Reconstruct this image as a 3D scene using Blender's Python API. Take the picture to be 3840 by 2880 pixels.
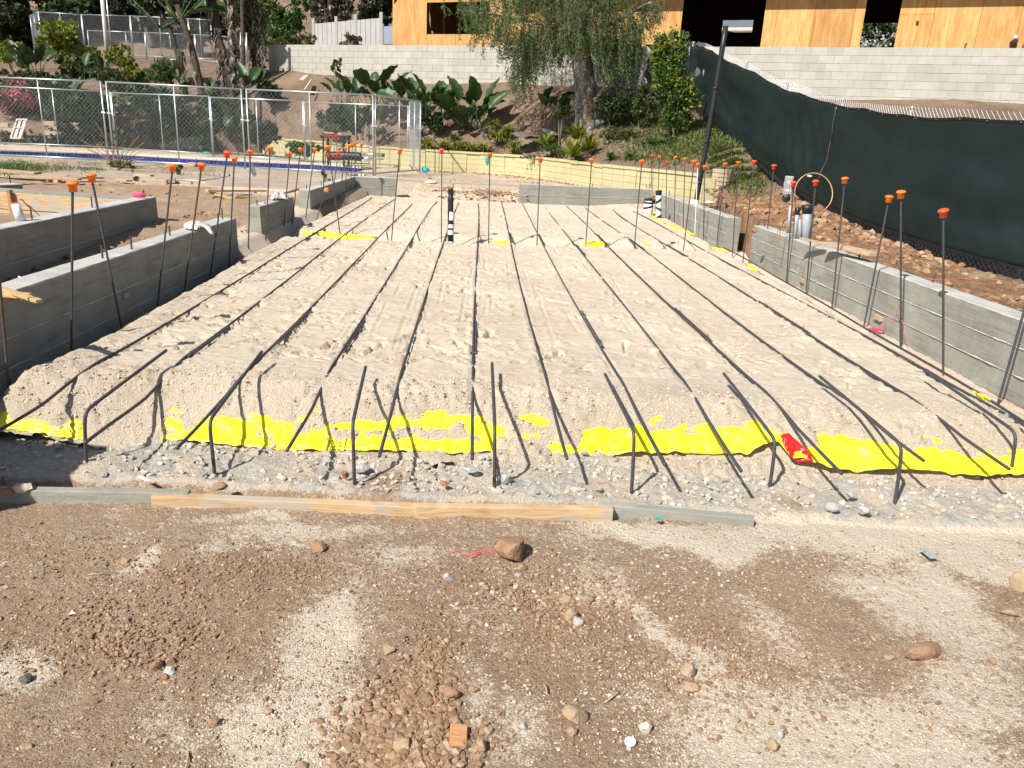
import bpy, math, random
import numpy as np
from math import sin, cos, tan, atan, atan2, radians, pi, sqrt, hypot
from mathutils import Vector, Matrix

for o in list(bpy.data.objects): bpy.data.objects.remove(o)
random.seed(7); rng = np.random.default_rng(7)
SC = bpy.context.scene
COL = SC.collection

# ------------------------------------------------------------------ camera
F, D, ROLL, H = 2950.0, 950.0, radians(3.05), 1.45
_th = atan(D / F)
FW = np.array([0, cos(_th), -sin(_th)]); _r0 = np.array([1.0, 0, 0]); _u0 = np.cross(_r0, FW)
CR = cos(ROLL) * _r0 + sin(ROLL) * _u0
CU = -sin(ROLL) * _r0 + cos(ROLL) * _u0
CC = np.array([0, 0, H])
cam = bpy.data.cameras.new('camera'); cam_o = bpy.data.objects.new('camera', cam); COL.objects.link(cam_o)
cam.sensor_width = 36.0; cam.sensor_fit = 'HORIZONTAL'; cam.lens = F / 3840 * 36
cam.clip_start = 0.05; cam.clip_end = 600
_m = Matrix.Identity(4)
for i in range(3):
    _m[i][0] = CR[i]; _m[i][1] = CU[i]; _m[i][2] = -FW[i]; _m[i][3] = CC[i]
cam_o.matrix_world = _m
SC.camera = cam_o

# ------------------------------------------------------------------ light
SUN_EL, SUN_AZ = radians(45), radians(38)      # shadows run towards +Y turned 38 deg to +X
world = bpy.data.worlds.new('World'); SC.world = world; world.use_nodes = True
nt = world.node_tree; nt.nodes.clear()
sky = nt.nodes.new('ShaderNodeTexSky'); sky.sky_type = 'NISHITA'; sky.sun_disc = False
sky.sun_elevation = SUN_EL; sky.sun_rotation = radians(180) + SUN_AZ
sky.air_density = 1.0; sky.dust_density = 1.2; sky.ozone_density = 1.0
bg = nt.nodes.new('ShaderNodeBackground'); bg.inputs['Strength'].default_value = 0.075
wo = nt.nodes.new('ShaderNodeOutputWorld')
nt.links.new(sky.outputs[0], bg.inputs[0]); nt.links.new(bg.outputs[0], wo.inputs[0])
sun = bpy.data.lights.new('sun', 'SUN'); sun.energy = 4.9; sun.angle = radians(0.5); sun.color = (1.0, 0.95, 0.865)
sun_o = bpy.data.objects.new('sun', sun); COL.objects.link(sun_o)
_sd = Vector((-sin(SUN_AZ) * cos(SUN_EL), -cos(SUN_AZ) * cos(SUN_EL), sin(SUN_EL)))
sun_o.rotation_euler = _sd.to_track_quat('Z', 'Y').to_euler(); sun_o.location = _sd * 30
SC.view_settings.view_transform = 'Standard'; SC.view_settings.look = 'None'
SC.view_settings.gamma = 1.0; SC.view_settings.exposure = 0.52; SC.view_settings.use_curve_mapping = False
SC.render.engine = 'CYCLES'
SC.cycles.max_bounces = 5; SC.cycles.diffuse_bounces = 3; SC.cycles.glossy_bounces = 2
SC.cycles.transmission_bounces = 4; SC.cycles.transparent_max_bounces = 8

# ------------------------------------------------------------------ survey helpers: world points from photo measurements
def ray(x, y): return FW + CR * ((x - 1920) / F) + CU * ((1440 - y) / F)
def P(x, y, z=0.0):
    d = ray(x, y); return CC + d * ((z - H) / d[2])
def PY(x, y, Y):
    d = ray(x, y); return CC + d * (Y / d[1])
def prj(X, Y, Z):
    vx, vy, vz = X - CC[0], Y - CC[1], Z - CC[2]
    k = vx * FW[0] + vy * FW[1] + vz * FW[2]
    return (1920 + F * (vx * CR[0] + vy * CR[1] + vz * CR[2]) / k, 1440 - F * (vx * CU[0] + vy * CU[1] + vz * CU[2]) / k)

# ------------------------------------------------------------------ noise
_T = rng.random((256, 256))
def vnoise(x, y, s=0):
    x = np.asarray(x, float) + s * 17.31; y = np.asarray(y, float) + s * 9.17
    ix = np.floor(x).astype(int); iy = np.floor(y).astype(int); fx = x - ix; fy = y - iy
    fx = fx * fx * fx * (fx * (fx * 6 - 15) + 10); fy = fy * fy * fy * (fy * (fy * 6 - 15) + 10)
    a = _T[ix & 255, iy & 255]; b = _T[(ix + 1) & 255, iy & 255]; c = _T[ix & 255, (iy + 1) & 255]; d = _T[(ix + 1) & 255, (iy + 1) & 255]
    return (a * (1 - fx) + b * fx) * (1 - fy) + (c * (1 - fx) + d * fx) * fy
def fbm(x, y, sc, o=4, s=0):
    r = 0; a = 1; t = 0; f = 1.0 / sc
    ang = 0.6
    for i in range(o):
        xr = (x * cos(ang * i) - y * sin(ang * i)) * f; yr = (x * sin(ang * i) + y * cos(ang * i)) * f
        r = r + a * (vnoise(xr, yr, s + i * 3) - .5); t += a; a *= .5; f *= 2.03
    return r / t * 2
def sstep(a, b, x):
    t = np.clip((np.asarray(x, float) - a) / (b - a), 0, 1); return t * t * (3 - 2 * t)
def inpoly(px, py, poly):
    r = np.zeros(np.shape(px), bool); n = len(poly); j = n - 1
    for i in range(n):
        xi, yi = poly[i]; xj, yj = poly[j]
        if yi != yj:
            c = ((yi > py) != (yj > py)) & (px < (xj - xi) * (py - yi) / (yj - yi) + xi)
            r ^= c
        j = i
    return r

# ------------------------------------------------------------------ mesh helpers
def mesh_np(name, V, Fq, smooth=True):
    V = np.asarray(V, np.float32).reshape(-1, 3); Fq = np.asarray(Fq, np.int32)
    me = bpy.data.meshes.new(name); n, k = Fq.shape
    me.vertices.add(len(V)); me.vertices.foreach_set('co', V.ravel())
    me.loops.add(n * k); me.loops.foreach_set('vertex_index', Fq.ravel())
    me.polygons.add(n); me.polygons.foreach_set('loop_start', np.arange(0, n * k, k, dtype=np.int32))
    me.polygons.foreach_set('loop_total', np.full(n, k, np.int32))
    me.polygons.foreach_set('use_smooth', np.full(n, smooth, bool))
    me.update(calc_edges=True); return me
def linkme(name, me, mat=None, parent=None, loc=None):
    o = bpy.data.objects.new(name, me); COL.objects.link(o)
    if mat is not None and not me.materials: me.materials.append(mat)
    if parent is not None: o.parent = parent
    if loc is not None: o.location = loc
    return o
class MB:
    def __init__(s): s.v = []; s.f = []; s.n = 0; s.m = []; s.mi = 0
    def add(s, V, Fs):
        V = [tuple(map(float, p)) for p in V]
        s.v += V; s.f += [tuple(i + s.n for i in f) for f in Fs]; s.m += [s.mi] * len(Fs); s.n += len(V)
    def box(s, c, d, R=None, tap=1.0):
        hx, hy, hz = d[0] / 2, d[1] / 2, d[2] / 2; V = []
        for z in (-1, 1):
            for y in (-1, 1):
                for x in (-1, 1):
                    k = tap if z > 0 else 1
                    p = Vector((x * hx * k, y * hy * k, z * hz))
                    if R is not None: p = R @ p
                    V.append((p.x + c[0], p.y + c[1], p.z + c[2]))
        s.add(V, [(0, 2, 3, 1), (4, 5, 7, 6), (0, 1, 5, 4), (2, 6, 7, 3), (0, 4, 6, 2), (1, 3, 7, 5)])
    def beam(s, a, b, w, h, up=(0, 0, 1)):
        a = Vector(a); b = Vector(b); d = (b - a); L = d.length; d.normalize()
        u = Vector(up); r = d.cross(u)
        if r.length < 1e-4: r = d.cross(Vector((0, 1, 0)))
        r.normalize(); u = r.cross(d)
        V = [tuple(p + r * (i * w / 2) + u * (j * h / 2)) for p in (a, b) for i, j in ((-1, -1), (1, -1), (1, 1), (-1, 1))]
        s.add(V, [(0, 1, 2, 3), (7, 6, 5, 4), (0, 4, 5, 1), (1, 5, 6, 2), (2, 6, 7, 3), (3, 7, 4, 0)])
    def tube(s, pts, r, n=6, cap=True):
        pts = [Vector(p) for p in pts]; m = len(pts)
        rr = list(np.interp(np.linspace(0, 1, m), np.linspace(0, 1, len(r)), r)) if hasattr(r, '__len__') else [r] * m
        V = []; pu = None
        for i, p in enumerate(pts):
            t = (pts[min(i + 1, m - 1)] - pts[max(i - 1, 0)])
            if t.length < 1e-9: t = Vector((0, 0, 1))
            t.normalize()
            if pu is None:
                pu = t.cross(Vector((0, 0, 1)) if abs(t.z) < .9 else Vector((1, 0, 0)))
            pu = (pu - t * pu.dot(t)).normalized(); w = t.cross(pu)
            for k in range(n):
                a = 2 * pi * k / n; V.append(tuple(p + (pu * cos(a) + w * sin(a)) * rr[i]))
        Fs = [(i * n + k, i * n + (k + 1) % n, (i + 1) * n + (k + 1) % n, (i + 1) * n + k) for i in range(m - 1) for k in range(n)]
        if cap: Fs += [tuple(range(n - 1, -1, -1)), tuple(range((m - 1) * n, m * n))]
        s.add(V, Fs)
    def lathe(s, c, prof, n=16, R=None):
        V = []
        for (r, z) in prof:
            for k in range(n):
                a = 2 * pi * k / n; p = Vector((r * cos(a), r * sin(a), z))
                if R is not None: p = R @ p
                V.append((p.x + c[0], p.y + c[1], p.z + c[2]))
        m = len(prof)
        Fs = [(i * n + k, i * n + (k + 1) % n, (i + 1) * n + (k + 1) % n, (i + 1) * n + k) for i in range(m - 1) for k in range(n)]
        Fs += [tuple(range(n - 1, -1, -1)), tuple(range((m - 1) * n, m * n))]
        s.add(V, Fs)
    def build(s, name, mat, parent=None, org=(0, 0, 0), smooth=False, bevel=0, mats=None):
        me = bpy.data.meshes.new(name)
        me.from_pydata([(x - org[0], y - org[1], z - org[2]) for x, y, z in s.v], [], s.f)
        if smooth: me.polygons.foreach_set('use_smooth', [True] * len(me.polygons))
        me.materials.append(mat)
        if mats:
            for q in mats: me.materials.append(q)
            me.polygons.foreach_set('material_index', s.m)
        me.update()
        o = bpy.data.objects.new(name, me); COL.objects.link(o)
        if parent is not None: o.parent = parent
        elif any(org): o.location = org
        if bevel:
            b = o.modifiers.new('bevel', 'BEVEL'); b.width = bevel; b.segments = 2; b.limit_method = 'ANGLE'
        return o
def tag(o, label=None, cat=None, group=None, kind=None):
    if label: o['label'] = label
    if cat: o['category'] = cat
    if group: o['group'] = group
    if kind: o['kind'] = kind
    return o
def thing(name, label, cat, loc=(0, 0, 0), group=None):
    o = bpy.data.objects.new(name, None); COL.objects.link(o); o.location = tuple(map(float, loc)); o.empty_display_size = .1
    return tag(o, label, cat, group)

# ------------------------------------------------------------------ materials
class N:
    def __init__(s, name):
        s.m = bpy.data.materials.new(name); s.m.use_nodes = True; s.t = s.m.node_tree; s.t.nodes.clear()
        s.out = s.t.nodes.new('ShaderNodeOutputMaterial'); s.b = s.t.nodes.new('ShaderNodeBsdfPrincipled')
        s.t.links.new(s.b.outputs[0], s.out.inputs[0]); s.geo = None
    def nd(s, k, **kw):
        n = s.t.nodes.new(k)
        for a, v in kw.items(): setattr(n, a, v)
        return n
    def L(s, a, b): s.t.links.new(a, b)
    def pos(s, obj=False):
        if s.geo is None: s.geo = s.nd('ShaderNodeTexCoord')
        if obj: return s.geo.outputs['Object']
        if not hasattr(s, 'gp'): s.gp = s.nd('ShaderNodeNewGeometry')
        return s.gp.outputs['Position']
    def noise(s, sc, det=4, rough=.6, vec=None, dist=0, obj=False, stretch=None):
        n = s.nd('ShaderNodeTexNoise'); n.inputs['Scale'].default_value = sc; n.inputs['Detail'].default_value = det
        n.inputs['Roughness'].default_value = rough; n.inputs['Distortion'].default_value = dist
        v = vec if vec is not None else s.pos(obj)
        if stretch:
            mp = s.nd('ShaderNodeMapping'); mp.inputs['Scale'].default_value = stretch; s.L(v, mp.inputs[0]); v = mp.outputs[0]
        s.L(v, n.inputs['Vector']); return n.outputs['Fac']
    def vor(s, sc, obj=False, feat='F1', out='Distance'):
        n = s.nd('ShaderNodeTexVoronoi'); n.inputs['Scale'].default_value = sc; n.feature = feat; s.L(s.pos(obj), n.inputs['Vector']); return n.outputs[out]
    def ramp(s, f, stops):
        n = s.nd('ShaderNodeValToRGB'); e = n.color_ramp.elements
        while len(e) < len(stops): e.new(.5)
        for i, (p, c) in enumerate(stops):
            e[i].position = p; e[i].color = (c, c, c, 1) if not hasattr(c, '__len__') else (*c, 1)
        s.L(f, n.inputs[0]); return n.outputs[0]
    def mix(s, f, a, b, mode='MIX'):
        n = s.nd('ShaderNodeMixRGB', blend_type=mode)
        for i, v in enumerate((f, a, b)):
            if hasattr(v, 'is_output') or hasattr(v, 'links'): s.L(v, n.inputs[i])
            elif i == 0: n.inputs[0].default_value = v
            else: n.inputs[i].default_value = (*v, 1) if hasattr(v, '__len__') else (v, v, v, 1)
        return n.outputs[0]
    def math(s, op, a, b=0.0):
        n = s.nd('ShaderNodeMath', operation=op)
        for i, v in enumerate((a, b)):
            if hasattr(v, 'links'): s.L(v, n.inputs[i])
            else: n.inputs[i].default_value = v
        return n.outputs[0]
    def attr(s, name, out='Fac'):
        n = s.nd('ShaderNodeAttribute'); n.attribute_name = name; return n.outputs[out]
    def rnd(s): return s.nd('ShaderNodeObjectInfo').outputs['Random']
    def col(s, c):
        if hasattr(c, 'links'): s.L(c, s.b.inputs['Base Color'])
        else: s.b.inputs['Base Color'].default_value = (*c, 1)
        return s
    def fin(s, rough=.9, spec=.3, metal=0, bump=None, bd=.01, bs=1.0):
        s.b.inputs['Roughness'].default_value = rough; s.b.inputs['Specular IOR Level'].default_value = spec; s.b.inputs['Metallic'].default_value = metal
        if bump is not None:
            n = s.nd('ShaderNodeBump'); n.inputs['Distance'].default_value = bd; n.inputs['Strength'].default_value = bs
            s.L(bump, n.inputs['Height']); s.L(n.outputs[0], s.b.inputs['Normal'])
        return s.m
def simple(name, c1, c2, sc=8, rough=.8, spec=.3, metal=0, bd=.002, bsc=None, obj=False, stretch=None, rv=0.0):
    n = N(name); f = n.ramp(n.noise(sc, 5, .65, obj=obj, stretch=stretch), [(.3, 0.0), (.7, 1.0)])
    c = n.mix(f, c1, c2)
    if rv:
        r = n.rnd(); c = n.mix(1.0, c, n.ramp(r, [(0, 1 - rv), (1, 1 + rv)]), 'MULTIPLY')
    n.col(c); return n.fin(rough, spec, metal, n.noise(bsc or sc * 6, 4, .6, obj=obj, stretch=stretch), bd)
M = {}
M['cap'] = simple('orange_cap_plastic', (.98, .21, .015), (.88, .17, .012), 20, .45, .45, rv=.08)
M['capred'] = simple('red_orange_cap_plastic', (.90, .10, .025), (.80, .085, .025), 20, .45, .45, rv=.08)
def rebar_mat():
    n = N('rebar_steel'); f = n.ramp(n.noise(5, 4, .6), [(.55, 0.0), (.74, 1.0)])
    c = n.mix(f, (.06, .065, .078), (.14, .075, .042)); r = n.rnd()
    c = n.mix(n.ramp(r, [(.75, 0.0), (.95, .6)]), c, (.12, .07, .035))
    dust = n.ramp(n.noise(60, 3, .7), [(.55, 0.0), (.75, .4)]); c = n.mix(dust, c, (.25, .2, .15))
    return n.col(c).fin(.62, .4, .25, n.noise(300, 2, .5), .0006)
M['rebar'] = rebar_mat()
def wood(name, c1, c2, sc=1.0, rv=.12, stretch=(3, 40, 40), knots=False):
    n = N(name); w = n.noise(1.2 * sc, 4, .6, obj=True, stretch=stretch, dist=1.5)
    c = n.mix(n.ramp(w, [(.35, 0.0), (.6, 1.0)]), c1, c2)
    st = n.ramp(n.noise(4, 4, .6, obj=True), [(.5, 0.0), (.8, .35)]); c = n.mix(st, c, tuple(k * .55 for k in c1))
    if rv: c = n.mix(1.0, c, n.ramp(n.rnd(), [(0, 1 - rv), (1, 1 + rv)]), 'MULTIPLY')
    n.col(c); return n.fin(.8, .25, 0, w, .003)
M['lumber'] = wood('fresh_lumber', (.46, .28, .13), (.58, .39, .21))
M['lumber_old'] = wood('weathered_lumber', (.36, .25, .16), (.48, .36, .24))
M['stake_wood'] = wood('stained_stake_wood', (.34, .18, .07), (.42, .25, .10))
# ------------------------------------------------------------------ ground materials
def dirt_mat():
    n = N('dirt'); p = n.pos()
    big = n.ramp(n.noise(1.1, 5, .6), [(.35, 0.0), (.65, 1.0)])
    c = n.mix(big, (.31, .205, .13), (.40, .285, .19))
    red = n.ramp(n.noise(.7, 4, .55, dist=.4), [(.52, 0.0), (.72, .65)]); c = n.mix(red, c, (.32, .17, .095))
    damp = n.ramp(n.noise(2.3, 5, .6, dist=.6), [(.55, 0.0), (.75, .5)]); c = n.mix(damp, c, (.235, .155, .095))
    sp = n.ramp(n.noise(55, 3, .75), [(.45, .0), (.60, .9)]); c = n.mix(sp, c, (.42, .30, .20))
    sp2 = n.ramp(n.vor(70), [(.0, .55), (.22, 0.0)]); c = n.mix(sp2, c, (.42, .33, .25))
    sp3 = n.ramp(n.noise(75, 3, .7), [(.33, .8), (.45, 0.0)]); c = n.mix(sp3, c, (.16, .10, .062))
    # pale sand strewn over the dirt
    d = n.attr('dust'); g = n.noise(130, 3, .75); g2 = n.noise(34, 3, .7)
    g3 = n.noise(9, 4, .6); k = n.math('ADD', d, n.math('ADD', n.math('MULTIPLY', n.math('SUBTRACT', g, .5), 2.3), n.math('MULTIPLY', n.math('SUBTRACT', g2, .5), 1.5)))
    k = n.math('ADD', k, n.math('MULTIPLY', n.math('SUBTRACT', g3, .5), .8)); k = n.ramp(k, [(.38, 0.0), (.72, 1.0)])
    sand = n.mix(n.ramp(n.noise(160, 2, .7), [(.35, 0.0), (.65, 1.0)]), (.56, .465, .35), (.78, .69, .56))
    c = n.mix(k, c, sand)
    # grey concrete crumbs of the footing
    cm = n.attr('conc'); cg = n.mix(n.ramp(n.noise(28, 5, .7), [(.35, 0.0), (.65, 1.0)]), (.38, .36, .32), (.60, .565, .50))
    cs = n.ramp(n.noise(6, 4, .6), [(.42, 0.0), (.6, 1.0)]); cg = n.mix(cs, cg, (.60, .505, .39))
    ck = n.ramp(n.math('ADD', cm, n.math('MULTIPLY', n.math('SUBTRACT', g2, .5), .6)), [(.4, 0.0), (.55, 1.0)])
    c = n.mix(ck, c, cg)
    n.col(c)
    h = n.math('ADD', n.math('MULTIPLY', n.noise(60, 5, .7), 1.0), n.math('MULTIPLY', n.noise(170, 3, .7), .55))
    return n.fin(.95, .15, 0, h, .018, 1.0)
M['dirt'] = dirt_mat()
def sand_mat():
    n = N('coarse_sand')
    c = n.mix(n.ramp(n.noise(.9, 4, .6), [(.35, 0.0), (.65, 1.0)]), (.56, .46, .345), (.635, .535, .415))
    sp = n.ramp(n.noise(140, 3, .7), [(.35, 0.0), (.68, 1.0)]); c = n.mix(n.math('MULTIPLY', sp, .6), c, (.78, .69, .56))
    sp2 = n.ramp(n.noise(110, 2, .7), [(.28, .7), (.42, 0.0)]); c = n.mix(sp2, c, (.42, .32, .22))
    dmp = n.ramp(n.noise(2.0, 5, .65, dist=.5), [(.55, 0.0), (.72, .5)]); c = n.mix(dmp, c, (.50, .385, .26))
    n.col(c); r = n.attr('rough')
    h = n.math('ADD', n.noise(190, 4, .75), n.math('MULTIPLY', r, n.math('MULTIPLY', n.noise(70, 4, .7), 2.2)))
    return n.fin(.95, .15, 0, h, .010, 1.0)
M['sand'] = sand_mat()
M['hill'] = simple('dry_brown_soil', (.24, .16, .10), (.36, .265, .18), 1.6, .95, .1, bd=.05, bsc=14)

# ------------------------------------------------------------------ sand bed
YF = lambda X: 4.34 - .22 * sstep(-1.9, -2.6, X) + .05 * np.sin(np.asarray(X) * 1.7 + .5) + fbm(X, X * 0, .8, 2, 40) * .06
def sedge_l(Y): return np.interp(Y, [3.8, 4.7, 6.2, 8.7, 11.2, 16.8], [-2.72, -2.71, -2.75, -2.92, -3.05, -3.22])
def sand_profile(X, Y):
    X = np.asarray(X, float); Y = np.asarray(Y, float); z = np.zeros(np.broadcast(X, Y).shape)
    z = z - .30 * sstep(0, 1, (YF(X) + .10 - Y) / .56)
    z = z - .24 * sstep(0, 1, (sedge_l(Y) - X) / .30)
    z = z - .16 * sstep(0, 1, (X - 2.92 + .012 * Y) / .28)
    t = Y - (11.02 + .14 * X); z = z - .13 * (sstep(-.45, -.28, t) - sstep(.05, .62, t))
    z = z - .10 * sstep(16.9, 17.3, Y)
    return z
def hit(x, y, off=.012):
    d = ray(x, y); t0 = 2.0; lo = None
    for t in np.arange(2.5, 20, .02):
        q = CC + d * t
        if q[2] < float(sand_profile(q[0], q[1])) + off or q[2] < -.27: return q
    return q
# bars lying in the sand: photo measurements of each centre line, near end first
BARS = [
 [(0,1617),(90,1560),(183,1496),(270,1440),(430,1340),(555,1260),(738,1143),(850,1082),(960,1015),(1112,922),(1168,887),(1227,850),(1242,841),(1394,742)],
 [(334,1663),(440,1570),(538,1483),(672,1366),(844,1240),(960,1145),(1090,1046),(1216,939),(1333,850),(1394,807),(1481,748)],
 [(664,1683),(780,1560),(930,1390),(990,1331),(1086,1240),(1168,1156),(1272,1048),(1350,965),(1446,865),(1481,831),(1548,763)],
 [(1081,1689),(1186,1500),(1242,1383),(1320,1260),(1394,1147),(1459,1048),(1524,926),(1568,861),(1639,757)],
 [(1418,1713),(1475,1540),(1515,1375),(1546,1260),(1620,1039),(1663,913),(1690,835),(1720,761)],
 [(1765,1722),(1778,1496),(1772,1414),(1778,1260),(1780,1104),(1789,922),(1797,835),(1793,766)],
 [(2126,1722),(2063,1496),(2000,1250),(1946,1061),(1917,920),(1880,761)],
 [(2491,1746),(2367,1509),(2285,1353),(2222,1250),(2137,1117),(2046,939),(2018,878),(1976,800),(1952,757)],
 [(2781,1769),(2623,1522),(2484,1335),(2422,1250),(2298,1091),(2193,957),(2128,887),(2044,779)],
 [(3158,1778),(2906,1518),(2835,1448),(2701,1322),(2625,1250),(2441,1082),(2311,957),(2241,887),(2163,809),(2102,764)],
 [(3464,1730),(3227,1552),(3071,1435),(2988,1370),(2880,1285),(2723,1178),(2614,1096),(2480,991),(2367,900),(2267,835),(2180,770)],
 [(3787,1761),(3468,1539),(3379,1474),(3145,1327),(3032,1250),(2880,1161),(2723,1052),(2632,1000),(2471,909),(2419,874),(2345,822),(2298,787)],
 [(3531,1431),(3249,1260),(3119,1191),(3032,1152),(2880,1072),(2788,1020),(2706,974),(2580,905),(2484,852),(2374,794)]]
BARW = []
for b in BARS:
    pts = []
    for (x, y) in b:
        if y > 1500:
            q0 = P(x, y, 0); q0 = P(x, y, -.012 - .045 * max(0, (YF(q0[0]) - q0[1])))
        else:
            q = P(x, y, 0.0)
            for _ in range(3): q = P(x, y, .35 * float(sand_profile(q[0], q[1])) + .004)
            q0 = q
        pts.append(q0)
    w = np.array(pts); yy = np.linspace(w[0, 1], w[-1, 1], 40); cx = np.polyfit(w[:, 1], w[:, 0], 4 if len(w) > 8 else 3); cf = [k for k in range(len(w)) if w[k, 1] < 4.5]
    px_ = np.polyval(cx, yy); zz_ = np.interp(yy, w[:, 1], w[:, 2]); BARW.append(np.stack([px_, yy, zz_], 1))
YELLOW = [
 [(0,1553),(40,1538),(66,1545),(30,1568),(90,1572),(150,1562),(215,1600),(262,1568),(285,1572),(318,1595),(318,1652),(180,1637),(60,1612),(0,1622)],
 [(600,1648),(625,1640),(690,1655),(740,1600),(700,1578),(690,1566),(760,1582),(900,1567),(985,1556),(1040,1590),(1110,1640),(1190,1652),(1203,1605),(1300,1578),(1420,1575),(1508,1572),(1522,1556),(1600,1562),(1570,1540),(1760,1550),(1860,1582),(1900,1610),(1925,1648),(1905,1662),(1855,1625),(1860,1690),(1900,1700),(1700,1712),(1500,1694),(1350,1694),(1090,1694),(960,1682),(800,1668)],
 [(1925,1552),(2000,1560),(2072,1572),(2040,1605),(1990,1590),(1940,1570)],
 [(2048,1660),(2100,1668),(2180,1680),(2195,1640),(2160,1620),(2130,1608),(2240,1612),(2500,1610),(2650,1628),(2760,1600),(2838,1576),(2880,1620),(2940,1645),(3000,1680),(3090,1712),(3100,1690),(3045,1622),(3160,1630),(3260,1648),(3330,1655),(3380,1690),(3520,1700),(3640,1720),(3700,1770),(3740,1740),(3690,1700),(3760,1720),(3840,1738),(3900,1800),(3740,1800),(3680,1812),(3400,1785),(3270,1800),(3100,1785),(3000,1765),(2880,1700),(2800,1725),(2720,1722),(2500,1722),(2330,1722),(2200,1728),(2120,1720)]]
HOLES = [[(955,1620),(985,1605),(1040,1640),(1055,1668),(1020,1660),(990,1640),(955,1640)],
 [(1215,1640),(1250,1605),(1330,1612),(1480,1615),(1560,1600),(1640,1625),(1700,1640),(1780,1655),(1560,1650),(1440,1662),(1290,1665)],
 [(1675,1628),(1700,1592),(1735,1585),(1760,1618),(1790,1640),(1820,1660),(1700,1650)],
 [(2130,1690),(2200,1688),(2250,1700),(2190,1712)],[(2200,1640),(2240,1630),(2195,1655)],
 [(3450,1690),(3530,1700),(3520,1712),(3460,1705)], [(3560,1730),(3620,1735),(3600,1750)]]
def yellow_mask(X, Y, Z):
    px, py = prj(X, Y, Z); px = px + fbm(X, Y, .12, 3, 71) * 15; py = py + fbm(X, Y, .10, 3, 75) * 9
    m = np.zeros(X.shape, bool)
    for p in YELLOW: m |= inpoly(px, py, p)
    for p in HOLES: m &= ~inpoly(px, py, p)
    return m
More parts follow.
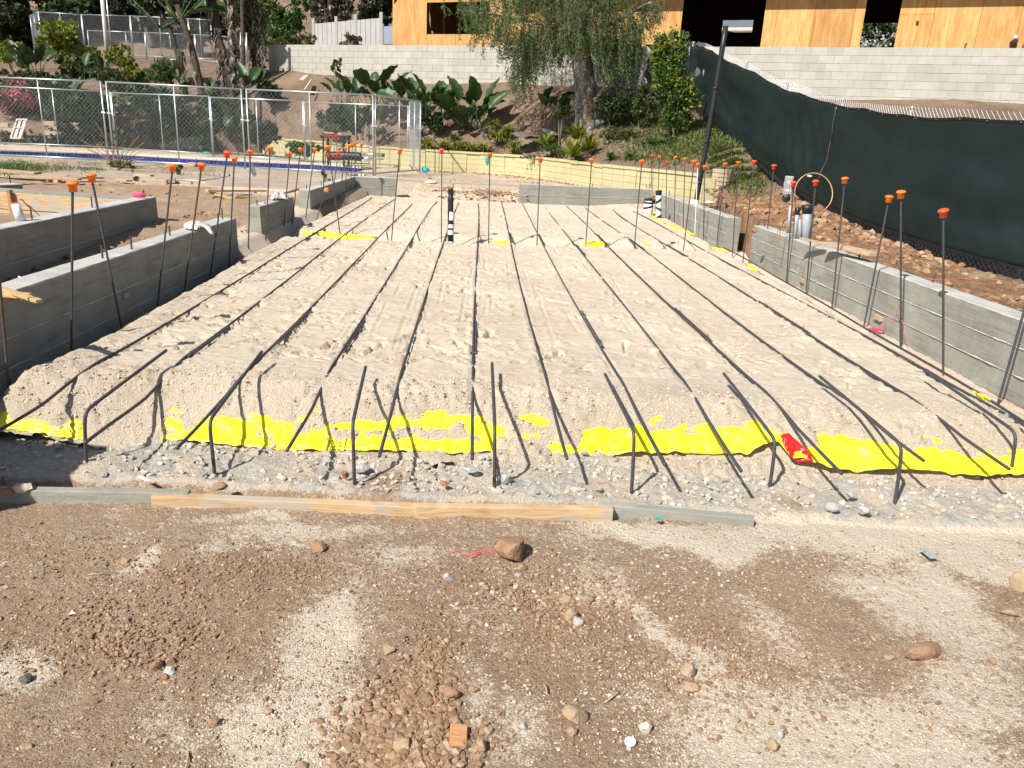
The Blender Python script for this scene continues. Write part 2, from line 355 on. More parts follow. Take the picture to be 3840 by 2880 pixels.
def build_sand():
    xs = np.arange(-3.35, 3.46, .0145)
    ys = np.concatenate([np.arange(3.86, 6.2, .0125), np.arange(6.2, 10, .02), np.arange(10, 12.2, .022), np.arange(12.2, 17.6, .045)])
    X, Y = np.meshgrid(xs, ys)
    base = sand_profile(X, Y); z = base.copy()
    front = sstep(-.05, .35, YF(X) + .28 - Y + fbm(X, Y, .35, 3, 3) * .2)       # 1 on the crumbling face
    z += .020 * fbm(X, Y, 1.1, 3, 1) + .010 * fbm(X, Y, .28, 3, 5)
    flat = 1 - front
    # trowelled / walked on ripples
    z += flat * (.0110 * fbm(X * .30, Y, .14, 4, 9) + .006 * fbm(X, Y, .06, 3, 12))
    cr = np.abs(fbm(X, Y, .055, 3, 15)); z += front * (.034 * (0.5 - cr) + .020 * fbm(X, Y, .03, 2, 18) + .03 * fbm(X, Y, .2, 2, 19))
    soft = sstep(.0, .45, fbm(X, Y, .6, 2, 33)); z += flat * soft * (.012 * (.45 - np.abs(fbm(X, Y, .05, 3, 21))))
    sd = sstep(.35, 0, X - sedge_l(Y)) ; z += sd * .014 * fbm(X, Y, .05, 3, 24)
    def stamp(cx, cy, rx, ry, ang, dep, rim, tread=False):
        i0, i1 = np.searchsorted(xs, [cx - rx * 2.2 - ry, cx + rx * 2.2 + ry]); j0, j1 = np.searchsorted(ys, [cy - ry * 2.2 - rx, cy + ry * 2.2 + rx])
        if i1 <= i0 or j1 <= j0: return
        sx = X[j0:j1, i0:i1] - cx; sy = Y[j0:j1, i0:i1] - cy
        u = (sx * cos(ang) + sy * sin(ang)) / rx; v = (-sx * sin(ang) + sy * cos(ang)) / ry
        r = np.sqrt(u * u + v * v) + fbm(X[j0:j1, i0:i1], Y[j0:j1, i0:i1], .06, 2, 50) * .25
        d = -dep * (1 - sstep(.72, 1.0, r)) * (1 + .5 * v) + rim * np.exp(-((r - 1.12) / .16) ** 2)
        if tread: d += .0025 * np.sin(v * ry * 2 * pi / .016) * (r < .85)
        z[j0:j1, i0:i1] += d
    R = random.Random(11)
    for k in range(330):
        cy = 4.5 + 12.3 * R.random() ** 1.5; cx = R.uniform(-2.7, 2.9)
        stamp(cx, cy, R.uniform(.045, .06), R.uniform(.12, .15), R.uniform(-.9, .9) + (pi / 2 if R.random() < .35 else 0), R.uniform(.003, .013), R.uniform(.002, .009), R.random() < .5)
    for k in range(620):                                              # heel and toe gouges
        cy = 4.35 + 12 * R.random() ** 1.7; cx = R.uniform(-2.7, 2.9) if R.random() < .45 else R.uniform(-2.7, -.2)
        stamp(cx, cy, R.uniform(.012, .03), R.uniform(.03, .09), R.uniform(0, pi), R.uniform(.012, .034), R.uniform(.006, .014))
    for k in range(330):                                             # sharp toe marks near the front
        cy = 4.4 + 4.5 * R.random() ** 1.5; cx = R.uniform(-2.65, 2.9) if R.random() < .6 else R.uniform(-2.65, .3)
        stamp(cx, cy, R.uniform(.015, .03), R.uniform(.04, .12), R.uniform(.8, 2.3), R.uniform(.014, .032), R.uniform(.004, .010))
    for k in range(9):
        cy = 4.45 + 1.3 * R.random(); cx = R.uniform(-2.6, 2.6)
        stamp(cx, cy, R.uniform(.03, .05), R.uniform(.1, .2), R.uniform(-.5, .3), R.uniform(.02, .04), .012)
    # grooves: the prints the bars left when they were laid and moved
    px = X; py = Y
    def groove(a, b, w, dep, rim):
        a = np.array(a[:2]); b = np.array(b[:2]); d = b - a; L = hypot(*d); d = d / L
        i0, i1 = np.searchsorted(xs, [min(a[0], b[0]) - .08, max(a[0], b[0]) + .08]); j0, j1 = np.searchsorted(ys, [min(a[1], b[1]) - .05, max(a[1], b[1]) + .05])
        if i1 <= i0 or j1 <= j0: return
        sx = X[j0:j1, i0:i1] - a[0]; sy = Y[j0:j1, i0:i1] - a[1]
        t = sx * d[0] + sy * d[1]; q = np.abs(sx * d[1] - sy * d[0]) + fbm(X[j0:j1, i0:i1], Y[j0:j1, i0:i1], .08, 2, 60) * .006
        e = sstep(0, .05, t) * sstep(0, .05, L - t)
        z[j0:j1, i0:i1] += e * (-dep * np.exp(-(q / w) ** 2) + rim * np.exp(-((q - w * 2.0) / (w * .7)) ** 2))
    for b in BARW:
        for i in range(len(b) - 1):
            if b[i][1] > 5.2: groove(b[i], b[i + 1], .013, .004, .007)
            elif b[i + 1][1] > 4.2:
                groove(b[i], b[i + 1], .017, .028, .004)
        for k in range(9):
            f = R.uniform(0, .95) ** 1.2; L = b[-1][1] - 4.5; y0 = 4.5 + f * L; ln = R.uniform(.3, 1.3)
            xa = np.interp(y0, b[:, 1], b[:, 0]); xb = np.interp(y0 + ln, b[:, 1], b[:, 0]); o = R.choice([-1, 1]) * R.uniform(.04, .15)
            groove((xa + o, y0), (xb + o + R.uniform(-.03, .03), y0 + ln), .010, R.uniform(.006, .016), .006)
    ym = yellow_mask(X, Y, base) & (Y < 4.6)
    yf = ym.astype(float)
    for _ in range(2): yf[1:-1, 1:-1] = (yf[1:-1, 1:-1] * 2 + yf[:-2, 1:-1] + yf[2:, 1:-1] + yf[1:-1, :-2] + yf[1:-1, 2:]) / 6
    near = (Y < 4.75) & ~ym; z = np.where(near | (yf > .001), np.maximum(z, base + .006 + .006 * fbm(X, Y, .04, 2, 80)), z); z = z * (1 - yf) + (base - .016) * yf
    fr = np.clip(front + sd * .8 + soft * .5, 0, 1)
    nx, ny = len(xs), len(ys); idx = np.arange(nx * ny).reshape(ny, nx)
    Fq = np.stack([idx[:-1, :-1], idx[:-1, 1:], idx[1:, 1:], idx[1:, :-1]], -1).reshape(-1, 4)
    me = mesh_np('sand_bed', np.stack([X, Y, z], -1), Fq)
    a = me.attributes.new('rough', 'FLOAT', 'POINT'); a.data.foreach_set('value', fr.ravel().astype(np.float32))
    o = linkme('sand_bed', me, M['sand']); tag(o, kind='structure')
    return xs, ys, z
SXS, SYS, SZ = build_sand()
def sand_z(x, y):
    i = int(np.clip(np.searchsorted(SXS, x) - 1, 0, len(SXS) - 2)); j = int(np.clip(np.searchsorted(SYS, y) - 1, 0, len(SYS) - 2)); return float(SZ[j, i])

# ------------------------------------------------------------------ ground
POOL = [tuple(P(x, y, .15)[:2]) for x, y in [(-260, 560), (0, 564), (412, 577), (651, 592), (960, 608), (1264, 621), (1420, 637)]]
POOLPOLY = POOL + [(-4.6, 20.6), (-6, 20.25), (-13, 20.1), (-19, 20.0)]
def ground_z(X, Y):
    X = np.asarray(X, float); Y = np.asarray(Y, float)
    l = np.interp(Y, [2, 5, 7, 10.5, 13, 15, 18, 20, 60], [-.28, -.16, -.06, .06, .08, .13, .18, .2, .2])
    f = -.30 + .012 * fbm(X, Y, 1.3, 3, 90)
    r = np.interp(Y, [2, 4, 6, 14, 18, 20], [-.28, .1, .15, .15, .18, .2])
    wl = sstep(-3.18, -3.30, X); wr = sstep(3.45, 3.7, X)
    far = np.interp(Y, [4, 16.9, 17.6, 19, 20], [-.28, -.25, .05, .18, .2])
    mid = np.where(Y < 4, f, far)
    z = mid * (1 - wl) * (1 - wr) + l * wl + r * wr
    front = sstep(3.5, 3.3, Y); z = z * (1 - front) + f * front
    return z
def dust_at(X, Y):
    px, py = prj(X, Y, np.full(X.shape, -.3)); d = np.zeros(X.shape)
    def blob(cx, cy, rx, ry, ang, s):
        nonlocal d
        ux = px - cx + fbm(X, Y, .35, 4, 95) * 130; uy = py - cy + fbm(X, Y, .3, 4, 99) * 90
        u = (ux * cos(ang) + uy * sin(ang)) / rx; v = (-ux * sin(ang) + uy * cos(ang)) / ry
        d = np.maximum(d, s * np.exp(-(u * u + v * v) ** 1.4))
    for b in [(1050, 2760, 270, 200, -.4, 1.1), (1240, 2400, 190, 110, -1.0, .95), (1330, 2270, 100, 60, -1, .7), (520, 2150, 90, 40, -.5, .8), (60, 2500, 110, 90, 0, .95), (650, 2700, 80, 200, 0, .35),
              (3150, 2800, 640, 230, .12, 1.25), (3650, 2620, 260, 200, .5, .7), (2400, 2300, 280, 60, .95, .85), (2650, 2600, 220, 80, 1.0, 1.0), (2210, 2180, 130, 60, .7, .6),
              (3300, 2070, 620, 60, .12, .9), (3500, 1980, 700, 90, .06, 1.1), (2760, 2020, 350, 60, .05, .9), (3500, 2290, 420, 110, .35, .85), (2900, 2380, 220, 60, .5, .6), (2480, 1985, 300, 50, .05, .8),
              (1000, 1970, 420, 28, 0, .4), (1500, 2080, 200, 40, 0, .35), (900, 2050, 260, 50, -.2, .35), (1750, 2650, 60, 200, 0, .45), (2000, 2750, 150, 120, 0, .5), (1800, 2330, 160, 160, 0, .25)]: blob(*b)
    d = d + .20 * fbm(X, Y, .4, 4, 101) + .17 + .10 * sstep(2.6, 3.4, Y)
    return np.clip(d, 0, 1.15)
def near_patch():
    xs = np.arange(-4.3, 4.8, .0135); ys = np.concatenate([np.arange(.9, 1.5, .03), np.arange(1.5, 4.35, .0115)])
    X, Y = np.meshgrid(xs, ys); z = ground_z(X, Y)
    px, py = prj(X, Y, np.full(X.shape, -.28))
    foot = sstep(3.46, 3.52, Y + .012 * fbm(X, Y, .5, 2, 130)) * sstep(-2.9, -2.7, X + 0 * Y)
    foot = np.clip(foot * (X < 3.6), 0, 1)
    rough = np.clip(.35 + .9 * fbm(X, Y, .5, 3, 105), .15, 1)
    clod = np.exp(-(((px - 1500) / 220) ** 2 + ((py - 2740) / 200) ** 2)) + .6 * np.exp(-(((px - 520) / 260) ** 2 + ((py - 2380) / 140) ** 2))
    z += (1 - foot) * (.016 * fbm(X, Y, .35, 3, 107) + (.010 * rough + .02 * clod) * (.5 - np.abs(fbm(X, Y, .045, 3, 110))) + .005 * fbm(X, Y, .022, 2, 112))
    lump = sstep(.05, .35, fbm(X, Y, .22, 3, 120))
    z += foot * (.030 + .022 * fbm(X, Y, .18, 3, 122) + .035 * lump * (.4 - np.abs(fbm(X, Y, .05, 3, 125))) + .007 * fbm(X, Y, .025, 2, 127))
    z -= .03 * sstep(3.40, 3.44, Y) * (1 - foot) * (X < .62) * (X > -2.6)
    nx, ny = len(xs), len(ys); idx = np.arange(nx * ny).reshape(ny, nx)
    Fq = np.stack([idx[:-1, :-1], idx[:-1, 1:], idx[1:, 1:], idx[1:, :-1]], -1).reshape(-1, 4)
    me = mesh_np('ground', np.stack([X, Y, z], -1), Fq)
    a = me.attributes.new('dust', 'FLOAT', 'POINT'); a.data.foreach_set('value', dust_at(X, Y).ravel().astype(np.float32))
    a = me.attributes.new('conc', 'FLOAT', 'POINT'); a.data.foreach_set('value', (foot * (.85 + .7 * fbm(X, Y, .5, 3, 140))).ravel().astype(np.float32))
    tag(linkme('dirt_foreground', me, M['dirt']), kind='structure')
    return xs, ys, z
GXS, GYS, GZ = near_patch()
def gz(x, y):
    i = int(np.clip(np.searchsorted(GXS, x) - 1, 0, len(GXS) - 2)); j = int(np.clip(np.searchsorted(GYS, y) - 1, 0, len(GYS) - 2)); return float(GZ[j, i])
def far_ground():
    xs = np.unique(np.round(np.concatenate([np.linspace(-60, -20, 24), np.arange(-20, 8, .11), np.linspace(8, 60, 30)]), 3))
    ys = np.unique(np.round(np.concatenate([np.linspace(-30, .5, 16), np.arange(.5, 4.3, .2), np.arange(4.3, 20, .085), np.arange(20, 30, .14), np.linspace(30, 34, 5)]), 3))
    X, Y = np.meshgrid(xs, ys); z = ground_z(X, Y)
    dirt = sstep(15.2, 14.6, Y + .2 * fbm(X, Y, 2, 2, 150))
    z += dirt * ((X < -3.4) | (X > 3.5)) * (.05 * fbm(X, Y, .8, 3, 152) + .07 * (.4 - np.abs(fbm(X, Y, .25, 3, 155)))) * (Y > 4.2)
    z += (1 - dirt) * .008 * fbm(X, Y, .6, 3, 157)
    # spoil beyond the sand
    ridge = np.exp(-((Y - 17.9 - .1 * X) / .45) ** 2) * (X > -2.4) * (X < .2); z += ridge * (.12 + .12 * fbm(X, Y, .3, 3, 160))
    z -= .10 * sstep(1.0, 1.2, Y) * sstep(4.3, 4.1, Y) * (X > -4.2) * (X < 4.7)
    pl = inpoly(X, Y, [(a, b + (.12 if i < 7 else -.12)) for i, (a, b) in enumerate(POOLPOLY)]); z = np.where(pl, -1.3, z)
    nx, ny = len(xs), len(ys); idx = np.arange(nx * ny).reshape(ny, nx)
    Fq = np.stack([idx[:-1, :-1], idx[:-1, 1:], idx[1:, 1:], idx[1:, :-1]], -1).reshape(-1, 4)
    me = mesh_np('ground', np.stack([X, Y, z], -1), Fq)
    du = .18 + .2 * fbm(X, Y, .9, 4, 170) + .42 * sstep(14.8, 15.4, Y) + .8 * np.exp(-((Y - 15.0 - .0 * X) / .8) ** 2) * (X < -3.6) * (X > -5.6) * .7
    du += .9 * (np.abs(X + 3.35) < .35) * (Y > 9.2) * (Y < 13)
    a = me.attributes.new('dust', 'FLOAT', 'POINT'); a.data.foreach_set('value', np.clip(du, 0, 1).ravel().astype(np.float32))
    a = me.attributes.new('conc', 'FLOAT', 'POINT'); a.data.foreach_set('value', np.zeros(X.size, np.float32))
    tag(linkme('ground', me, M['dirt']), kind='structure')
far_ground()
# ------------------------------------------------------------------ concrete stem walls
def conc_mat(name, a, b, obj=False):
    n = N(name)
    big = n.ramp(n.noise(1.6, 5, .6), [(.35, 0.0), (.65, 1.0)]); c = n.mix(big, a, b)
    st = n.ramp(n.noise(2.2, 5, .65, stretch=(1, 1, 9)), [(.50, 0.0), (.68, .55)]); c = n.mix(st, c, tuple(k * .62 for k in a))
    wt = n.ramp(n.noise(3.1, 5, .7, dist=.7), [(.60, 0.0), (.75, .5)]); c = n.mix(wt, c, tuple(min(.6, k * 1.5) for k in b))
    gr = n.noise(9, 4, .6, stretch=(.25, .25, 16)); c = n.mix(n.ramp(gr, [(.35, .10), (.5, 0.0)]), c, (.14, .14, .12))
    pit = n.ramp(n.vor(38), [(.0, .55), (.07, 0.0)]); c = n.mix(pit, c, (.12, .12, .11))
    n.col(c); h = n.math('ADD', n.noise(60, 5, .65), n.math('MULTIPLY', gr, .5)); return n.fin(.88, .25, 0, h, .004)
M['conc'] = conc_mat('grey_concrete', (.245, .242, .21), (.33, .325, .28))
def top_mat():  # sun on the wall tops is put into this lighter colour
    n = N('sunlit_trowelled_top'); c = n.mix(n.ramp(n.noise(3, 5, .65), [(.35, 0.0), (.65, 1.0)]), (.38, .375, .35), (.52, .51, .475))
    sp = n.ramp(n.noise(45, 3, .7), [(.30, .7), (.42, 0.0)]); c = n.mix(sp, c, (.27, .25, .23)); n.col(c); return n.fin(.9, .2, 0, n.noise(70, 4, .7), .006)
M['conctop'] = top_mat()
M['seam'] = simple('rough_cement_ridge', (.42, .41, .38), (.54, .53, .49), 30, .95, .1, bd=.004)
M['pink'] = simple('fluorescent_pink', (.9, .06, .16), (.85, .10, .20), 30, .6, .3)
def conc_wall(name, label, cat, a, b, z0a, z0b, z1a, z1b, th=.2, side=1, seams=(.16, .33), dowels=(), cleats=(), batter=.0):
    """face line a->b, body th thick on the given side (+1: to the right of a->b)"""
    a = np.array(a, float)[:2]; b = np.array(b, float)[:2]; d = b - a; L = hypot(*d); d /= L; nrm = np.array([d[1], -d[0]]) * side
    org = (a[0], a[1], z0a); root = thing(name, label, cat, org, 'concrete stem walls round the slab')
    NX = max(2, int(L / .09)); R = random.Random(int(a[0] * 100) + 7)
    zs = [0.0] + [s for s in seams[::-1]] + [1.0]
    def face(off, f, t):         # f: 0 bottom..1 top
        q = a + d * L * t + nrm * off; return (q[0], q[1], (z0a + (z0b - z0a) * t) * (1 - f) + (z1a + (z1b - z1a) * t) * f)
    mb = MB(); rows = [(-.0 - batter, 0.0)]
    hgt = (z1a - z0a); prof = []
    fr = [0] + sorted(1 - s / hgt for s in seams if s < hgt * .97) + [1]
    for i in range(len(fr) - 1):
        o = R.uniform(-.004, .004) * (i < len(fr) - 2)
        prof += [(o - batter * (1 - fr[i]), fr[i] + (.0015 if i else 0)), (o - batter * (1 - fr[i + 1]), fr[i + 1] - (.0015 if i < len(fr) - 2 else .012))]
    prof += [(.006, 1.0), (th - .006, 1.0), (th, .985), (th, 0)]
    V = []; m = len(prof)
    for k in range(NX + 1):
        t = k / NX
        for (o, f) in prof:
            w = .0025 * sin(k * 1.7 + f * 5) if f < .98 else .004 * (random.random() - .5)
            V.append(face(o + (w if f < .98 else 0), f, t) if f < .98 else tuple(np.array(face(o + w, f, t)) + [0, 0, w * .6]))
    Fs = []; mi = []
    for k in range(NX):
        for j in range(m - 1):
            Fs.append((k * m + j, k * m + j + 1, (k + 1) * m + j + 1, (k + 1) * m + j) if side < 0 else (k * m + j, (k + 1) * m + j, (k + 1) * m + j + 1, k * m + j + 1))
            mi.append(1 if prof[j][1] > .97 and prof[j + 1][1] > .97 else 0)
    Fs += [tuple(range(m)), tuple(range(NX * m, NX * m + m))[::-1]]; mi += [0, 0]
    mb.add(V, Fs); mb.m = mi
    mb.build('wall_body', M['conc'], root, org, mats=[M['conctop']])
    if len(fr) > 2:
        for f in fr[1:-1]:
            sb = MB(); pts = []; rr = []
            for k in range(NX * 3 + 1):
                t = k / (NX * 3); q = face(-.002 - batter * (1 - f), f, t); pts.append((q[0], q[1], q[2] + R.uniform(-.002, .002)))
                rr.append(.003 + .007 * max(0, vnoise(k * .35, f * 9, 3) - .25) * (1 if t < .98 else .1))
            sb.tube(pts, rr, 5); sb.build('form_seam', M['seam'], root, org)
    for (px, py, hh, lean) in dowels:     # short steel dowels standing in the wall top
        z1 = (z1a + z1b) / 2; q = P(px, py, z1); v = q[:2] - a; t = float(np.clip(v @ d, .03, L - .03)); off = float(np.clip(v @ nrm, .05, th - .05))
        z = z1a + (z1b - z1a) * t / L; p = a + d * t + nrm * off; db = MB()
        db.tube([(p[0], p[1], z - .05), (p[0] + lean * hh, p[1], z + hh)], .008, 8); db.build('dowel', M['rebar'], root, org)
    for (t, f, ln, red) in cleats:
        q = np.array(face(-.012 - batter * (1 - f), f, t)); cb = MB(); u = np.array([d[0], d[1], 0]) * ln / 2
        cb.beam(q - u, q + u * .8, .03, .045); w = np.array([nrm[0], nrm[1], 0])
        tip = q - u * 1.25
        cb.add([tuple(q - u + w * .014 + [0, 0, .022]), tuple(q - u - w * .014 + [0, 0, .022]), tuple(q - u - w * .014 - [0, 0, .022]), tuple(q - u + w * .014 - [0, 0, .022]), tuple(tip)], [(0, 1, 4), (1, 2, 4), (2, 3, 4), (3, 0, 4)])
        o = cb.build('wood_cleat', M['pink'] if red else M['lumber_old'], root, org, bevel=.003)
        if red: o['label'] = 'wooden cleat sprayed fluorescent red'
        nb = MB()
        for s in (-.3, .35):
            c = q + np.array([d[0], d[1], 0]) * ln * s - w * .014; nb.tube([tuple(c), tuple(c - w * .006)], .004, 6)
        nb.build('nail_head', M['rebar'], o)
    return root, face
# left side
L1a = P(885, 818, .35); L1n = P(82, 1095, .35); dv = (L1n - L1a); dv /= hypot(dv[0], dv[1]); L1b = L1a + dv * 6.6
L1b[0] -= .05
WL1, fL1 = conc_wall('concrete_wall', 'long shaded grey concrete wall at the left edge with a white rag on top', 'concrete wall', L1a, L1b, -.35, -.4, .35, .37, side=1, batter=.015,
    seams=(.25, .42), dowels=[(385, 968, .10, 0), (494, 934, .11, 0), (637, 882, .09, 0), (834, 818, .12, 0), (818, 822, .07, 0)], cleats=[(.435, .58, .10, 0), (.115, .56, .09, 0)])
L2a = P(1100, 738, .37); L2b = P(973, 775, .37)
conc_wall('concrete_wall', 'short concrete wall block left of the sand, alone between two gaps', 'concrete wall', L2a, L2b, -.35, -.35, .37, .37, side=1, th=.17, batter=.03, seams=(.24,), dowels=[(964, 770, .07, 0), (1000, 765, .03, .3)], cleats=[(.22, .50, .14, 0)])
L3a = P(1330, 663, .37); L3b = P(1161, 715, .37)
conc_wall('concrete_wall', 'concrete wall running to the far left corner behind a row of orange caps', 'concrete wall', L3a, L3b, -.35, -.35, .37, .37, side=1, th=.18, batter=.02, seams=(.24, .45), dowels=[(1205, 695, .06, 0), (1150, 708, .06, 0), (1268, 668, .07, 0), (1310, 660, .08, 0)], cleats=[(.85, .42, .11, 0), (.42, .52, .11, 0)])
E1b = P(1488, 668, .37)
conc_wall('concrete_wall', 'short end wall across the far left corner with a diagonal shadow on it', 'concrete wall', L3a + [-.1, .03, 0], E1b, -.3, -.3, .37, .37, side=-1, th=.18, seams=(.22,), dowels=[(1355, 662, .05, 0)])
# right side
R1a = P(2815, 843, .36); R1m = P(3100, 925, .37); R1n = P(3840, 1191, .39)
dv = (R1n - R1m); dv /= hypot(dv[0], dv[1]); R1b = R1n + dv * 2.6; R1a[0] += .05
WR1, fR1 = conc_wall('concrete_wall', 'long grey concrete wall at the right edge with three pale form lines', 'concrete wall', R1a, R1b, -.35, -.35, .36, .40, side=-1, batter=.02,
    seams=(.18, .36), dowels=[(3033, 902, .09, 0), (3218, 968, .09, .2), (3494, 1060, .085, .3), (2925, 860, .06, 0), (2835, 838, .06, 0), (2867, 845, .06, 0)], cleats=[(.245, .42, .12, 0), (.475, .42, .14, 0)])
R2a = P(2732, 816, .36); R2b = P(2462, 722, .36)
conc_wall('concrete_wall', 'concrete wall on the right between the white taped pipes and the gap in the wall', 'concrete wall', R2b, R2a, -.35, -.35, .36, .36, side=-1, batter=.01, seams=(.24, .46),
    dowels=[(2500, 735, .1, 0), (2660, 775, .07, 0), (2745, 800, .09, 0), (2755, 803, .07, 0)], cleats=[(.13, .5, .1, 0), (.42, .42, .1, 1), (.80, .45, .12, 0)])
BWa = P(1955, 690, .38); BWb = P(2450, 710, .38)
conc_wall('concrete_wall', 'low concrete wall across the far right end of the sand with a pale line along it', 'concrete wall', BWa, BWb, -.3, -.3, .38, .38, side=-1, seams=(.22,),
    dowels=[(1998, 690, .06, 0), (2014, 690, .06, 0), (2222, 700, .07, 0), (2418, 706, .09, 0), (2430, 706, .12, 0)])
# the next room to the left
F1a = P(585, 738, .38); F1b = P(0, 860, .38); dv = F1b - F1a; dv /= hypot(dv[0], dv[1]); F1e = F1a + dv * 5.2
conc_wall('concrete_wall', 'second concrete wall further left, beyond the strip of bare dirt', 'concrete wall', F1a, F1e, -.15, -.2, .38, .38, side=1, batter=.01, seams=(.30,),
    dowels=[(120, 822, .11, 0), (346, 779, .12, 0), (527, 740, .06, 0), (541, 738, .09, 0), (497, 733, .08, 0)])
G1a = P(83, 690, .38); G1b = P(-160, 700, .38)
conc_wall('concrete_wall', 'small corner of concrete wall at the left edge under three steel dowels', 'concrete wall', G1a, G1b, -.15, -.15, .38, .38, side=1, th=.25, seams=(),
    dowels=[(3, 672, .1, 0), (14, 674, .1, 0), (25, 676, .1, 0), (35, 674, .11, 0)])

# plywood and lumber wall form of the next room
def beam_thing(name, label, cat, pieces, mat, group=None, part='board'):
    org = tuple(np.array(pieces[0][0], float)); root = thing(name, label, cat, org, group)
    for (a, b, w, h) in pieces:
        mb = MB(); mb.beam(a, b, w, h); mb.build(part, mat, root, org, bevel=.004)
    return root
fA = P(-60, 708, .37); fB = P(478, 742, .37); fz = np.array([0, 0, 1.0])
froot = thing('wall_form', 'timber wall form of wide stained boards behind the second concrete wall', 'timber form', fA)
M['formboard'] = wood('stained_form_board', (.60, .40, .20), (.72, .53, .32), 1, .1, stretch=(14, 14, 3))
def form_mat():
    n = N('form_board_cement_stained'); w = n.noise(1.1, 4, .6, dist=2.0, stretch=(2.2, 2.2, 22)); c = n.mix(n.ramp(w, [(.35, 0.0), (.6, 1.0)]), (.42, .275, .14), (.56, .40, .24))
    kn = n.ramp(n.vor(2.6), [(.04, .7), (.13, 0.0)]); c = n.mix(kn, c, (.36, .17, .06))
    st = n.ramp(n.noise(3.5, 5, .65), [(.50, 0.0), (.56, .8)]); c = n.mix(st, c, (.40, .36, .30)); n.col(c); return n.fin(.85, .2, 0, w, .004)
M['form'] = form_mat()
fd = (fB - fA); fd[2] = 0; fl = hypot(*fd[:2]); fd /= fl
for i, (z0, z1) in enumerate(((.13, .34), (-.09, .12))):
    mb = MB(); mb.beam(fA + fz * (z0 + z1) / 2 - fz * .37, fB + fz * (z0 + z1) / 2 - fz * .37, .04, z1 - z0); mb.build('board', M['form'], froot, fA, bevel=.003)
mb = MB(); back = np.array([-fd[1], fd[0], 0]) * .13; mb.beam(fA + back - fz * .19, fB + back - fz * .19 + fd * .15, .2, .385); mb.build('concrete_core', M['conc'], froot, fA)
for px in (62, 190):
    q = P(px + 4, 790, 0.05); t = float((q - fA) @ fd); p = fA + fd * t - np.array([-fd[1], fd[0], 0]) * .055; mb = MB(); mb.beam((p[0], p[1], -.1), (p[0] - .012, p[1], .385), .07, .045, (1, 0, 0)); mb.build('stake', M['stake_wood'], froot, fA, bevel=.004)
t = .57 * fl; p = fA + fd * t * .52 - np.array([-fd[1], fd[0], 0]) * .03; mb = MB(); mb.tube([(p[0] - .05, p[1] - .04, .27), (p[0], p[1] - .07, .27), (p[0] + .10, p[1] - .08, .16)], .008, 6); mb.build('form_tie', M['rebar'], froot, fA)

# ------------------------------------------------------------------ footing lip and front form boards
lip = thing('footing_edge', 'smooth grey concrete footing edge showing left of the front board', 'footing', P(-100, 1850, -.25)); mb = MB(); a = P(-220, 1838, -.245); b = P(700, 1852, -.245)
mb.beam((a[0], a[1] + .03, -.287), (b[0], b[1] + .03, -.287), .05, .085); mb.build('edge', M['conc'], lip, lip.location, bevel=.004)
lip = thing('footing_edge', 'smooth grey concrete footing edge running right from the end of the front board', 'footing', P(2320, 1900, -.25)); mb = MB(); a = P(2250, 1893, -.245); b = P(2640, 1925, -.252)
mb.beam((a[0], a[1] + .03, -.290), (b[0] + .25, b[1] + .03, -.315), .05, .085); mb.build('edge', M['conc'], lip, lip.location, bevel=.004)
fb = thing('footing_form', 'long timber form board half buried in sand along the front', 'timber board', P(575, 1838, -.25)); a = P(572, 1842, -.238); b = P(1580, 1885, -.242)
mb = MB(); mb.beam((a[0], a[1], -.296), (b[0], b[1], -.300), .05, .09); mb.build('board', M['form'], fb, fb.location, bevel=.004)
fb = thing('footing_form', 'cement stained board with a cut end in the middle of the front edge', 'timber board', P(1590, 1890, -.25)); a = P(1560, 1885, -.243); b = P(2296, 1892, -.243)
mb = MB(); mb.beam((a[0], a[1] - .02, -.292), (b[0], b[1] - .03, -.292), .045, .10); mb.build('board', M['form'], fb, fb.location, bevel=.004)

# ------------------------------------------------------------------ steel bars
def ribs(pts, r, n, pitch=.0115, rib=.0011):
    """dense ribbed path"""
    pts = [np.array(p, float) for p in pts]; out = []; rr = []
    for i in range(len(pts) - 1):
        L = np.linalg.norm(pts[i + 1] - pts[i]); k = max(1, int(L / (pitch / 2)))
        for j in range(k):
            out.append(pts[i] + (pts[i + 1] - pts[i]) * j / k); rr.append(r + (rib if (len(out) % 2) else 0))
    out.append(pts[-1]); rr.append(r); return out, rr
def smooth_path(pts, it=2):
    pts = [np.array(p, float) for p in pts]
    for _ in range(it):
        o = [pts[0]]
        for i in range(len(pts) - 1): o += [pts[i] * .75 + pts[i + 1] * .25, pts[i] * .25 + pts[i + 1] * .75]
        o.append(pts[-1]); pts = o
    return pts
capme = {}
def cap_mesh(k):
    if k not in capme:
        mb = MB(); prof = [(.0235, -.048), (.0252, -.048), (.0262, -.006), (.036, -.002), (.0385, .002), (.036, .009), (.026, .016), (.012, .0195), (.001, .020)]
        mb.lathe((0, 0, 0), prof, 20); me = bpy.data.meshes.new('cap'); me.from_pydata(mb.v, [], mb.f); me.polygons.foreach_set('use_smooth', [True] * len(me.polygons))
        me.materials.append(M[k]); me.update(); capme[k] = me
    return capme[k]
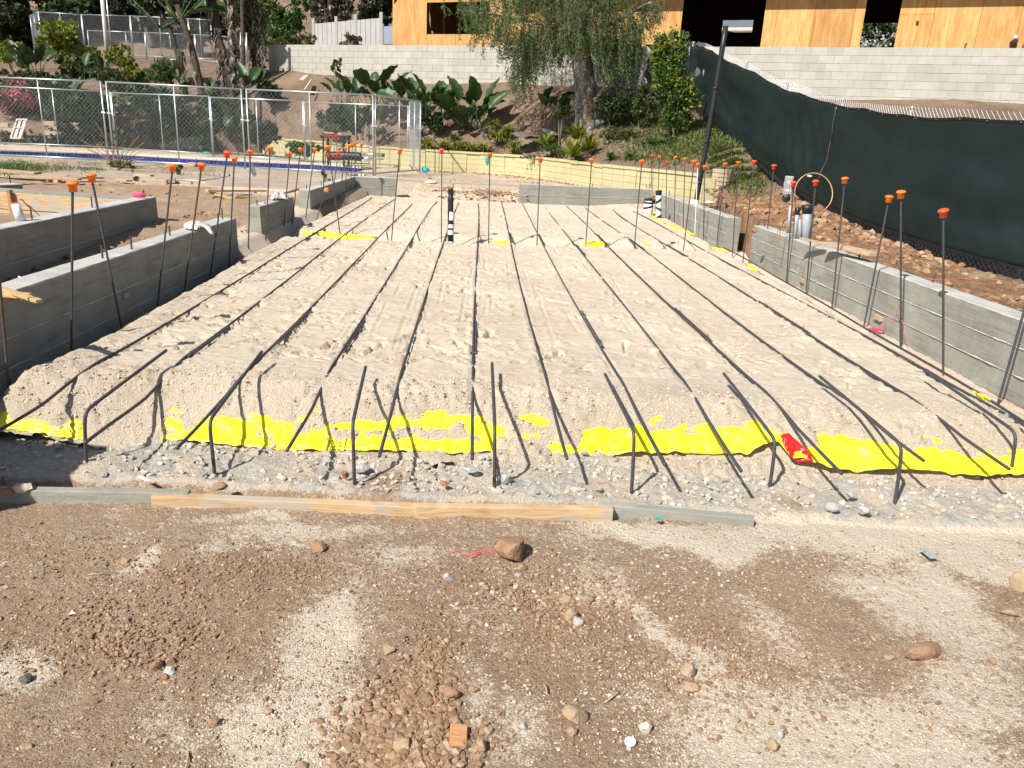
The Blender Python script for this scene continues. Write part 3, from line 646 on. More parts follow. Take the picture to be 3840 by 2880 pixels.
def stake(cap, base, label, grp, red=False, zb=-.15, tilt=None, bow=0, white=False, yshift=0.0):
    b = P(base[0], base[1], zb); t = PY(cap[0], cap[1], b[1] + yshift); ax = (t - b); L = np.linalg.norm(ax); axn = ax / L
    root = thing('rebar_stake', label, 'rebar', b, grp); near = b[1] < 9.5
    p0 = b - axn * .22; mid = (b + t) / 2 + np.array([bow, 0, 0]); path = [p0, b * .9 + mid * .1, mid, t - axn * .004]
    path = smooth_path(path, 2)
    if near: path, rr = ribs(path, .0078, 8)
    else: rr = .0078
    mb = MB(); mb.tube(path, rr, 8 if near else 6); mb.build('bar', M['white_tape'] if white else M['rebar'], root, b, smooth=True)
    o = linkme('cap', cap_mesh('capred' if red else 'cap'), None, root)
    ta = Vector(axn) + (Vector(tilt) if tilt else Vector((random.uniform(-.08, .08), random.uniform(-.08, .08), 0)))
    o.rotation_euler = ta.to_track_quat('Z', 'Y').to_euler(); o.location = Vector(tuple(t - b)); return root
M['white_tape'] = simple('white_pipe_wrap', (.78, .78, .78), (.70, .70, .71), 14, .5, .4, bd=.004)
M['black_tape'] = simple('black_plastic', (.012, .012, .014), (.025, .025, .028), 14, .42, .45)
GL, GR, GM = 'capped rebar stakes beside the left walls', 'capped rebar stakes beside the right walls', 'capped rebar stakes standing across the sand'
LEFT = [((-34, 700), (37, 1487), 'rebar cut by the left edge of the photo, its cap out of frame', 0, -.15),
 ((272, 690), (268, 1340), 'upright rebar with the biggest orange cap, second from the left edge', 0, -.15),
 ((342, 660), (458, 1238), 'ribbed rebar leaning left in front of the first wooden cleat of the long left wall', 0, -.15),
 ((648, 622), (590, 1150), 'orange capped rebar just right of the leaning one, before the left wall', 0, -.15),
 ((757, 618), (690, 1100), 'orange capped rebar passing in front of the white rag', 0, -.15),
 ((853, 573), (787, 1045), 'red capped rusty rebar crossing the second wooden cleat of the left wall', 1, -.15),
 ((879, 594), (858, 1010), 'orange capped rebar at the far end of the long left wall', 0, -.15),
 ((939, 568), (931, 959), 'orange capped rebar in the first gap with a black flap hanging on it', 0, -.15),
 ((1013, 556), (995, 930), 'orange capped rebar before the front end of the short left wall block', 0, -.15),
 ((1087, 576), (1060, 896), 'orange capped rebar before the white cloth on the short wall block', 0, -.15),
 ((1127, 559), (1090, 883), 'orange capped rebar at the far end of the short left wall block', 0, -.15),
 ((1181, 559), (1141, 855), 'orange capped rebar at the front corner of the far left wall', 0, -.13),
 ((1224, 553), (1203, 822), 'orange capped rebar behind the crossing one, before the far left wall', 0, -.12),
 ((1269, 568), (1238, 807), 'lower orange cap just right of the crossing pair', 0, -.12),
 ((1296, 556), (1268, 792), 'orange capped rebar fourth from the far left corner', 0, -.12),
 ((1311, 546), (1284, 782), 'orange capped rebar third from the far left corner, overlapping its neighbour', 0, -.12),
 ((1321, 543), (1313, 767), 'orange capped rebar second from the far left corner', 0, -.12),
 ((1331, 537), (1331, 760), 'orange capped rebar in the far left corner where the walls meet', 0, -.12),
 ((1355, 541), (1353, 748), 'orange capped rebar standing before the short end wall', 0, -.1)]
for c, b, l, r, zb in LEFT: stake(c, b, l, GL, r, zb)
S12 = stake((1231, 551), (1277, 889), 'leaning rebar with a big orange cap crossing the far left wall', GL, 0, -.06)
# the bent stake whose cap faces the camera
b = P(1172, 838, -.12); t1 = PY(1206, 760, b[1] - .02); t2 = PY(1224, 712, b[1] - .18); rt = thing('rebar_stake', 'short bent rebar whose orange cap faces the viewer before the far left wall', 'rebar', b, GL)
mb = MB(); mb.tube(smooth_path([b - [0, 0, .15], t1, t2], 2), .0078, 6); mb.build('bar', M['rebar'], rt, b, smooth=True)
o = linkme('cap', cap_mesh('cap'), None, rt); o.location = Vector(tuple(t2 - b)); o.rotation_euler = Vector((.1, -.9, .45)).to_track_quat('Z', 'Y').to_euler()
for c, b, l, r in [((1499, 563), (1468, 901), 'orange capped rebar left of centre, first of the row across the sand', 0), ((1657, 563), (1655, 903), 'red capped rebar left of the black taped pipe', 1),
 ((1837, 578), (1832, 911), 'orange capped rebar with a green bag snagged on it', 0), ((2026, 596), (2013, 921), 'orange capped rebar right of the one with the green bag', 0),
 ((2219, 599), (2196, 923), 'orange capped rebar beside the middle scrap of yellow sheet', 0), ((2407, 604), (2378, 937), 'orange capped rebar left of the wide white taped pipe', 0), ((2603, 606), (2562, 945), 'orange capped rebar by the leaning black pole, last of the row across the sand', 0)]:
    stake(c, b, l, GM, r, -.03)
RIGHT = [((2445, 584), (2441, 772), 'small red capped rebar at the far right corner', 1, 0), ((2473, 587), (2464, 810), 'orange capped rebar behind the tall white taped pipe', 0, -.08), ((2500, 607), (2497, 830), 'low red capped rebar just right of the taped pipes', 1, -.1),
 ((2534, 589), (2528, 850), 'orange capped rebar before the first cleats of the far right wall', 0, -.1), ((2569, 596), (2561, 870), 'orange capped rebar left of the red sprayed cleat', 0, -.1),
 ((2643, 624), (2638, 905), 'low orange capped rebar right of the black pole', 0, -.12), ((2720, 615), (2687, 926), 'orange capped rebar at the last cleat before the gap on the right', 0, -.12),
 ((2769, 610), (2747, 946), 'orange capped rebar standing in the gap between the right walls', 0, -.12), ((2829, 606), (2788, 964), 'red capped rebar in front of the gap in the right wall', 1, -.14),
 ((2903, 622), (2864, 997), 'red capped rebar at the far end of the long right wall', 1, -.14), ((2976, 685), (2949, 1055), 'red capped rebar before the upturned clear bottle', 1, -.14), ((3059, 681), (3023, 1096), 'red capped rebar inside the loop of brown tubing', 1, -.14),
 ((3169, 671), (3120, 1153), 'orange capped rebar right of the tubing loop before the loose plank', 0, -.14), ((3335, 740), (3240, 1221), 'strongly leaning orange capped rebar before the right wall', 0, -.14), ((3379, 722), (3377, 1297), 'rusty upright rebar with an orange cap beside the leaning one', 0, -.14),
 ((3538, 792), (3537, 1392), 'red capped rebar nearest the viewer on the right', 1, -.14), ((3930, 850), (3744, 1506), 'rebar leaning out of the right edge of the photo', 0, -.14)]
for c, b, l, r, zb in RIGHT: stake(c, b, l, GR, r, zb)
stake((2617, 616), (2605, 887), 'orange capped rebar sleeved in white beside the black pole', GR, 0, -.1, white=True)

# bars lying along the sand
wr = ['leftmost bar lying along the sand, half buried', 'second bar from the left on the sand, doubled by a lap near the front', 'third bar from the left on the sand, its near end hanging over the front slope', 'fourth bar from the left on the sand, lapped and rusty near the front',
 'fifth bar from the left on the sand, broken by buried stretches', 'bar running straight up the middle of the sand', 'first bar right of the middle one on the sand', 'second bar right of the middle one, with a dusty lap near the front', 'third bar right of the middle one, thinly buried in the sand',
 'fourth bar right of the middle one on the sand', 'fifth bar right of the middle one, ending under the bent dowel', 'sixth bar right of the middle one, sinking into the sand', 'rightmost bar lying on the sand, close to the right wall bar']
for bi, (w, lab) in enumerate(zip(BARW, wr)):
    pts = []
    dense = []
    for i in range(len(w) - 1):
        k = max(1, int(hypot(*(w[i + 1] - w[i])[:2]) / .06))
        for j in range(k): dense.append(w[i] + (w[i + 1] - w[i]) * j / k)
    dense.append(w[-1])
    for j, q in enumerate(dense):
        if q[1] > YF(q[0]) + .05:
            s = float(sand_profile(q[0], q[1])) * (0 if q[1] < YF(q[0]) + .3 else 1); t = q[1] - (11.02 + .14 * q[0])
            if -.6 < t < .8: s = 0.0 * s
            zz = s + .010 + .014 * float(sstep(.45, .1, q[1] - YF(q[0]))) + .003 * float(fbm(q[0] * 3, q[1], 1.4, 2, 200 + bi)) - .005 * (bi in (8, 10, 11)); pts.append(np.array([q[0], q[1], zz]))
        else: pts.append(q)
    # smooth z
    Z = np.array([p[2] for p in pts]); Z = np.convolve(np.pad(Z, 4, 'edge'), np.ones(9) / 9, 'valid')
    pts = [np.array([p[0], p[1], z]) for p, z in zip(pts, Z)]
    root = thing('sand_bar', lab, 'rebar', pts[0], 'steel bars laid lengthwise on the sand')
    n5 = [p for p in pts if p[1] < 5.5]; rest = pts[len(n5) - 1:] if n5 else pts
    mb = MB()
    if len(n5) > 1: a, r = ribs(n5, .0082, 8); mb.tube(a, r, 8)
    mb.tube(rest, .0082, 6); mb.build('bar', M['rebar'], root, pts[0], smooth=True)
    # laps tied with wire
    laps = {1: [(.10, .16)], 2: [(.14, .22)], 3: [(.12, .19), (.5, .56)], 5: [(.13, .20)], 6: [(.55, .62)], 7: [(.14, .22), (.5, .58)], 8: [(.5, .58)], 9: [(.16, .24), (.52, .6)], 10: [(.5, .6)], 11: [(.2, .3), (.5, .6)], 0: [(.5, .6)], 4: [(.55, .62)]}.get(bi, [])
    for (f0, f1) in laps:
        seg = pts[int(f0 * len(pts)):int(f1 * len(pts)) + 1]
        if len(seg) < 3: continue
        lb = MB(); s = [p + np.array([.018, 0, .002]) for p in seg]; lb.tube(s, .0082, 6); lb.build('lap_bar', M['rebar'], root, pts[0], smooth=True)
        for m_ in (.15, .85):
            q = seg[int(m_ * (len(seg) - 1))]; wbm = MB()
            wbm.tube([tuple(q + np.array([.009 + .022 * cos(a), .004 * a, .003 + .014 * sin(a)])) for a in np.linspace(0, 4 * pi, 18)] + [tuple(q + np.array([.03, .05, .03]))], .0014, 4); wbm.build('tie_wire', M['rebar'], root, pts[0])
def long_bar(pts, label, zs):
    w = [P(x, y, z) for (x, y), z in zip(pts, zs)]; w = smooth_path(w, 2); root = thing('edge_bar', label, 'rebar', w[0], 'long bars along the wall trenches')
    n5 = [p for p in w if p[1] < 7]; rest = w[len(n5) - 1:] if n5 else w; mb = MB()
    if len(n5) > 1: a, r = ribs(n5, .0085, 8); mb.tube(a, r, 8)
    mb.tube(rest, .0085, 6); mb.build('bar', M['rebar'], root, w[0], smooth=True)
long_bar([(4100,1760),(3840,1580),(3557,1405),(3262,1242),(3127,1160),(3019,1098),(2949,1060),(2880,1020),(2788,965),(2714,928)], 'long dark bar following the foot of the right wall', [-.06] * 10)
long_bar([(-60,1560),(0,1520),(265,1358),(455,1243),(690,1104),(890,990),(960,955),(1134,866),(1172,842)], 'long bar in the shaded trench at the foot of the left wall', [-.15] * 7 + [-.13, -.1])
long_bar([(3990,1700),(3840,1592),(3735,1533),(3560,1440),(3470,1385)], 'short bar lapped beside the right trench bar at the right edge', [-.0, -.0, -.0, 0, 0])

# bent bars rising from the front footing
BENT = [((323,1726),(315,1544),(623,1314),'leftmost bent bar rising from the front footing over the sand'), ((805,1772),(783,1578),(982,1318),'second bent bar from the left at the front, crossing a straight one'),
 ((1329,1806),(1322,1587),(1371,1375),'rusty bent bar from the front footing, third from the left'), ((1854,1822),(1856,1609),(1845,1362),'nearly straight bent bar in the middle of the front'),
 ((2369,1841),(2380,1622),(2269,1403),'bent bar standing over the centre of the right yellow sheet'), ((2887,1824),(2910,1652),(2714,1401),'bent bar rising beside the red patch on the yellow sheet'),
 ((3358,1874),(3386,1670),(3073,1411),'bent bar second from the right at the front'), ((3785,1804),(3815,1622),(3466,1388),'rightmost bent bar rising from the front footing')]
for b, m_, t, lab in BENT:
    B = P(*b, -.26); best = min(np.arange(0, .6, .004), key=lambda h: abs(prj(B[0], B[1], B[2] + h)[1] - m_[1])); Mi = PY(m_[0], m_[1], B[1] + .0); T = P(t[0], t[1], .10)
    pts = smooth_path([B - [0, 0, .12], B, Mi + (B - Mi) * .22, Mi * .96 + B * .02 + T * .02, Mi + (T - Mi) * .12, T], 2); root = thing('bent_rebar', lab, 'rebar', B, 'bent bars along the front footing')
    a, r = ribs(pts, .0086, 10); mb = MB(); mb.tube(a, r, 10); mb.build('bar', M['rebar'], root, B, smooth=True)
# ------------------------------------------------------------------ yellow vapour barrier
def yel_mat():
    n = N('yellow_plastic_sheet'); c = n.mix(n.ramp(n.noise(3, 3, .5), [(.3, 0.0), (.7, 1.0)]), (.86, .76, .015), (.92, .84, .04))
    d = n.ramp(n.noise(14, 5, .75), [(.60, 0.0), (.72, .55)]); c = n.mix(d, c, (.62, .52, .30)); n.col(c)
    m = n.fin(.42, .4, 0, n.noise(5, 3, .5), .02); n.b.inputs['Subsurface Weight'].default_value = 0.0; return m
M['yellow'] = yel_mat(); M['redpatch'] = simple('red_tape_patch', (.62, .012, .015), (.75, .03, .03), 9, .3, .5)
M['greyprint'] = simple('pale_grey_print', (.45, .42, .05), (.5, .46, .08), 40, .5, .3)
def sheet(label, low, high, name='yellow_sheet', lift=.035, n=140, parent=None, mat=None, sag=0.0):
    """low/high: photo lines of the free lower edge and of the buried upper edge"""
    lx = [p[0] for p in low]; ly = [p[1] for p in low]; hx = [p[0] for p in high]; hy = [p[1] for p in high]
    V = []; m = 11; R = random.Random(int(lx[0])); x0, x1 = lx[0], lx[-1]
    for i in range(n + 1):
        x = x0 + (x1 - x0) * i / n; yl = np.interp(x, lx, ly) + 3 * sin(i * .9) * vnoise(i * .3, 2, 7); yh = np.interp(x, hx, hy)
        for j in range(m):
            f = j / (m - 1); q = hit(x, yl + (yh - yl) * f, .004)
            wav = float(fbm(x * .01, f * 1.2, 1.6, 2, 300)); e = (1 - f) ** 3
            q = np.array(q) + np.array([0, -.6, .5]) * e * (lift * (.55 + wav)) + np.array([0, -.4, .7]) * .040 * abs(float(fbm(x * .011, f * 2.2, .8, 2, 310))) * (1 - f) ** .5
            V.append(q)
    V = np.array(V); idx = np.arange((n + 1) * m).reshape(n + 1, m); Fq = np.stack([idx[:-1, :-1], idx[1:, :-1], idx[1:, 1:], idx[:-1, 1:]], -1).reshape(-1, 4)
    org = V[0].copy(); root = parent or thing(name, label, 'plastic sheet', org, 'yellow plastic sheeting under the sand'); base = Vector(tuple(org))
    if parent is not None: org = np.array(tuple(parent.location))
    me = mesh_np('sheet', V - org, Fq); o = linkme('sheet', me, mat or M['yellow'], root)
    s = o.modifiers.new('thick', 'SOLIDIFY'); s.thickness = .0012; return root
sheet('piece of yellow sheet in the shade at the front left corner', [(-200, 1625), (0, 1622), (60, 1614), (180, 1638), (320, 1655)], [(-200, 1530), (330, 1545)], n=70, lift=.03)
sm = sheet('long yellow sheet poking out of the sand left of the middle, with faint grey print', [(590, 1650), (690, 1660), (800, 1667), (960, 1683), (1090, 1692), (1350, 1694), (1500, 1695), (1700, 1705), (1860, 1700), (1925, 1690)], [(590, 1500), (2060, 1520)], n=170, lift=.03)
sr = sheet('long wavy yellow sheet at the front right with a red patch', [(1950, 1700), (2048, 1703), (2120, 1716), (2200, 1722), (2330, 1706), (2500, 1703), (2720, 1707), (2800, 1709), (2860, 1675), (2910, 1665), (2950, 1722), (3030, 1742), (3100, 1765), (3250, 1775), (3400, 1768), (3600, 1785), (3680, 1801), (3760, 1785), (3900, 1790)],
    [(1950, 1540), (2700, 1545), (3200, 1600), (3900, 1660)], n=230, lift=.05)
def patch(poly, mat, off, parent, name):
    """small flat piece lying on the sheet, from its photo outline (fan of finely split triangles)"""
    c = np.mean(np.array(poly, float), 0); V = []; Fs = []; rings = 4; k = len(poly) * 5
    out = []
    for i in range(len(poly)):
        a = np.array(poly[i], float); b = np.array(poly[(i + 1) % len(poly)], float)
        for j in range(5): out.append(a + (b - a) * j / 5)
    for r in range(1, rings + 1):
        for p in out:
            q = c + (p - c) * r / rings; V.append(hit(q[0], q[1], .004) + np.array([0, -.55, .45]) * off * (1 + .4 * sin(q[0] * .05)))
    V.append(hit(c[0], c[1], .004) + np.array([0, -.55, .45]) * off * (1 + .4 * sin(c[0] * .05)))
    for r in range(rings - 1):
        for i in range(k): Fs.append((r * k + i, r * k + (i + 1) % k, (r + 1) * k + (i + 1) % k, (r + 1) * k + i))
    n0 = rings * k
    for i in range(k): Fs.append((n0, (i + 1) % k, i))
    mb = MB(); mb.add(V, Fs); o = mb.build(name, mat, parent, tuple(parent.location), smooth=True); s = o.modifiers.new('thick', 'SOLIDIFY'); s.thickness = .001; return o
patch([(2908, 1648), (2940, 1638), (2985, 1662), (3012, 1695), (3032, 1744), (2985, 1740), (2945, 1722), (2925, 1690)], M['redpatch'], .085, sr, 'red_patch')
M['yellow2'] = M['yellow']
# small pieces in the cross trench and beside the walls
def scrap(label, quad, zs, grp='yellow plastic sheeting under the sand'):
    pts = [P(x, y, z) for (x, y), z in zip(quad, zs)]; root = thing('yellow_sheet', label, 'plastic sheet', pts[0], grp); mb = MB(); n = 12; V = []
    a, b, c, d = pts      # a-b near edge, d-c far edge
    for i in range(n + 1):
        for j in range(4):
            s, t = i / n, j / 3; q = (a * (1 - s) + b * s) * (1 - t) + (d * (1 - s) + c * s) * t; V.append(q + [0, .01 * sin(i * 2.1), .016 * sin(s * 9) * (1 - t) + .008 * sin(i * 1.3 + j)])
    mb.add(V, [(i * 4 + j, (i + 1) * 4 + j, (i + 1) * 4 + j + 1, i * 4 + j + 1) for i in range(n) for j in range(3)])
    o = mb.build('sheet', M['yellow'], root, pts[0], smooth=True); s = o.modifiers.new('thick', 'SOLIDIFY'); s.thickness = .002
scrap('yellow strip lying in the cross trench near the left walls', [(1136, 884), (1415, 902), (1415, 886), (1132, 864)], [-.05, -.03, 0.0, .02])
scrap('thin yellow edge in the cross trench in the middle', [(1833, 913), (1925, 916), (1922, 903), (1840, 905)], [-.04, -.04, -.02, -.01])
scrap('yellow scrap beside the capped rebar in the cross trench, right of the middle', [(2185, 924), (2285, 922), (2288, 909), (2195, 902)], [-.03, -.03, 0, .03])
scrap('tiny yellow scrap in the cross trench near the right', [(2410, 918), (2436, 922), (2424, 911), (2412, 910)], [0, 0, .02, .02])
scrap('yellow strip at the foot of the white taped pipes', [(2428, 808), (2502, 845), (2490, 826), (2440, 805)], [.01, .0, .02, .02])
scrap('yellow strip along the foot of the far right wall', [(2503, 846), (2612, 892), (2604, 875), (2510, 838)], [.0, .0, .02, .02])
scrap('yellow flap in front of the gap in the right wall', [(2672, 938), (2733, 950), (2725, 936), (2668, 926)], [-.01, -.01, .03, .03])
scrap('yellow flap under the long bar below the tubing loop', [(2795, 998), (2842, 1024), (2830, 1000), (2805, 990)], [-.01, -.01, .02, .02])
scrap('yellow strip along the shaded trench of the left wall', [(430, 1262), (620, 1152), (605, 1148), (415, 1255)], [-.1, -.1, -.07, -.07])
scrap('yellow flap near the right trench bar', [(3640, 1472), (3715, 1508), (3680, 1480), (3650, 1470)], [-.02, -.02, .0, .0])
scrap('thin yellow strip in the trench by the far end of the left wall', [(860, 1025), (952, 966), (945, 962), (850, 1018)], [-.08, -.08, -.06, -.06])
# ------------------------------------------------------------------ hillside
YW = [(-9.4, 29.5), (-6.8, 27.0), (-4.6, 24.9), (-2.85, 24.0), (-.5, 24.0), (.96, 21.8), (2.08, 19.2), (3.15, 17.9), (3.95, 16.6)]
CA = P(1005, 167, 4.0); CB = P(3840, 180, 4.0); cd = CB - CA; cd[2] = 0; CL = hypot(*cd[:2]); cd /= CL; cn = np.array([-cd[1], cd[0], 0])   # cn points away from the viewer
def on_line(x, y, off=0.0):
    """photo point met with the vertical plane of the block wall pushed back by off -> (along, z)"""
    d = ray(x, y); p0 = CA + cn * off; t = ((p0 - CC) @ cn) / (d @ cn); q = CC + d * t; return float((q - CA) @ cd), float(q[2])
def wp(u, off, z): q = CA + cd * u + cn * off; return np.array([q[0], q[1], z])
ANCH = [(3.6,1,.2),(3.6,3,.25),(3.6,6,.30),(3.6,9,.31),(3.6,12,.33),(3.8,14,.38),(4.3,16.2,.6),(6,5,.15),(5.71,8.9,.11),(5.43,9.75,.15),(5.24,11.65,.24),(5.3,14.15,.36),(5.04,15.35,.61),(5.18,17.3,.8),(4.65,18.15,1.3),(4.81,20.85,1.7),(4.91,24.2,2.3),
 (8,6,.3),(8,10,.7),(9,14,1.3),(9,18,2.0),(12,15,1.9),(16,15,2.4),(20,8,2.0),(12,4,.8)]
for (a, b), (c, e) in zip(YW[:-1], YW[1:]):
    L = hypot(c - a, e - b); nx, ny = -(e - b) / L, (c - a) / L; ANCH.append(((a + c) / 2 + nx * .3, (b + e) / 2 + ny * .3, .70))
for x, y in [(1005, 272), (1250, 290), (1500, 308), (1900, 318), (2400, 345), (2800, 362), (3000, 376), (3400, 380), (3840, 392)]:
    u, z = on_line(x, y); q = wp(u, -.1, z); ANCH.append(tuple(q))
for u in (0, 8, 16, 24): ANCH.append(tuple(wp(u, 2, 3.6))); ANCH.append(tuple(wp(u, 14, 4.0)))
for x, y, Y in [(2220, 462, 23.5), (1780, 490, 25.3), (1500, 470, 26.2), (1250, 420, 27.5), (1000, 400, 28.8), (850, 350, 31), (900, 480, 28.2), (600, 470, 27.8), (200, 450, 27.8), (600, 300, 33), (200, 300, 33.5), (500, 215, 46), (200, 190, 50), (900, 230, 46), (0, 300, 34), (0, 440, 28), (-400, 430, 28), (-400, 280, 36)]: ANCH.append(tuple(PY(x, y, Y)))
ANCH += [(-45, 60, 7), (0, 52, 4.6), (-20, 60, 6.5), (35, 30, 4), (12, 60, 5.5), (45, 60, 7), (-45, 30, 1.5), (-40, 90, 17), (0, 90, 17), (40, 90, 17), (-20, 75, 12), (10, 75, 11)]
ANCH = np.array(ANCH); _n = len(ANCH)
def _phi(r2): return np.where(r2 > 1e-9, .5 * r2 * np.log(np.maximum(r2, 1e-9)), 0)
_A = np.zeros((_n + 3, _n + 3)); _d2 = ((ANCH[:, None, :2] - ANCH[None, :, :2]) ** 2).sum(-1); _A[:_n, :_n] = _phi(_d2) + np.eye(_n) * .3
_A[:_n, _n] = 1; _A[:_n, _n + 1:] = ANCH[:, :2]; _A[_n, :_n] = 1; _A[_n + 1:, :_n] = ANCH[:, :2].T
_W = np.linalg.solve(_A, np.concatenate([ANCH[:, 2], [0, 0, 0]]))
def hill_z(X, Y):
    X = np.asarray(X, float); Y = np.asarray(Y, float); z = _W[_n] + _W[_n + 1] * X + _W[_n + 2] * Y
    for i in range(_n): z = z + _W[i] * _phi((X - ANCH[i, 0]) ** 2 + (Y - ANCH[i, 1]) ** 2)
    return np.clip(z, .1, 22)
HB = [(3.53, -4), (3.53, 3), (3.58, 8.6), (3.42, 10.9), (3.42, 12.2), (3.05, 17.2), (3.2, 18.0)] ; HB = [(3.55, -4), (3.55, 8.6), (3.42, 12.2), (3.7, 15.0), (4.0, 16.6)] + [(a, b + .1) for a, b in YW[::-1]] + [(-14, 27.1), (-60, 27.1), (-60, 120), (60, 120), (60, -4)]
def build_hill():
    xs = np.unique(np.round(np.concatenate([np.linspace(-60, -26, 18), np.arange(-26, -10, .2), np.arange(-10, 7, .09), np.arange(7, 16, .3), np.linspace(16, 60, 16)]), 3))
    ys = np.unique(np.round(np.concatenate([np.linspace(-4, 3, 4), np.arange(3, 29, .09), np.arange(29, 40, .25), np.linspace(40, 110, 30)]), 3))
    X, Y = np.meshgrid(xs, ys); z = hill_z(X, Y); near = (Y < 40)
    z = z + near * (.05 * fbm(X, Y, 1.6, 4, 400) + .035 * (.4 - np.abs(fbm(X, Y, .4, 3, 405))))
    sp = (X < 5.6) & (Y < 16.5); z = z + sp * (.06 * (.5 - np.abs(fbm(X, Y, .25, 3, 410))) + .03 * fbm(X, Y, .12, 2, 412))
    mound = np.exp(-(((X - 4.3) / .55) ** 2 + ((Y - 12.3) / 1.6) ** 2)); z = z + mound * (.28 + .15 * fbm(X, Y, .35, 3, 420))
    z = np.where((Y > 40), z + .6 * fbm(X, Y, 9, 3, 430), z)
    ins = inpoly(X, Y, HB); z = np.where(ins, z, -1.2)
    keep = ins[:-1, :-1] | ins[1:, :-1] | ins[:-1, 1:] | ins[1:, 1:]
    nx, ny = len(xs), len(ys); idx = np.arange(nx * ny).reshape(ny, nx)
    Fq = np.stack([idx[:-1, :-1], idx[:-1, 1:], idx[1:, 1:], idx[1:, :-1]], -1)[keep]
    me = mesh_np('hillside', np.stack([X, Y, z], -1), Fq)
    red = np.clip(sstep(5.7, 5.2, X) * sstep(16.5, 14, Y), 0, 1)
    a = me.attributes.new('red', 'FLOAT', 'POINT'); a.data.foreach_set('value', red.ravel().astype(np.float32))
    tag(linkme('hillside', me, M['hillm']), kind='structure')
def hill_mat():
    n = N('hillside_soil'); c = n.mix(n.ramp(n.noise(1.3, 6, .65), [(.35, 0.0), (.65, 1.0)]), (.17, .115, .08), (.27, .195, .14))
    g = n.ramp(n.noise(.6, 5, .6), [(.55, 0.0), (.66, .5)]); c = n.mix(g, c, (.10, .10, .045))
    r = n.mix(n.ramp(n.noise(7, 5, .65), [(.35, 0.0), (.65, 1.0)]), (.23, .12, .062), (.36, .23, .14)); c = n.mix(n.attr('red'), c, r)
    sp = n.ramp(n.noise(16, 3, .75), [(.62, 0.0), (.7, .6)]); c = n.mix(sp, c, (.42, .35, .27)); n.col(c); return n.fin(.95, .1, 0, n.noise(9, 6, .7), .09)
M['hillm'] = hill_mat()
build_hill()
def hz(x, y): return float(hill_z(np.array([x]), np.array([y]))[0])
def onhill(x, y, y0=None):
    """march a photo ray to the hillside"""
    d = ray(x, y); prev = None
    for t in np.arange(14 if y0 is None else y0, 90, .15):
        q = CC + d * t
        if q[2] <= hz(q[0], q[1]): return q
    return CC + d * 60

# ------------------------------------------------------------------ patio slab, pool
def patio():
    c = N('weathered_patio_concrete'); k = c.mix(c.ramp(c.noise(1.2, 5, .6), [(.35, 0.0), (.65, 1.0)]), (.33, .26, .20), (.43, .36, .29)); k = c.mix(c.ramp(c.noise(3.5, 5, .7, dist=.6), [(.55, 0.0), (.7, .6)]), k, (.24, .15, .10))
    c.col(k); M['patio'] = c.fin(.9, .2, 0, c.noise(30, 4, .6), .01)
    def slab(name, poly, z0, z1, joints=None):
        mb = MB(); n = len(poly); mb.add([(x, y, z0) for x, y in poly] + [(x, y, z1) for x, y in poly], [tuple(range(n))[::-1], tuple(range(n, 2 * n))] + [(i, (i + 1) % n, n + (i + 1) % n, n + i) for i in range(n)])
        return mb.build(name, M['patio'])
    # slabs of the patio, joints left open between them
    rows = [((-14, 15.3), (-14, 19.9)), ]
    xs = [-13.6, -11.2, -8.8, -6.4, -4.05]
    root = thing('patio', 'cracked tan concrete patio between the dirt and the pool fence', 'patio', (-8, 17, .1)); R = random.Random(3)
    for i in range(4):
        for (y0, y1) in ((15.6, 17.6), (17.63, 20.0)):
            mb = MB(); x0, x1 = xs[i] + .015, xs[i + 1] - .015; z = .235 + R.uniform(-.008, .008) - (.05 if y0 < 17 else 0); mb.box(((x0 + x1) / 2, (y0 + y1) / 2 , z - .06), (x1 - x0, y1 - y0, .12)); mb.build('slab', M['patio'], root, (-8, 17, .1), bevel=.01)
    for (x0, x1, y0, y1) in [(-4.0, -1.2, 18.9, 21.4), (-1.17, 1.6, 18.9, 21.0), (-4.0, -1.2, 21.43, 23.6)]:
        mb = MB(); mb.box(((x0 + x1) / 2, (y0 + y1) / 2, .13), (x1 - x0, y1 - y0, .12)); mb.build('slab', M['patio'], root, (-8, 17, .1), bevel=.01)
patio()
M['plaster'] = simple('pool_plaster', (.42, .37, .31), (.52, .47, .40), 2.5, .85, .2, bd=.004)
M['coping'] = simple('pale_coping_stone', (.52, .47, .38), (.62, .57, .48), 6, .8, .25, bd=.003)
M['tile'] = simple('cobalt_blue_tile', (.012, .02, .16), (.03, .05, .26), 5, .18, .5, rv=.25)
M['grout'] = simple('grout', (.35, .38, .46), (.42, .45, .52), 9, .8, .2)
pool = thing('swimming_pool', 'drained swimming pool with a band of blue tiles behind the chain link fence', 'swimming pool', (-9, 23, 0))
PO = (-9, 23, 0)
fpts = [np.array([a, b, 0.0]) for a, b in POOL]
def wallstrip(p, z0, z1, mat, name, off=0):
    mb = MB()
    for a, b in zip(p[:-1], p[1:]):
        d = (b - a) / np.linalg.norm(b - a); nn = np.array([d[1], -d[0], 0]) * off
        mb.add([tuple(a + nn + [0, 0, z0]), tuple(b + nn + [0, 0, z0]), tuple(b + nn + [0, 0, z1]), tuple(a + nn + [0, 0, z1])], [(0, 1, 2, 3)])
    return mb.build(name, mat, pool, PO)
sf = smooth_path(fpts, 2); wallstrip(sf, -1.35, .13, M['plaster'], 'plaster_wall')
wallstrip(sf, -.085, .13, M['grout'], 'grout_band', .006)
mb = MB(); mb.add([(-32, 20.0, -1.15), (-3.5, 20.0, -1.15), (-3.5, 27, -1.15), (-32, 27, -1.15)], [(0, 1, 2, 3)]); mb.build('pool_floor', M['plaster'], pool, PO)
seg = [0.0]
for a, b in zip(sf[:-1], sf[1:]): seg.append(seg[-1] + np.linalg.norm(b - a))
sfa = np.array(sf); TOT = seg[-1]
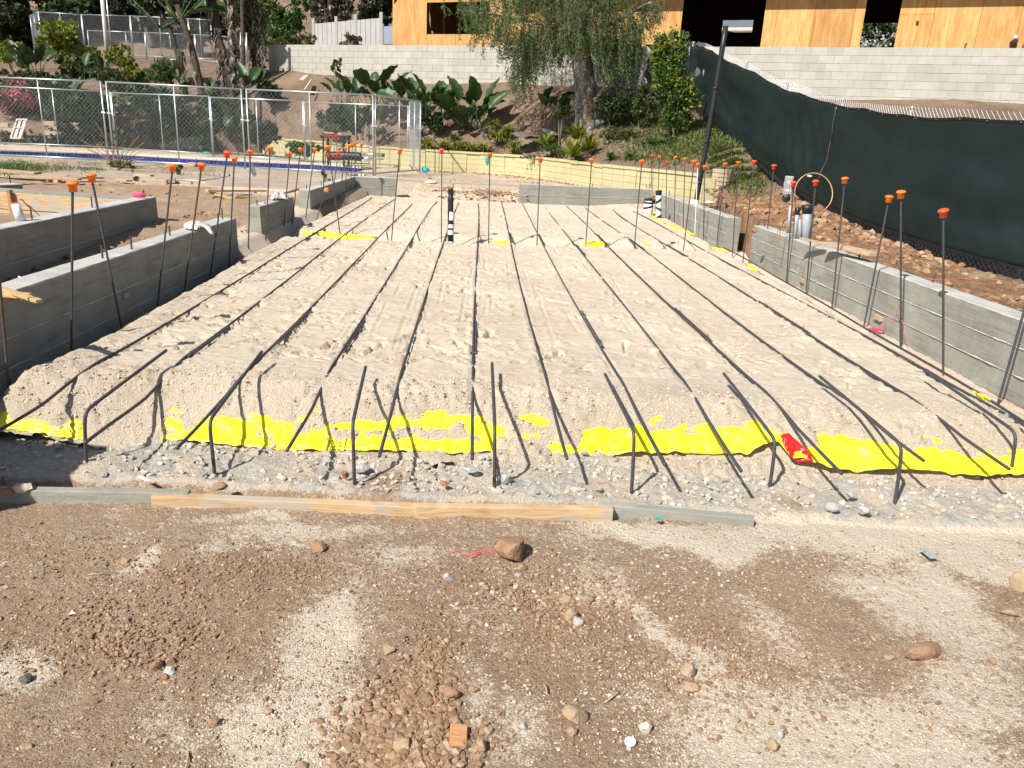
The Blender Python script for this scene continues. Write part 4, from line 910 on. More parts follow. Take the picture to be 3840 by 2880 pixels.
def at(s): return np.array([np.interp(s, seg, sfa[:, 0]), np.interp(s, seg, sfa[:, 1]), 0])
tm = None; s = 0.0; TW = .205
while s < TOT - TW:
    a, b = at(s + .008), at(s + TW - .008); c = (a + b) / 2; d = (b - a); L = np.linalg.norm(d); d /= L; nn = np.array([d[1], -d[0], 0])
    if -17.5 < c[0]:
        if tm is None:
            t_ = MB(); t_.box((0, 0, 0), (.19, .012, .20)); tm = bpy.data.meshes.new('tile'); tm.from_pydata(t_.v, [], t_.f); tm.materials.append(M['tile']); tm.update()
        o = linkme('tile', tm, None, pool); o.location = tuple(c + nn * .014 + [0, 0, .022] - np.array(PO)); o.rotation_euler = (0, 0, atan2(d[1], d[0]))
    s += TW
s = 0.0
while s < TOT - .6:
    a, b = at(s + .004), at(s + .596); d = b - a; L = np.linalg.norm(d); d /= L; nn = np.array([d[1], -d[0], 0])
    if a[0] > -18: mb = MB(); mb.beam(a - nn * .13 + [0, 0, .165], b - nn * .13 + [0, 0, .165], .32, .06); mb.build('coping_stone', M['coping'], pool, PO, bevel=.012)
    s += .6
for i in range(24):
    x = -18 + i * .6; mb = MB(); mb.box((x, 20.08, .20), (.592, .34, .06)); mb.build('coping_stone', M['coping'], pool, PO, bevel=.012)
npts = [np.array([a, b, 0.0]) for a, b in [(-3.95, 22.6), (-4.6, 20.62), (-6, 20.27), (-20, 20.2)]]; wallstrip(npts, -1.3, .19, M['plaster'], 'plaster_wall')

# ------------------------------------------------------------------ chain link fences
M['galv'] = simple('galvanised_steel', (.42, .45, .48), (.55, .58, .60), 8, .38, .5, .75)
M['wire'] = simple('galvanised_wire', (.36, .39, .41), (.48, .51, .53), 8, .42, .5, .6)
def link_mesh(a, b, z0, z1, cell=.060, r=.0022, amp=None):
    """woven diamond wires between two ground points as crossing three-sided wires"""
    a = np.array(a, float)[:2]; b = np.array(b, float)[:2]; L = hypot(*(b - a)); d = (b - a) / L; nn = np.array([-d[1], d[0]]); Hh = z1 - z0; W = cell * 1.32; V = []; Fs = []
    for sgn in (1, -1):
        k = -int(Hh / W) - 1
        while k * W < L + Hh:
            u0 = k * W; u1 = u0 + Hh; 
            if sgn < 0: p = [(u0, z1), (u1, z0)]
            else: p = [(u0, z0), (u1, z1)]
            (ua, za), (ub, zb) = p
            if ub > 0 and ua < L:
                def clip(u): return za + (zb - za) * (u - ua) / (ub - ua)
                cu0, cu1 = max(ua, 0), min(ub, L); cz0, cz1 = clip(cu0), clip(cu1)
                i = len(V)
                for (u, z) in ((cu0, cz0), (cu1, cz1)):
                    for t in range(3):
                        an = 2 * pi * t / 3; o = nn * (r * cos(an) + sgn * r) ; V.append((a[0] + d[0] * u + o[0], a[1] + d[1] * u + o[1], z + r * sin(an)))
                Fs += [(i, i + 1, i + 4, i + 3), (i + 1, i + 2, i + 5, i + 4), (i + 2, i, i + 3, i + 5)]
            k += 1
    return V, Fs
def fence_panel(a, b, za, zb, h, label, grp, mids=1, cell=.082, r=.0017, brace=True, feet=True):
    a = np.array(a, float)[:2]; b = np.array(b, float)[:2]; L = hypot(*(b - a)); d = (b - a) / L; org = (a[0], a[1], za); root = thing('chain_link_fence', label, 'fence', org, grp)
    def q(u, z): return (a[0] + d[0] * u, a[1] + d[1] * u, (za + (zb - za) * u / L) + z)
    def rod(p0, p1, rad, name):
        mb = MB(); mb.tube([p0, p1], rad, 8); return mb.build(name, M['galv'], root, org, smooth=True)
    rod(q(.0, h), q(L, h), .019, 'top_rail'); rod(q(.0, .06), q(L, .06), .019, 'bottom_rail'); rod(q(.02, 0), q(.02, h), .020, 'end_post'); rod(q(L - .02, 0), q(L - .02, h), .020, 'end_post')
    for i in range(mids): rod(q(L * (i + 1) / (mids + 1), .06), q(L * (i + 1) / (mids + 1), h), .016, 'middle_post')
    mz = (za + zb) / 2; V, Fs = link_mesh(a, b, mz + .07, mz + h - .01, cell, r); mb = MB(); mb.add(V, Fs)
    # follow the slope of the rails
    mb.v = [(x, y, z + (za + (zb - za) * (((x - a[0]) * d[0] + (y - a[1]) * d[1]) / L) - mz)) for x, y, z in mb.v]
    mb.build('chain_link', M['wire'], root, org)
    if feet:
        for u in (.02, L - .02):
            c = q(u, h * .62); mb = MB(); mb.box((c[0], c[1], c[2]), (.09, .05, .035)); mb.build('clamp', M['coping'] if u < 1 else M['galv'], root, org, bevel=.005)
    return root
g1 = 'near fence panels along the pool'
fence_panel((-16.9, 19.75), (-13.15, 19.72), .19, .19, 1.83, 'chain link panel at the left edge in the near pool fence', g1)
fence_panel((-13.1, 19.72), (-10.02, 19.62), .19, .22, 1.83, 'chain link panel before the pink bougainvillea, left of the double posts', g1)
fence_panel((-9.92, 19.6), (-6.70, 19.6), .22, .22, 1.83, 'chain link panel before the dark shrubs, right of the double posts', g1)
fence_panel((-6.62, 19.6), (-3.58, 19.5), .22, .24, 1.83, 'chain link panel in front of the black tool stand, ending at the corner', g1)
fence_panel((-3.56, 19.52), (-2.83, 22.3), .24, .23, 1.83, 'chain link side panel turning away at the right corner of the pool', g1)
fence_panel((-2.85, 22.35), (-3.42, 24.3), .23, .26, 1.83, 'far chain link side panel closing the right end of the pool', g1, mids=1)
g2 = 'far fence panels behind the pool'
FP = [(-20.2, 25.9), (-16.62, 25.8), (-13.3, 26.55), (-9.69, 25.4), (-6.7, 24.95), (-3.44, 24.3)]
fl_ = ['far chain link panel outside the left edge behind the pool', 'far chain link panel behind the pool in front of the window frame leaning there', 'far chain link panel behind the pool before the tan block planter', 'far chain link panel behind the pool before the darkest shrubs', 'far chain link panel left of the tool stand, a teal bag at its foot', 'far chain link panel behind the tool stand']
for i in range(1, 5): fence_panel(FP[i], FP[i + 1], .19, .22, 1.75, fl_[i], g2, mids=1)
fence_panel(FP[0], FP[1], .18, .19, 1.75, fl_[0], g2)
g3 = 'fence panels up on the hill'
HF = [(128, 185, 92), (160, 190, 68), (320, 200, 67), (500, 205, 68), (715, 215, 78), (800, 220, 86)]
hp = []
for x, yb, yt in HF:
    Y = 44.0 if x > 140 else 50.0
    b = PY(x, yb, Y); hp.append((b, Y))
hl = ['short end panel of the hill fence, seen edge on above the yellow green bushes', 'hill fence panel above the yellow green bush', 'hill fence panel crossed by the pale leaning pole', 'hill fence panel left of the palms', 'hill fence panel partly hidden by the palm trunks']
for i in range(5):
    (a, ya), (b, yb) = hp[i], hp[i + 1]; fence_panel(a, b, a[2] - .1, b[2] - .1, 1.95, hl[i], g3, mids=1, cell=.10, r=.0032, feet=False)
LF = [(335, 200, 112), (550, 208, 134), (735, 215, 144), (925, 228, 153)]
ll = ['lower white framed mesh panel inside the hill fence, left one', 'lower white framed mesh panel inside the hill fence, middle one', 'lower white framed mesh panel behind the palm trunks']
lp = [PY(x, yb, 42.0) for x, yb, yt in LF]
for i in range(3): fence_panel(lp[i], lp[i + 1], lp[i][2] - .2, lp[i + 1][2] - .2, 1.25, ll[i], 'low mesh panels on the hill', mids=2 if i == 0 else 1, cell=.10, r=.0032, feet=False)
for k, (x, yt, yb) in enumerate([(905, 120, 235), (916, 116, 232), (927, 122, 228)]):
    a = PY(x, yb, 41 - k * .8); b = PY(x - 3, yt, 41 - k * .8); po = thing('steel_post', ['leftmost of three steel posts beside the dark palm trunk', 'middle one of three steel posts beside the dark palm trunk', 'rightmost of three steel posts beside the dark palm trunk'][k], 'post', a, 'steel posts on the hill'); mb = MB(); mb.tube([a - [0, 0, .3], b], .035, 8); mb.build('post', M['galv'], po, a, smooth=True)
a = PY(402, 200, 40); b = PY(380, -40, 40); po = thing('utility_pole', 'pale slim pole rising out of frame on the left hill', 'pole', a); mb = MB(); mb.tube([a - [0, 0, .3], b], .09, 10); M['palepole'] = simple('pale_pole', (.50, .47, .42), (.66, .63, .58), 3, .8, .2); mb.build('pole', M['palepole'], po, a, smooth=True)
mb = MB(); mb.tube([a - [-.22, 0, .2], b - np.array([-.20, 0, 0])], .03, 8); mb.build('conduit', M['galv'], po, a, smooth=True)

# ------------------------------------------------------------------ block walls
def block_mat(name, a, b, rv):
    n = N(name); c = n.mix(n.ramp(n.noise(2.0, 5, .6), [(.35, 0.0), (.65, 1.0)]), a, b); r = n.rnd(); c = n.mix(1.0, c, n.ramp(r, [(0, 1 - rv), (.5, 1.0), (1, 1 + rv * .6)]), 'MULTIPLY')
    st = n.ramp(n.noise(1.1, 5, .65, stretch=(1, 1, .3)), [(.55, 0.0), (.75, .4)]); c = n.mix(st, c, tuple(k * .75 for k in a)); n.col(c); return n.fin(.92, .15, 0, n.noise(40, 4, .7), .006)
M['cmu'] = block_mat('grey_block', (.40, .38, .335), (.46, .44, .39), .09); M['mortar'] = simple('mortar', (.33, .31, .275), (.38, .36, .32), 6, .95, .1)
M['yblock'] = block_mat('yellow_painted_block', (.47, .42, .235), (.53, .48, .28), .03); M['ymortar'] = simple('yellow_painted_mortar', (.36, .33, .19), (.44, .40, .24), 6, .95, .1)
M['brick'] = block_mat('tan_brick', (.42, .33, .24), (.52, .42, .32), .12)
def cmu():
    root = thing('block_wall', 'long pale grey block retaining wall below the plywood house', 'block wall', tuple(CA - [0, 0, 2])); org = np.array(tuple(root.location)); R = random.Random(4)
    mb = MB(); uL = CL + 3; a = wp(.01, .1, 3.02); b = wp(uL, .1, 3.02); mb.beam(a, b, .184, 1.93, (0, 0, 1)); mb.build('mortar_core', M['mortar'], root, org)
    t = MB(); t.box((0, 0, 0), (.398, .2, .195)); me = bpy.data.meshes.new('block'); me.from_pydata(t.v, [], t.f); me.materials.append(M['cmu']); me.update()
    ang = atan2(cd[1], cd[0]); cand = []
    for r in range(9):
        z = 3.9 - .203 * r; off = .203 if r % 2 else 0; u = -.203 if r % 2 else 0
        while u < uL - .3: 
            ln = .406 if u >= 0 else .203
            if u < 0: cand.append((r, u + .203, .203, z))
            else: cand.append((r, u, .406, z))
            u += .406
    vis = []; rest = []
    for (r, u, ln, z) in cand:
        c = wp(u + ln / 2, .1, z); g = hz(*(c[:2] - cn[:2] * .25)); px, py = prj(*c)
        if z + .1 < g - .02: continue
        (vis if (px < 3850 and not (2050 < px < 2380)) else rest).append((r, u, ln, z, c, hypot(*c[:2])))
    vis.sort(key=lambda k: k[5]); 
    main = vis[:300]; rest += vis[300:]
    for (r, u, ln, z, c, _) in main:
        o = linkme('block', me, None, root); o.location = tuple(c + cn * R.uniform(-.003, .003) - org); o.rotation_euler = (R.uniform(-.004, .004), 0, ang); o.scale = (ln / .406, 1, 1 + R.uniform(-.01, .01))
    mb = MB(); Rm = Matrix.Rotation(ang, 3, 'Z')
    for it in rest: mb.box(tuple(it[4]), (.398 * it[2] / .406, .2, .195), Rm)
    if rest: o = mb.build('block_course', M['cmu'], root, org); o['kind'] = 'stuff'
cmu()
def yellow_wall():
    P0 = smooth_path([np.array([a, b, 0.0]) for a, b in YW], 2); pa = np.array(P0); seg = np.concatenate([[0], np.cumsum(np.hypot(*(pa[1:, :2] - pa[:-1, :2]).T))]); T = seg[-1]
    org = np.array([YW[3][0], YW[3][1], .15]); root = thing('garden_wall', 'low curved pale yellow painted block wall with a cracked cap', 'garden wall', org); R = random.Random(8)
    def at(s): return np.array([np.interp(s, seg, pa[:, 0]), np.interp(s, seg, pa[:, 1])])
    t = MB(); t.box((0, 0, 0), (.396, .15, .142)); bm_ = bpy.data.meshes.new('block'); bm_.from_pydata(t.v, [], t.f); bm_.materials.append(M['yblock']); bm_.update()
    t = MB(); t.box((0, 0, 0), (.398, .21, .055)); cm_ = bpy.data.meshes.new('cap_block'); cm_.from_pydata(t.v, [], t.f); cm_.materials.append(M['yblock']); cm_.update()
    core = MB(); s = 0
    while s < T - .2:
        a, b = at(s), at(min(s + .406, T)); core.beam((a[0], a[1], .34), (b[0], b[1], .34), .10, .76); s += .406
    core.build('mortar_core', M['ymortar'], root, org); stuff = MB(); cnt = 0
    s = 0.0; k = 0
    while s < T - .4:
        a, b = at(s), at(s + .406); d = b - a; ang = atan2(d[1], d[0]); c = (a + b) / 2; fr = s / T; dropd = .0
        o = linkme('cap_block', cm_, None, root); o.location = (c[0] - org[0], c[1] - org[1], .765 - .02 * (R.random() < .12) + R.uniform(-.004, .004) - org[2]); o.rotation_euler = (R.uniform(-.01, .01), R.uniform(-.012, .012), ang)
        for r in range(5):
            z = .665 - .148 * r; c2 = at(s + .203) ; px, _ = prj(c[0], c[1], z)
            if px > 1380 and z > .05:
                o = linkme('block', bm_, None, root); o.location = (c2[0] - org[0], c2[1] - org[1], z - org[2]); o.rotation_euler = (0, 0, ang); o.scale = (1, 1 + R.uniform(-.02, .03), 1); cnt += 1
            else: stuff.box((c2[0], c2[1], z), (.396, .15, .142), Matrix.Rotation(ang, 3, 'Z'))
        s += .406; k += 1
    o = stuff.build('block_course', M['yblock'], root, org); o['kind'] = 'stuff'
    # brick pier at the right end
    e = at(T); pr = thing('brick_pier', 'tan brick pier at the right end of the yellow garden wall', 'brick pier', (e[0], e[1], .1)); ang = atan2(*(at(T) - at(T - .5))[::-1])
    t = MB(); t.box((0, 0, 0), (.2, .2, .072)); km = bpy.data.meshes.new('brick'); km.from_pydata(t.v, [], t.f); km.materials.append(M['brick']); km.update()
    for r in range(10):
        for j in range(2):
            o = linkme('brick', km, None, pr); o.location = (.11 + (j - .5) * .205 * cos(ang) + R.uniform(-.01, .01), (j - .5) * .205 * sin(ang), .04 + r * .082); o.rotation_euler = (0, 0, ang + R.uniform(-.05, .05))
yellow_wall()

# ------------------------------------------------------------------ plywood house
def ply_mat():
    n = N('plywood_sheathing'); w = n.noise(.8, 4, .55, dist=2.2, stretch=(3, 3, .5)); c = n.mix(n.ramp(w, [(.36, 0.0), (.48, .6), (.62, 1.0)]), (.52, .27, .095), (.64, .40, .165))
    g = n.ramp(n.noise(2.0, 5, .6, dist=1.2, stretch=(6, 6, .7)), [(.42, 0.0), (.55, .5), (.7, 0.0)]); c = n.mix(g, c, (.48, .20, .05))
    kn = n.ramp(n.vor(3.2), [(.03, .6), (.09, 0.0)]); c = n.mix(kn, c, (.38, .15, .04)); c = n.mix(1.0, c, n.ramp(n.rnd(), [(0, .84), (1, 1.10)]), 'MULTIPLY'); n.col(c); return n.fin(.75, .25, 0, w, .006)
M['ply'] = ply_mat(); M['stud'] = wood('framing_stud', (.30, .16, .07), (.40, .24, .11)); M['dark'] = simple('shaded_interior_board', (.035, .018, .01), (.06, .03, .015), 2, .95, .1)  # interior boards: indoor shade put into their dark colour
def house():
    OF = 1.6; org = wp(0, OF, 3.6); root = thing('unfinished_house', 'unfinished plywood clad house with open window and door holes above the block wall', 'house', org); R = random.Random(5)
    U = lambda px, py=120: on_line(px, py, OF)[0]
    def panel(u0, u1, z0, z1, off=0.0, mat='ply', name='plywood_panel', th=.015, seam=.004):
        a = wp(u0 + seam, OF + off, (z0 + z1) / 2); b = wp(u1 - seam, OF + off, (z0 + z1) / 2); mb = MB(); mb.beam(a, b, th, (z1 - z0) - 2 * seam); return mb.build(name, M[mat], root, org)
    z0, z1 = 3.55, 6.6
    zt = lambda py, px: on_line(px, py, OF)[1]
    ul = U(1475); uw0, uw1 = U(1600), U(1832); ug0, ug1 = U(2552), U(2858); us0, us1 = U(3232), U(3362); ue = U(3840) + 3
    wb, wt = zt(128, 1700), zt(8, 1700)
    seams = [ul, U(1572), uw0]; 
    # corner panel with the raked top
    a0 = wp(ul, OF, 0); mb = MB(); zc = zt(22, 1475)
    a = wp(ul, OF, 0)[:2]; b = wp(U(1572) - .004, OF, 0)[:2]; tn = cn[:2] * .015
    vs = [(a, z0), (b, z0), (b, zc + 1.2), (a, zc)]
    mb.add([(p[0], p[1], z) for p, z in vs] + [(p[0] + tn[0], p[1] + tn[1], z) for p, z in vs], [(0, 1, 2, 3), (7, 6, 5, 4), (0, 4, 5, 1), (1, 5, 6, 2), (2, 6, 7, 3), (3, 7, 4, 0)]); mb.build('plywood_panel', M['ply'], root, org)
    panel(U(1572), uw0, z0, z1); um = (uw0 + uw1) / 2
    panel(uw0, um - .05, z0, wb); panel(um - .05, uw1, z0, wb, .003); panel(uw0, uw1, wt, z1)
    u = uw1; first = True
    while u < ug0 - .01: v = min(u + 1.22, ug0); panel(u, v, z0, z1, R.uniform(0, .003)); u = v
    panel(ug0, ug1, 6.0, z1)
    cuts = [ug1, U(2905), U(3045), U(3195), us0]
    for p, q in zip(cuts[:-1], cuts[1:]): panel(p, q, z0, z1, R.uniform(0, .003))
    panel(us0, us1, 6.0, z1)
    cuts = [us1, U(3490), U(3665), U(3815), U(3815) + 1.22, ue]; zs = zt(53, 3420)
    panel(cuts[0], cuts[1], z0, zs); panel(cuts[0], cuts[1], zs, z1, .002)
    for p, q in zip(cuts[1:-1], cuts[2:]): panel(p, q, z0, z1, R.uniform(0, .003))
    # side, floor, ceiling and back
    def quad(pts, mat, name):
        mb = MB(); mb.add(pts, [(0, 1, 2, 3)]); o = mb.build(name, M[mat], root, org); s = o.modifiers.new('t', 'SOLIDIFY'); s.thickness = .05; return o
    DP = 7.0
    quad([wp(ul + .01, OF + .02, z0), wp(ul + .01, OF + DP, z0), wp(ul + .01, OF + DP, z1), wp(ul + .01, OF + .02, z1 - .9)], 'ply', 'side_wall')
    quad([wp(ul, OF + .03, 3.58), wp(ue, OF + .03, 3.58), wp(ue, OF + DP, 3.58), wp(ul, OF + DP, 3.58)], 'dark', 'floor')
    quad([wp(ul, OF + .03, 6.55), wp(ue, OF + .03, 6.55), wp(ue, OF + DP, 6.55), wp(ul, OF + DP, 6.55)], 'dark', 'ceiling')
    # back wall around its two holes
    V = lambda px, py: on_line(px, py, OF + DP)
    h0, h1 = V(2708, 100)[0], V(2824, 100)[0]; hb, ht = V(2760, 122)[1], V(2760, 75)[1]; k0, k1 = V(3200, 100)[0], V(3420, 100)[0]; kt = V(3300, 86)[1]
    def bp(u0, u1, a, b):
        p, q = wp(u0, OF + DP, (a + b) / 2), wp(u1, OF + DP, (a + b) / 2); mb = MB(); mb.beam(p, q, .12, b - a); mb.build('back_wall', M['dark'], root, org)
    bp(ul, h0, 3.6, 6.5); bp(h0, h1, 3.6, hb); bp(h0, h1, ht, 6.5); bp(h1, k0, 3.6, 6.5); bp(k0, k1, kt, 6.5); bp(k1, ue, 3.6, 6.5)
    # studs seen through the window
    for px, wd in [(1612, .06), (1665, .09), (1728, .05), (1790, .05)]:
        uu = on_line(px, 90, OF + 2.2)[0]; mb = MB(); p = wp(uu, OF + 2.2, 3.6); mb.beam(p, (p[0], p[1], 6.4), wd, .04); mb.build('stud', M['stud'], root, org)
    uu0, uu1 = on_line(1600, 60, OF + 2.2)[0], on_line(1690, 60, OF + 2.2)[0]; mb = MB(); mb.beam(wp(uu0, OF + 2.25, 4.9), wp(uu1, OF + 2.25, 4.62), .04, .14); mb.build('header', M['stud'], root, org)
    # window trim edges
    mb = MB(); mb.beam(wp(uw0, OF + .06, wb - .02), wp(uw1, OF + .06, wb - .02), .09, .04); mb.build('sill_plate', M['stud'], root, org)
    # roof with a deep eave over the right part
    mb = MB(); e0, e1 = U(1900), ue; ez = 6.35
    mb.beam(wp(e0, OF - .56, ez), wp(e1, OF - .56, ez), 1.12, .10); mb.build('eave', M['stud'], root, org)
    quad([wp(ul - .1, OF, 6.62), wp(ue, OF, 6.62), wp(ue, OF + DP, 7.6), wp(ul - .1, OF + DP, 7.6)], 'stud', 'roof')
    # small fixtures on the right panel
    for px, py in [(3620, 165), (3838, 165)]:
        uu, zz = on_line(px, py, OF); p = wp(uu, OF - .03, zz); mb = MB(); mb.tube([p + [0, 0, -.12], p, p + cd * .03 + [0, 0, .03]], .02, 8); mb.build('pipe_stub', M['stake_wood'], root, org, smooth=True)
    uu, zz = on_line(3440, 86, OF); p = wp(uu, OF - .02, zz); mb = MB(); mb.beam(p - cd * .03, p + cd * .03, .03, .1); mb.build('outlet_box', M['black_tape'], root, org)
    uu, zz = on_line(3800, 160, OF); p = wp(uu, OF - .06, zz); mb = MB(); mb.lathe(tuple(p), [(.02, -.1), (.08, -.08), (.09, 0), (.05, .06)], 12); mb.build('lamp_socket', M['black_tape'], root, org)
    uu, zz = on_line(3808, 142, OF); p = wp(uu, OF - .08, zz); mb = MB(); mb.lathe(tuple(p), [(.01, -.05), (.05, -.03), (.055, .02), (.03, .05)], 12); mb.build('bulb', M['white_tape'], root, org, smooth=True)
    # neighbour roof seen through the house
    c = wp((h0 + h1) / 2, OF + 16, 0); nb = thing('neighbour_house', 'grey shingled neighbour roof seen through the back window hole', 'house', c); M['shingle'] = simple('grey_shingle', (.10, .12, .145), (.16, .18, .21), 9, .9, .2, bd=.02); M['offwhite'] = simple('white_stucco', (.6, .6, .58), (.68, .68, .66), 3, .9, .2)
    z_e = on_line(2760, 108, OF + 16)[1]; w = cd * 3.2
    mb = MB(); a, b = c - w, c + w; mb.add([(a[0], a[1], z_e), (b[0], b[1], z_e), tuple((b + cn * 3.5)[:2]) + (z_e + 1.5,), tuple((a + cn * 3.5)[:2]) + (z_e + 1.5,)], [(0, 1, 2, 3)]); o = mb.build('roof', M['shingle'], nb, c); o.modifiers.new('t', 'SOLIDIFY').thickness = .1
    mb = MB(); mb.beam((a[0], a[1], z_e - .02) + cn * -.05, (b[0], b[1], z_e - .02) + cn * -.05, .1, .14); mb.build('gutter', M['coping'], nb, c); mb = MB(); mb.beam(a + cn * .4 + [0, 0, 4.3 - a[2] + 0], b + cn * .4 + [0, 0, 4.3 - b[2]], .15, 2.0); mb.build('wall', M['offwhite'], nb, c)
house()

# white vinyl fence on the slope behind
M['vinyl'] = simple('shaded_white_vinyl', (.36, .35, .33), (.44, .43, .41), 2, .6, .3)  # shade on the white fence put into the colour as grey
a = PY(1178, 160, 46); b = PY(1430, 160, 42); root = thing('vinyl_fence', 'white panel fence in dappled shade behind the block wall', 'fence', a); zt_ = PY(1300, 79, 44)[2]; dd = (b - a); dd[2] = 0; n_ = 14
for i in range(n_):
    p, q = a + dd * i / n_, a + dd * (i + 1) / n_; mb = MB(); mb.beam((p[0] + .01, p[1], (zt_ + a[2]) / 2 - .2), (q[0] - .01, q[1], (zt_ + a[2]) / 2 - .2), .03, zt_ - a[2] + .4); mb.build('vinyl_plank', M['vinyl'], root, a)
for i in (0, 5, 9, 14):
    p = a + dd * i / n_; mb = MB(); mb.box((p[0], p[1] - .05, (zt_ + a[2]) / 2 - .1), (.14, .14, zt_ - a[2] + .7)); mb.build('post', M['vinyl'], root, a)
a = PY(1440, 165, 41); b = PY(1475, 165, 40.6); root = thing('steel_gate', 'grey blue sheet gate between the white fence and the plywood house', 'gate', a); mb = MB(); z2 = PY(1455, 100, 41)[2]; mb.beam((a[0], a[1], (a[2] + z2) / 2), (b[0], b[1], (a[2] + z2) / 2), .03, z2 - a[2]); M['bluegrey'] = simple('blue_grey_sheet', (.22, .25, .32), (.28, .31, .38), 2, .6, .3); mb.build('panel', M['bluegrey'], root, a)
mb = MB(); mb.tube([a - [.03, 0, .2], (a[0] - .03, a[1], z2 + .12)], .04, 8); mb.build('post', M['galv'], root, a)

# ------------------------------------------------------------------ green windscreen fence
def fab_mat():
    n = N('green_windscreen_fabric'); c = n.mix(n.ramp(n.noise(.9, 4, .6), [(.35, 0.0), (.65, 1.0)]), (.0045, .012, .0115), (.0075, .019, .018))
    sc_ = n.ramp(n.noise(3.2, 4, .7, stretch=(1, 1, .35)), [(.73, 0.0), (.77, .12)]); c = n.mix(sc_, c, (.10, .11, .09)); n.col(c); m = n.fin(.6, .35, 0, n.noise(220, 2, .5), .001); return m
M['fabric'] = fab_mat(); M['hem'] = simple('black_hem_webbing', (.008, .009, .010), (.014, .015, .016), 9, .7, .3); M['brass'] = simple('brass_grommet', (.45, .36, .16), (.55, .44, .2), 9, .35, .5, .7)
GB = [(6.75, 3.5, .18, 1.99), (6.2, 6.4, .12, 1.93), (5.71, 8.9, .11, 1.91), (5.43, 9.75, .15, 1.95), (5.24, 11.65, .24, 2.04), (5.3, 14.15, .36, 2.21), (5.12, 15.35, .56, 2.47), (5.1, 17.0, .85, 2.65), (4.95, 18.6, 1.25, 3.05), (4.81, 20.85, 1.7, 3.5), (4.91, 24.2, 2.3, 4.1), (3.35, 25.3, 2.5, 4.15)]
gp = np.array(GB); gs = np.concatenate([[0], np.cumsum(np.hypot(np.diff(gp[:, 0]), np.diff(gp[:, 1])))]); GT = gs[-1]
def gat(s): return [float(np.interp(s, gs, gp[:, k])) for k in range(4)]
def gsm(s):
    w = [.25, .5, .25]; r = np.zeros(4)
    for k, o in enumerate((-.5, 0, .5)): r += w[k] * np.array(gat(np.clip(s + o, 0, GT)))
    return r
groot = thing('screened_fence', 'curving chain link fence covered with dark green windscreen fabric', 'fence', (5.3, 12, .3)); GO = np.array([5.3, 12, .3])
def gpt(s, f, off=0.0):
    q = gsm(s); q2 = gsm(min(s + .1, GT)); q1 = gsm(max(s - .1, 0)); d = q2[:2] - q1[:2]; d /= hypot(*d) + 1e-9; n = np.array([-d[1], d[0]])   # towards the slab
    if n[0] > 0: n = n if q[1] > 24 else -n
    z0 = q[2]; z1 = q[3]; return np.array([q[0] + n[0] * off, q[1] + n[1] * off, z0 + (z1 - z0) * f])
SEAM = gs[4] + (gs[5] - gs[4]) * .98
def fabric(s0, s1, name):
    ns = int((s1 - s0) / .06); nf = 26; V = []
    for i in range(ns + 1):
        s = s0 + (s1 - s0) * i / ns
        for j in range(nf + 1):
            f = j / nf; sag = .010 * sin(s * 1.4) - .012 * abs(sin(s * 2.3)) - .012; ff = .095 + (.955 - .095 + sag) * f
            fold = .10 * float(fbm(s * .35 + f * .5, f * 2.2 - s * .12, 1.0, 3, 500)) + .035 * sin((s * 1.0 + f * 2.6) * 3.6) * (1 - f) ** 1.2 * sstep(9.5, 6.5, s)
            # sharp diagonal tension creases
            cr = abs(((s * 1.15 - f * 1.5) * 1.9) % 1 - .5) * 2; fold += .022 * cr * float(np.exp(-((s - (SEAM + .9)) / .9) ** 2)) + .012 * cr * float(np.exp(-((f - .15) / .2) ** 2))
            edge = min(1, 4 * min(f, 1 - f) + .15); V.append(gpt(s, ff, .085 + fold * edge + .06 * (1 - f) ** 3 * (.5 + vnoise(s * 1.7, 3, 4))) - GO)
    idx = np.arange((ns + 1) * (nf + 1)).reshape(ns + 1, nf + 1); Fq = np.stack([idx[:-1, :-1], idx[1:, :-1], idx[1:, 1:], idx[:-1, 1:]], -1).reshape(-1, 4)
    o = linkme(name, mesh_np(name, V, Fq), M['fabric'], groot); o.modifiers.new('t', 'SOLIDIFY').thickness = .002
    for e, nm in ((nf, 'hem'), (0, 'hem')):
        mb = MB(); pts = [np.array(V[i * (nf + 1) + e]) + GO for i in range(0, ns + 1)]
        for a, b in zip(pts[:-1], pts[1:]): mb.beam(a, b, .006, .035)
        mb.build(nm, M['hem'], groot, GO)
    gm = MB(); k = 0
    for i in range(3, ns, 8): q = np.array(V[i * (nf + 1) + nf]) + GO; q2 = gpt(s0 + (s1 - s0) * i / ns, 1.0, .10) ; gm.lathe((q[0] - .01, q[1] - .008, q[2] - .004), [(.009, -.004), (.009, .004)], 8, Matrix.Rotation(pi / 2, 3, 'Y'))
    gm.build('grommets', M['brass'], groot, GO)['kind'] = 'stuff'
    return V
fabric(.0, SEAM - .012, 'fabric_panel'); fabric(SEAM + .012, GT - 1.6, 'fabric_panel'); fabric(GT - 1.55, GT, 'fabric_panel')
mb = MB(); pts = [gpt(SEAM, f, .075) for f in np.linspace(.05, .94, 14)]; mb.tube(pts, .006, 5); mb.build('lacing', M['hem'], groot, GO)
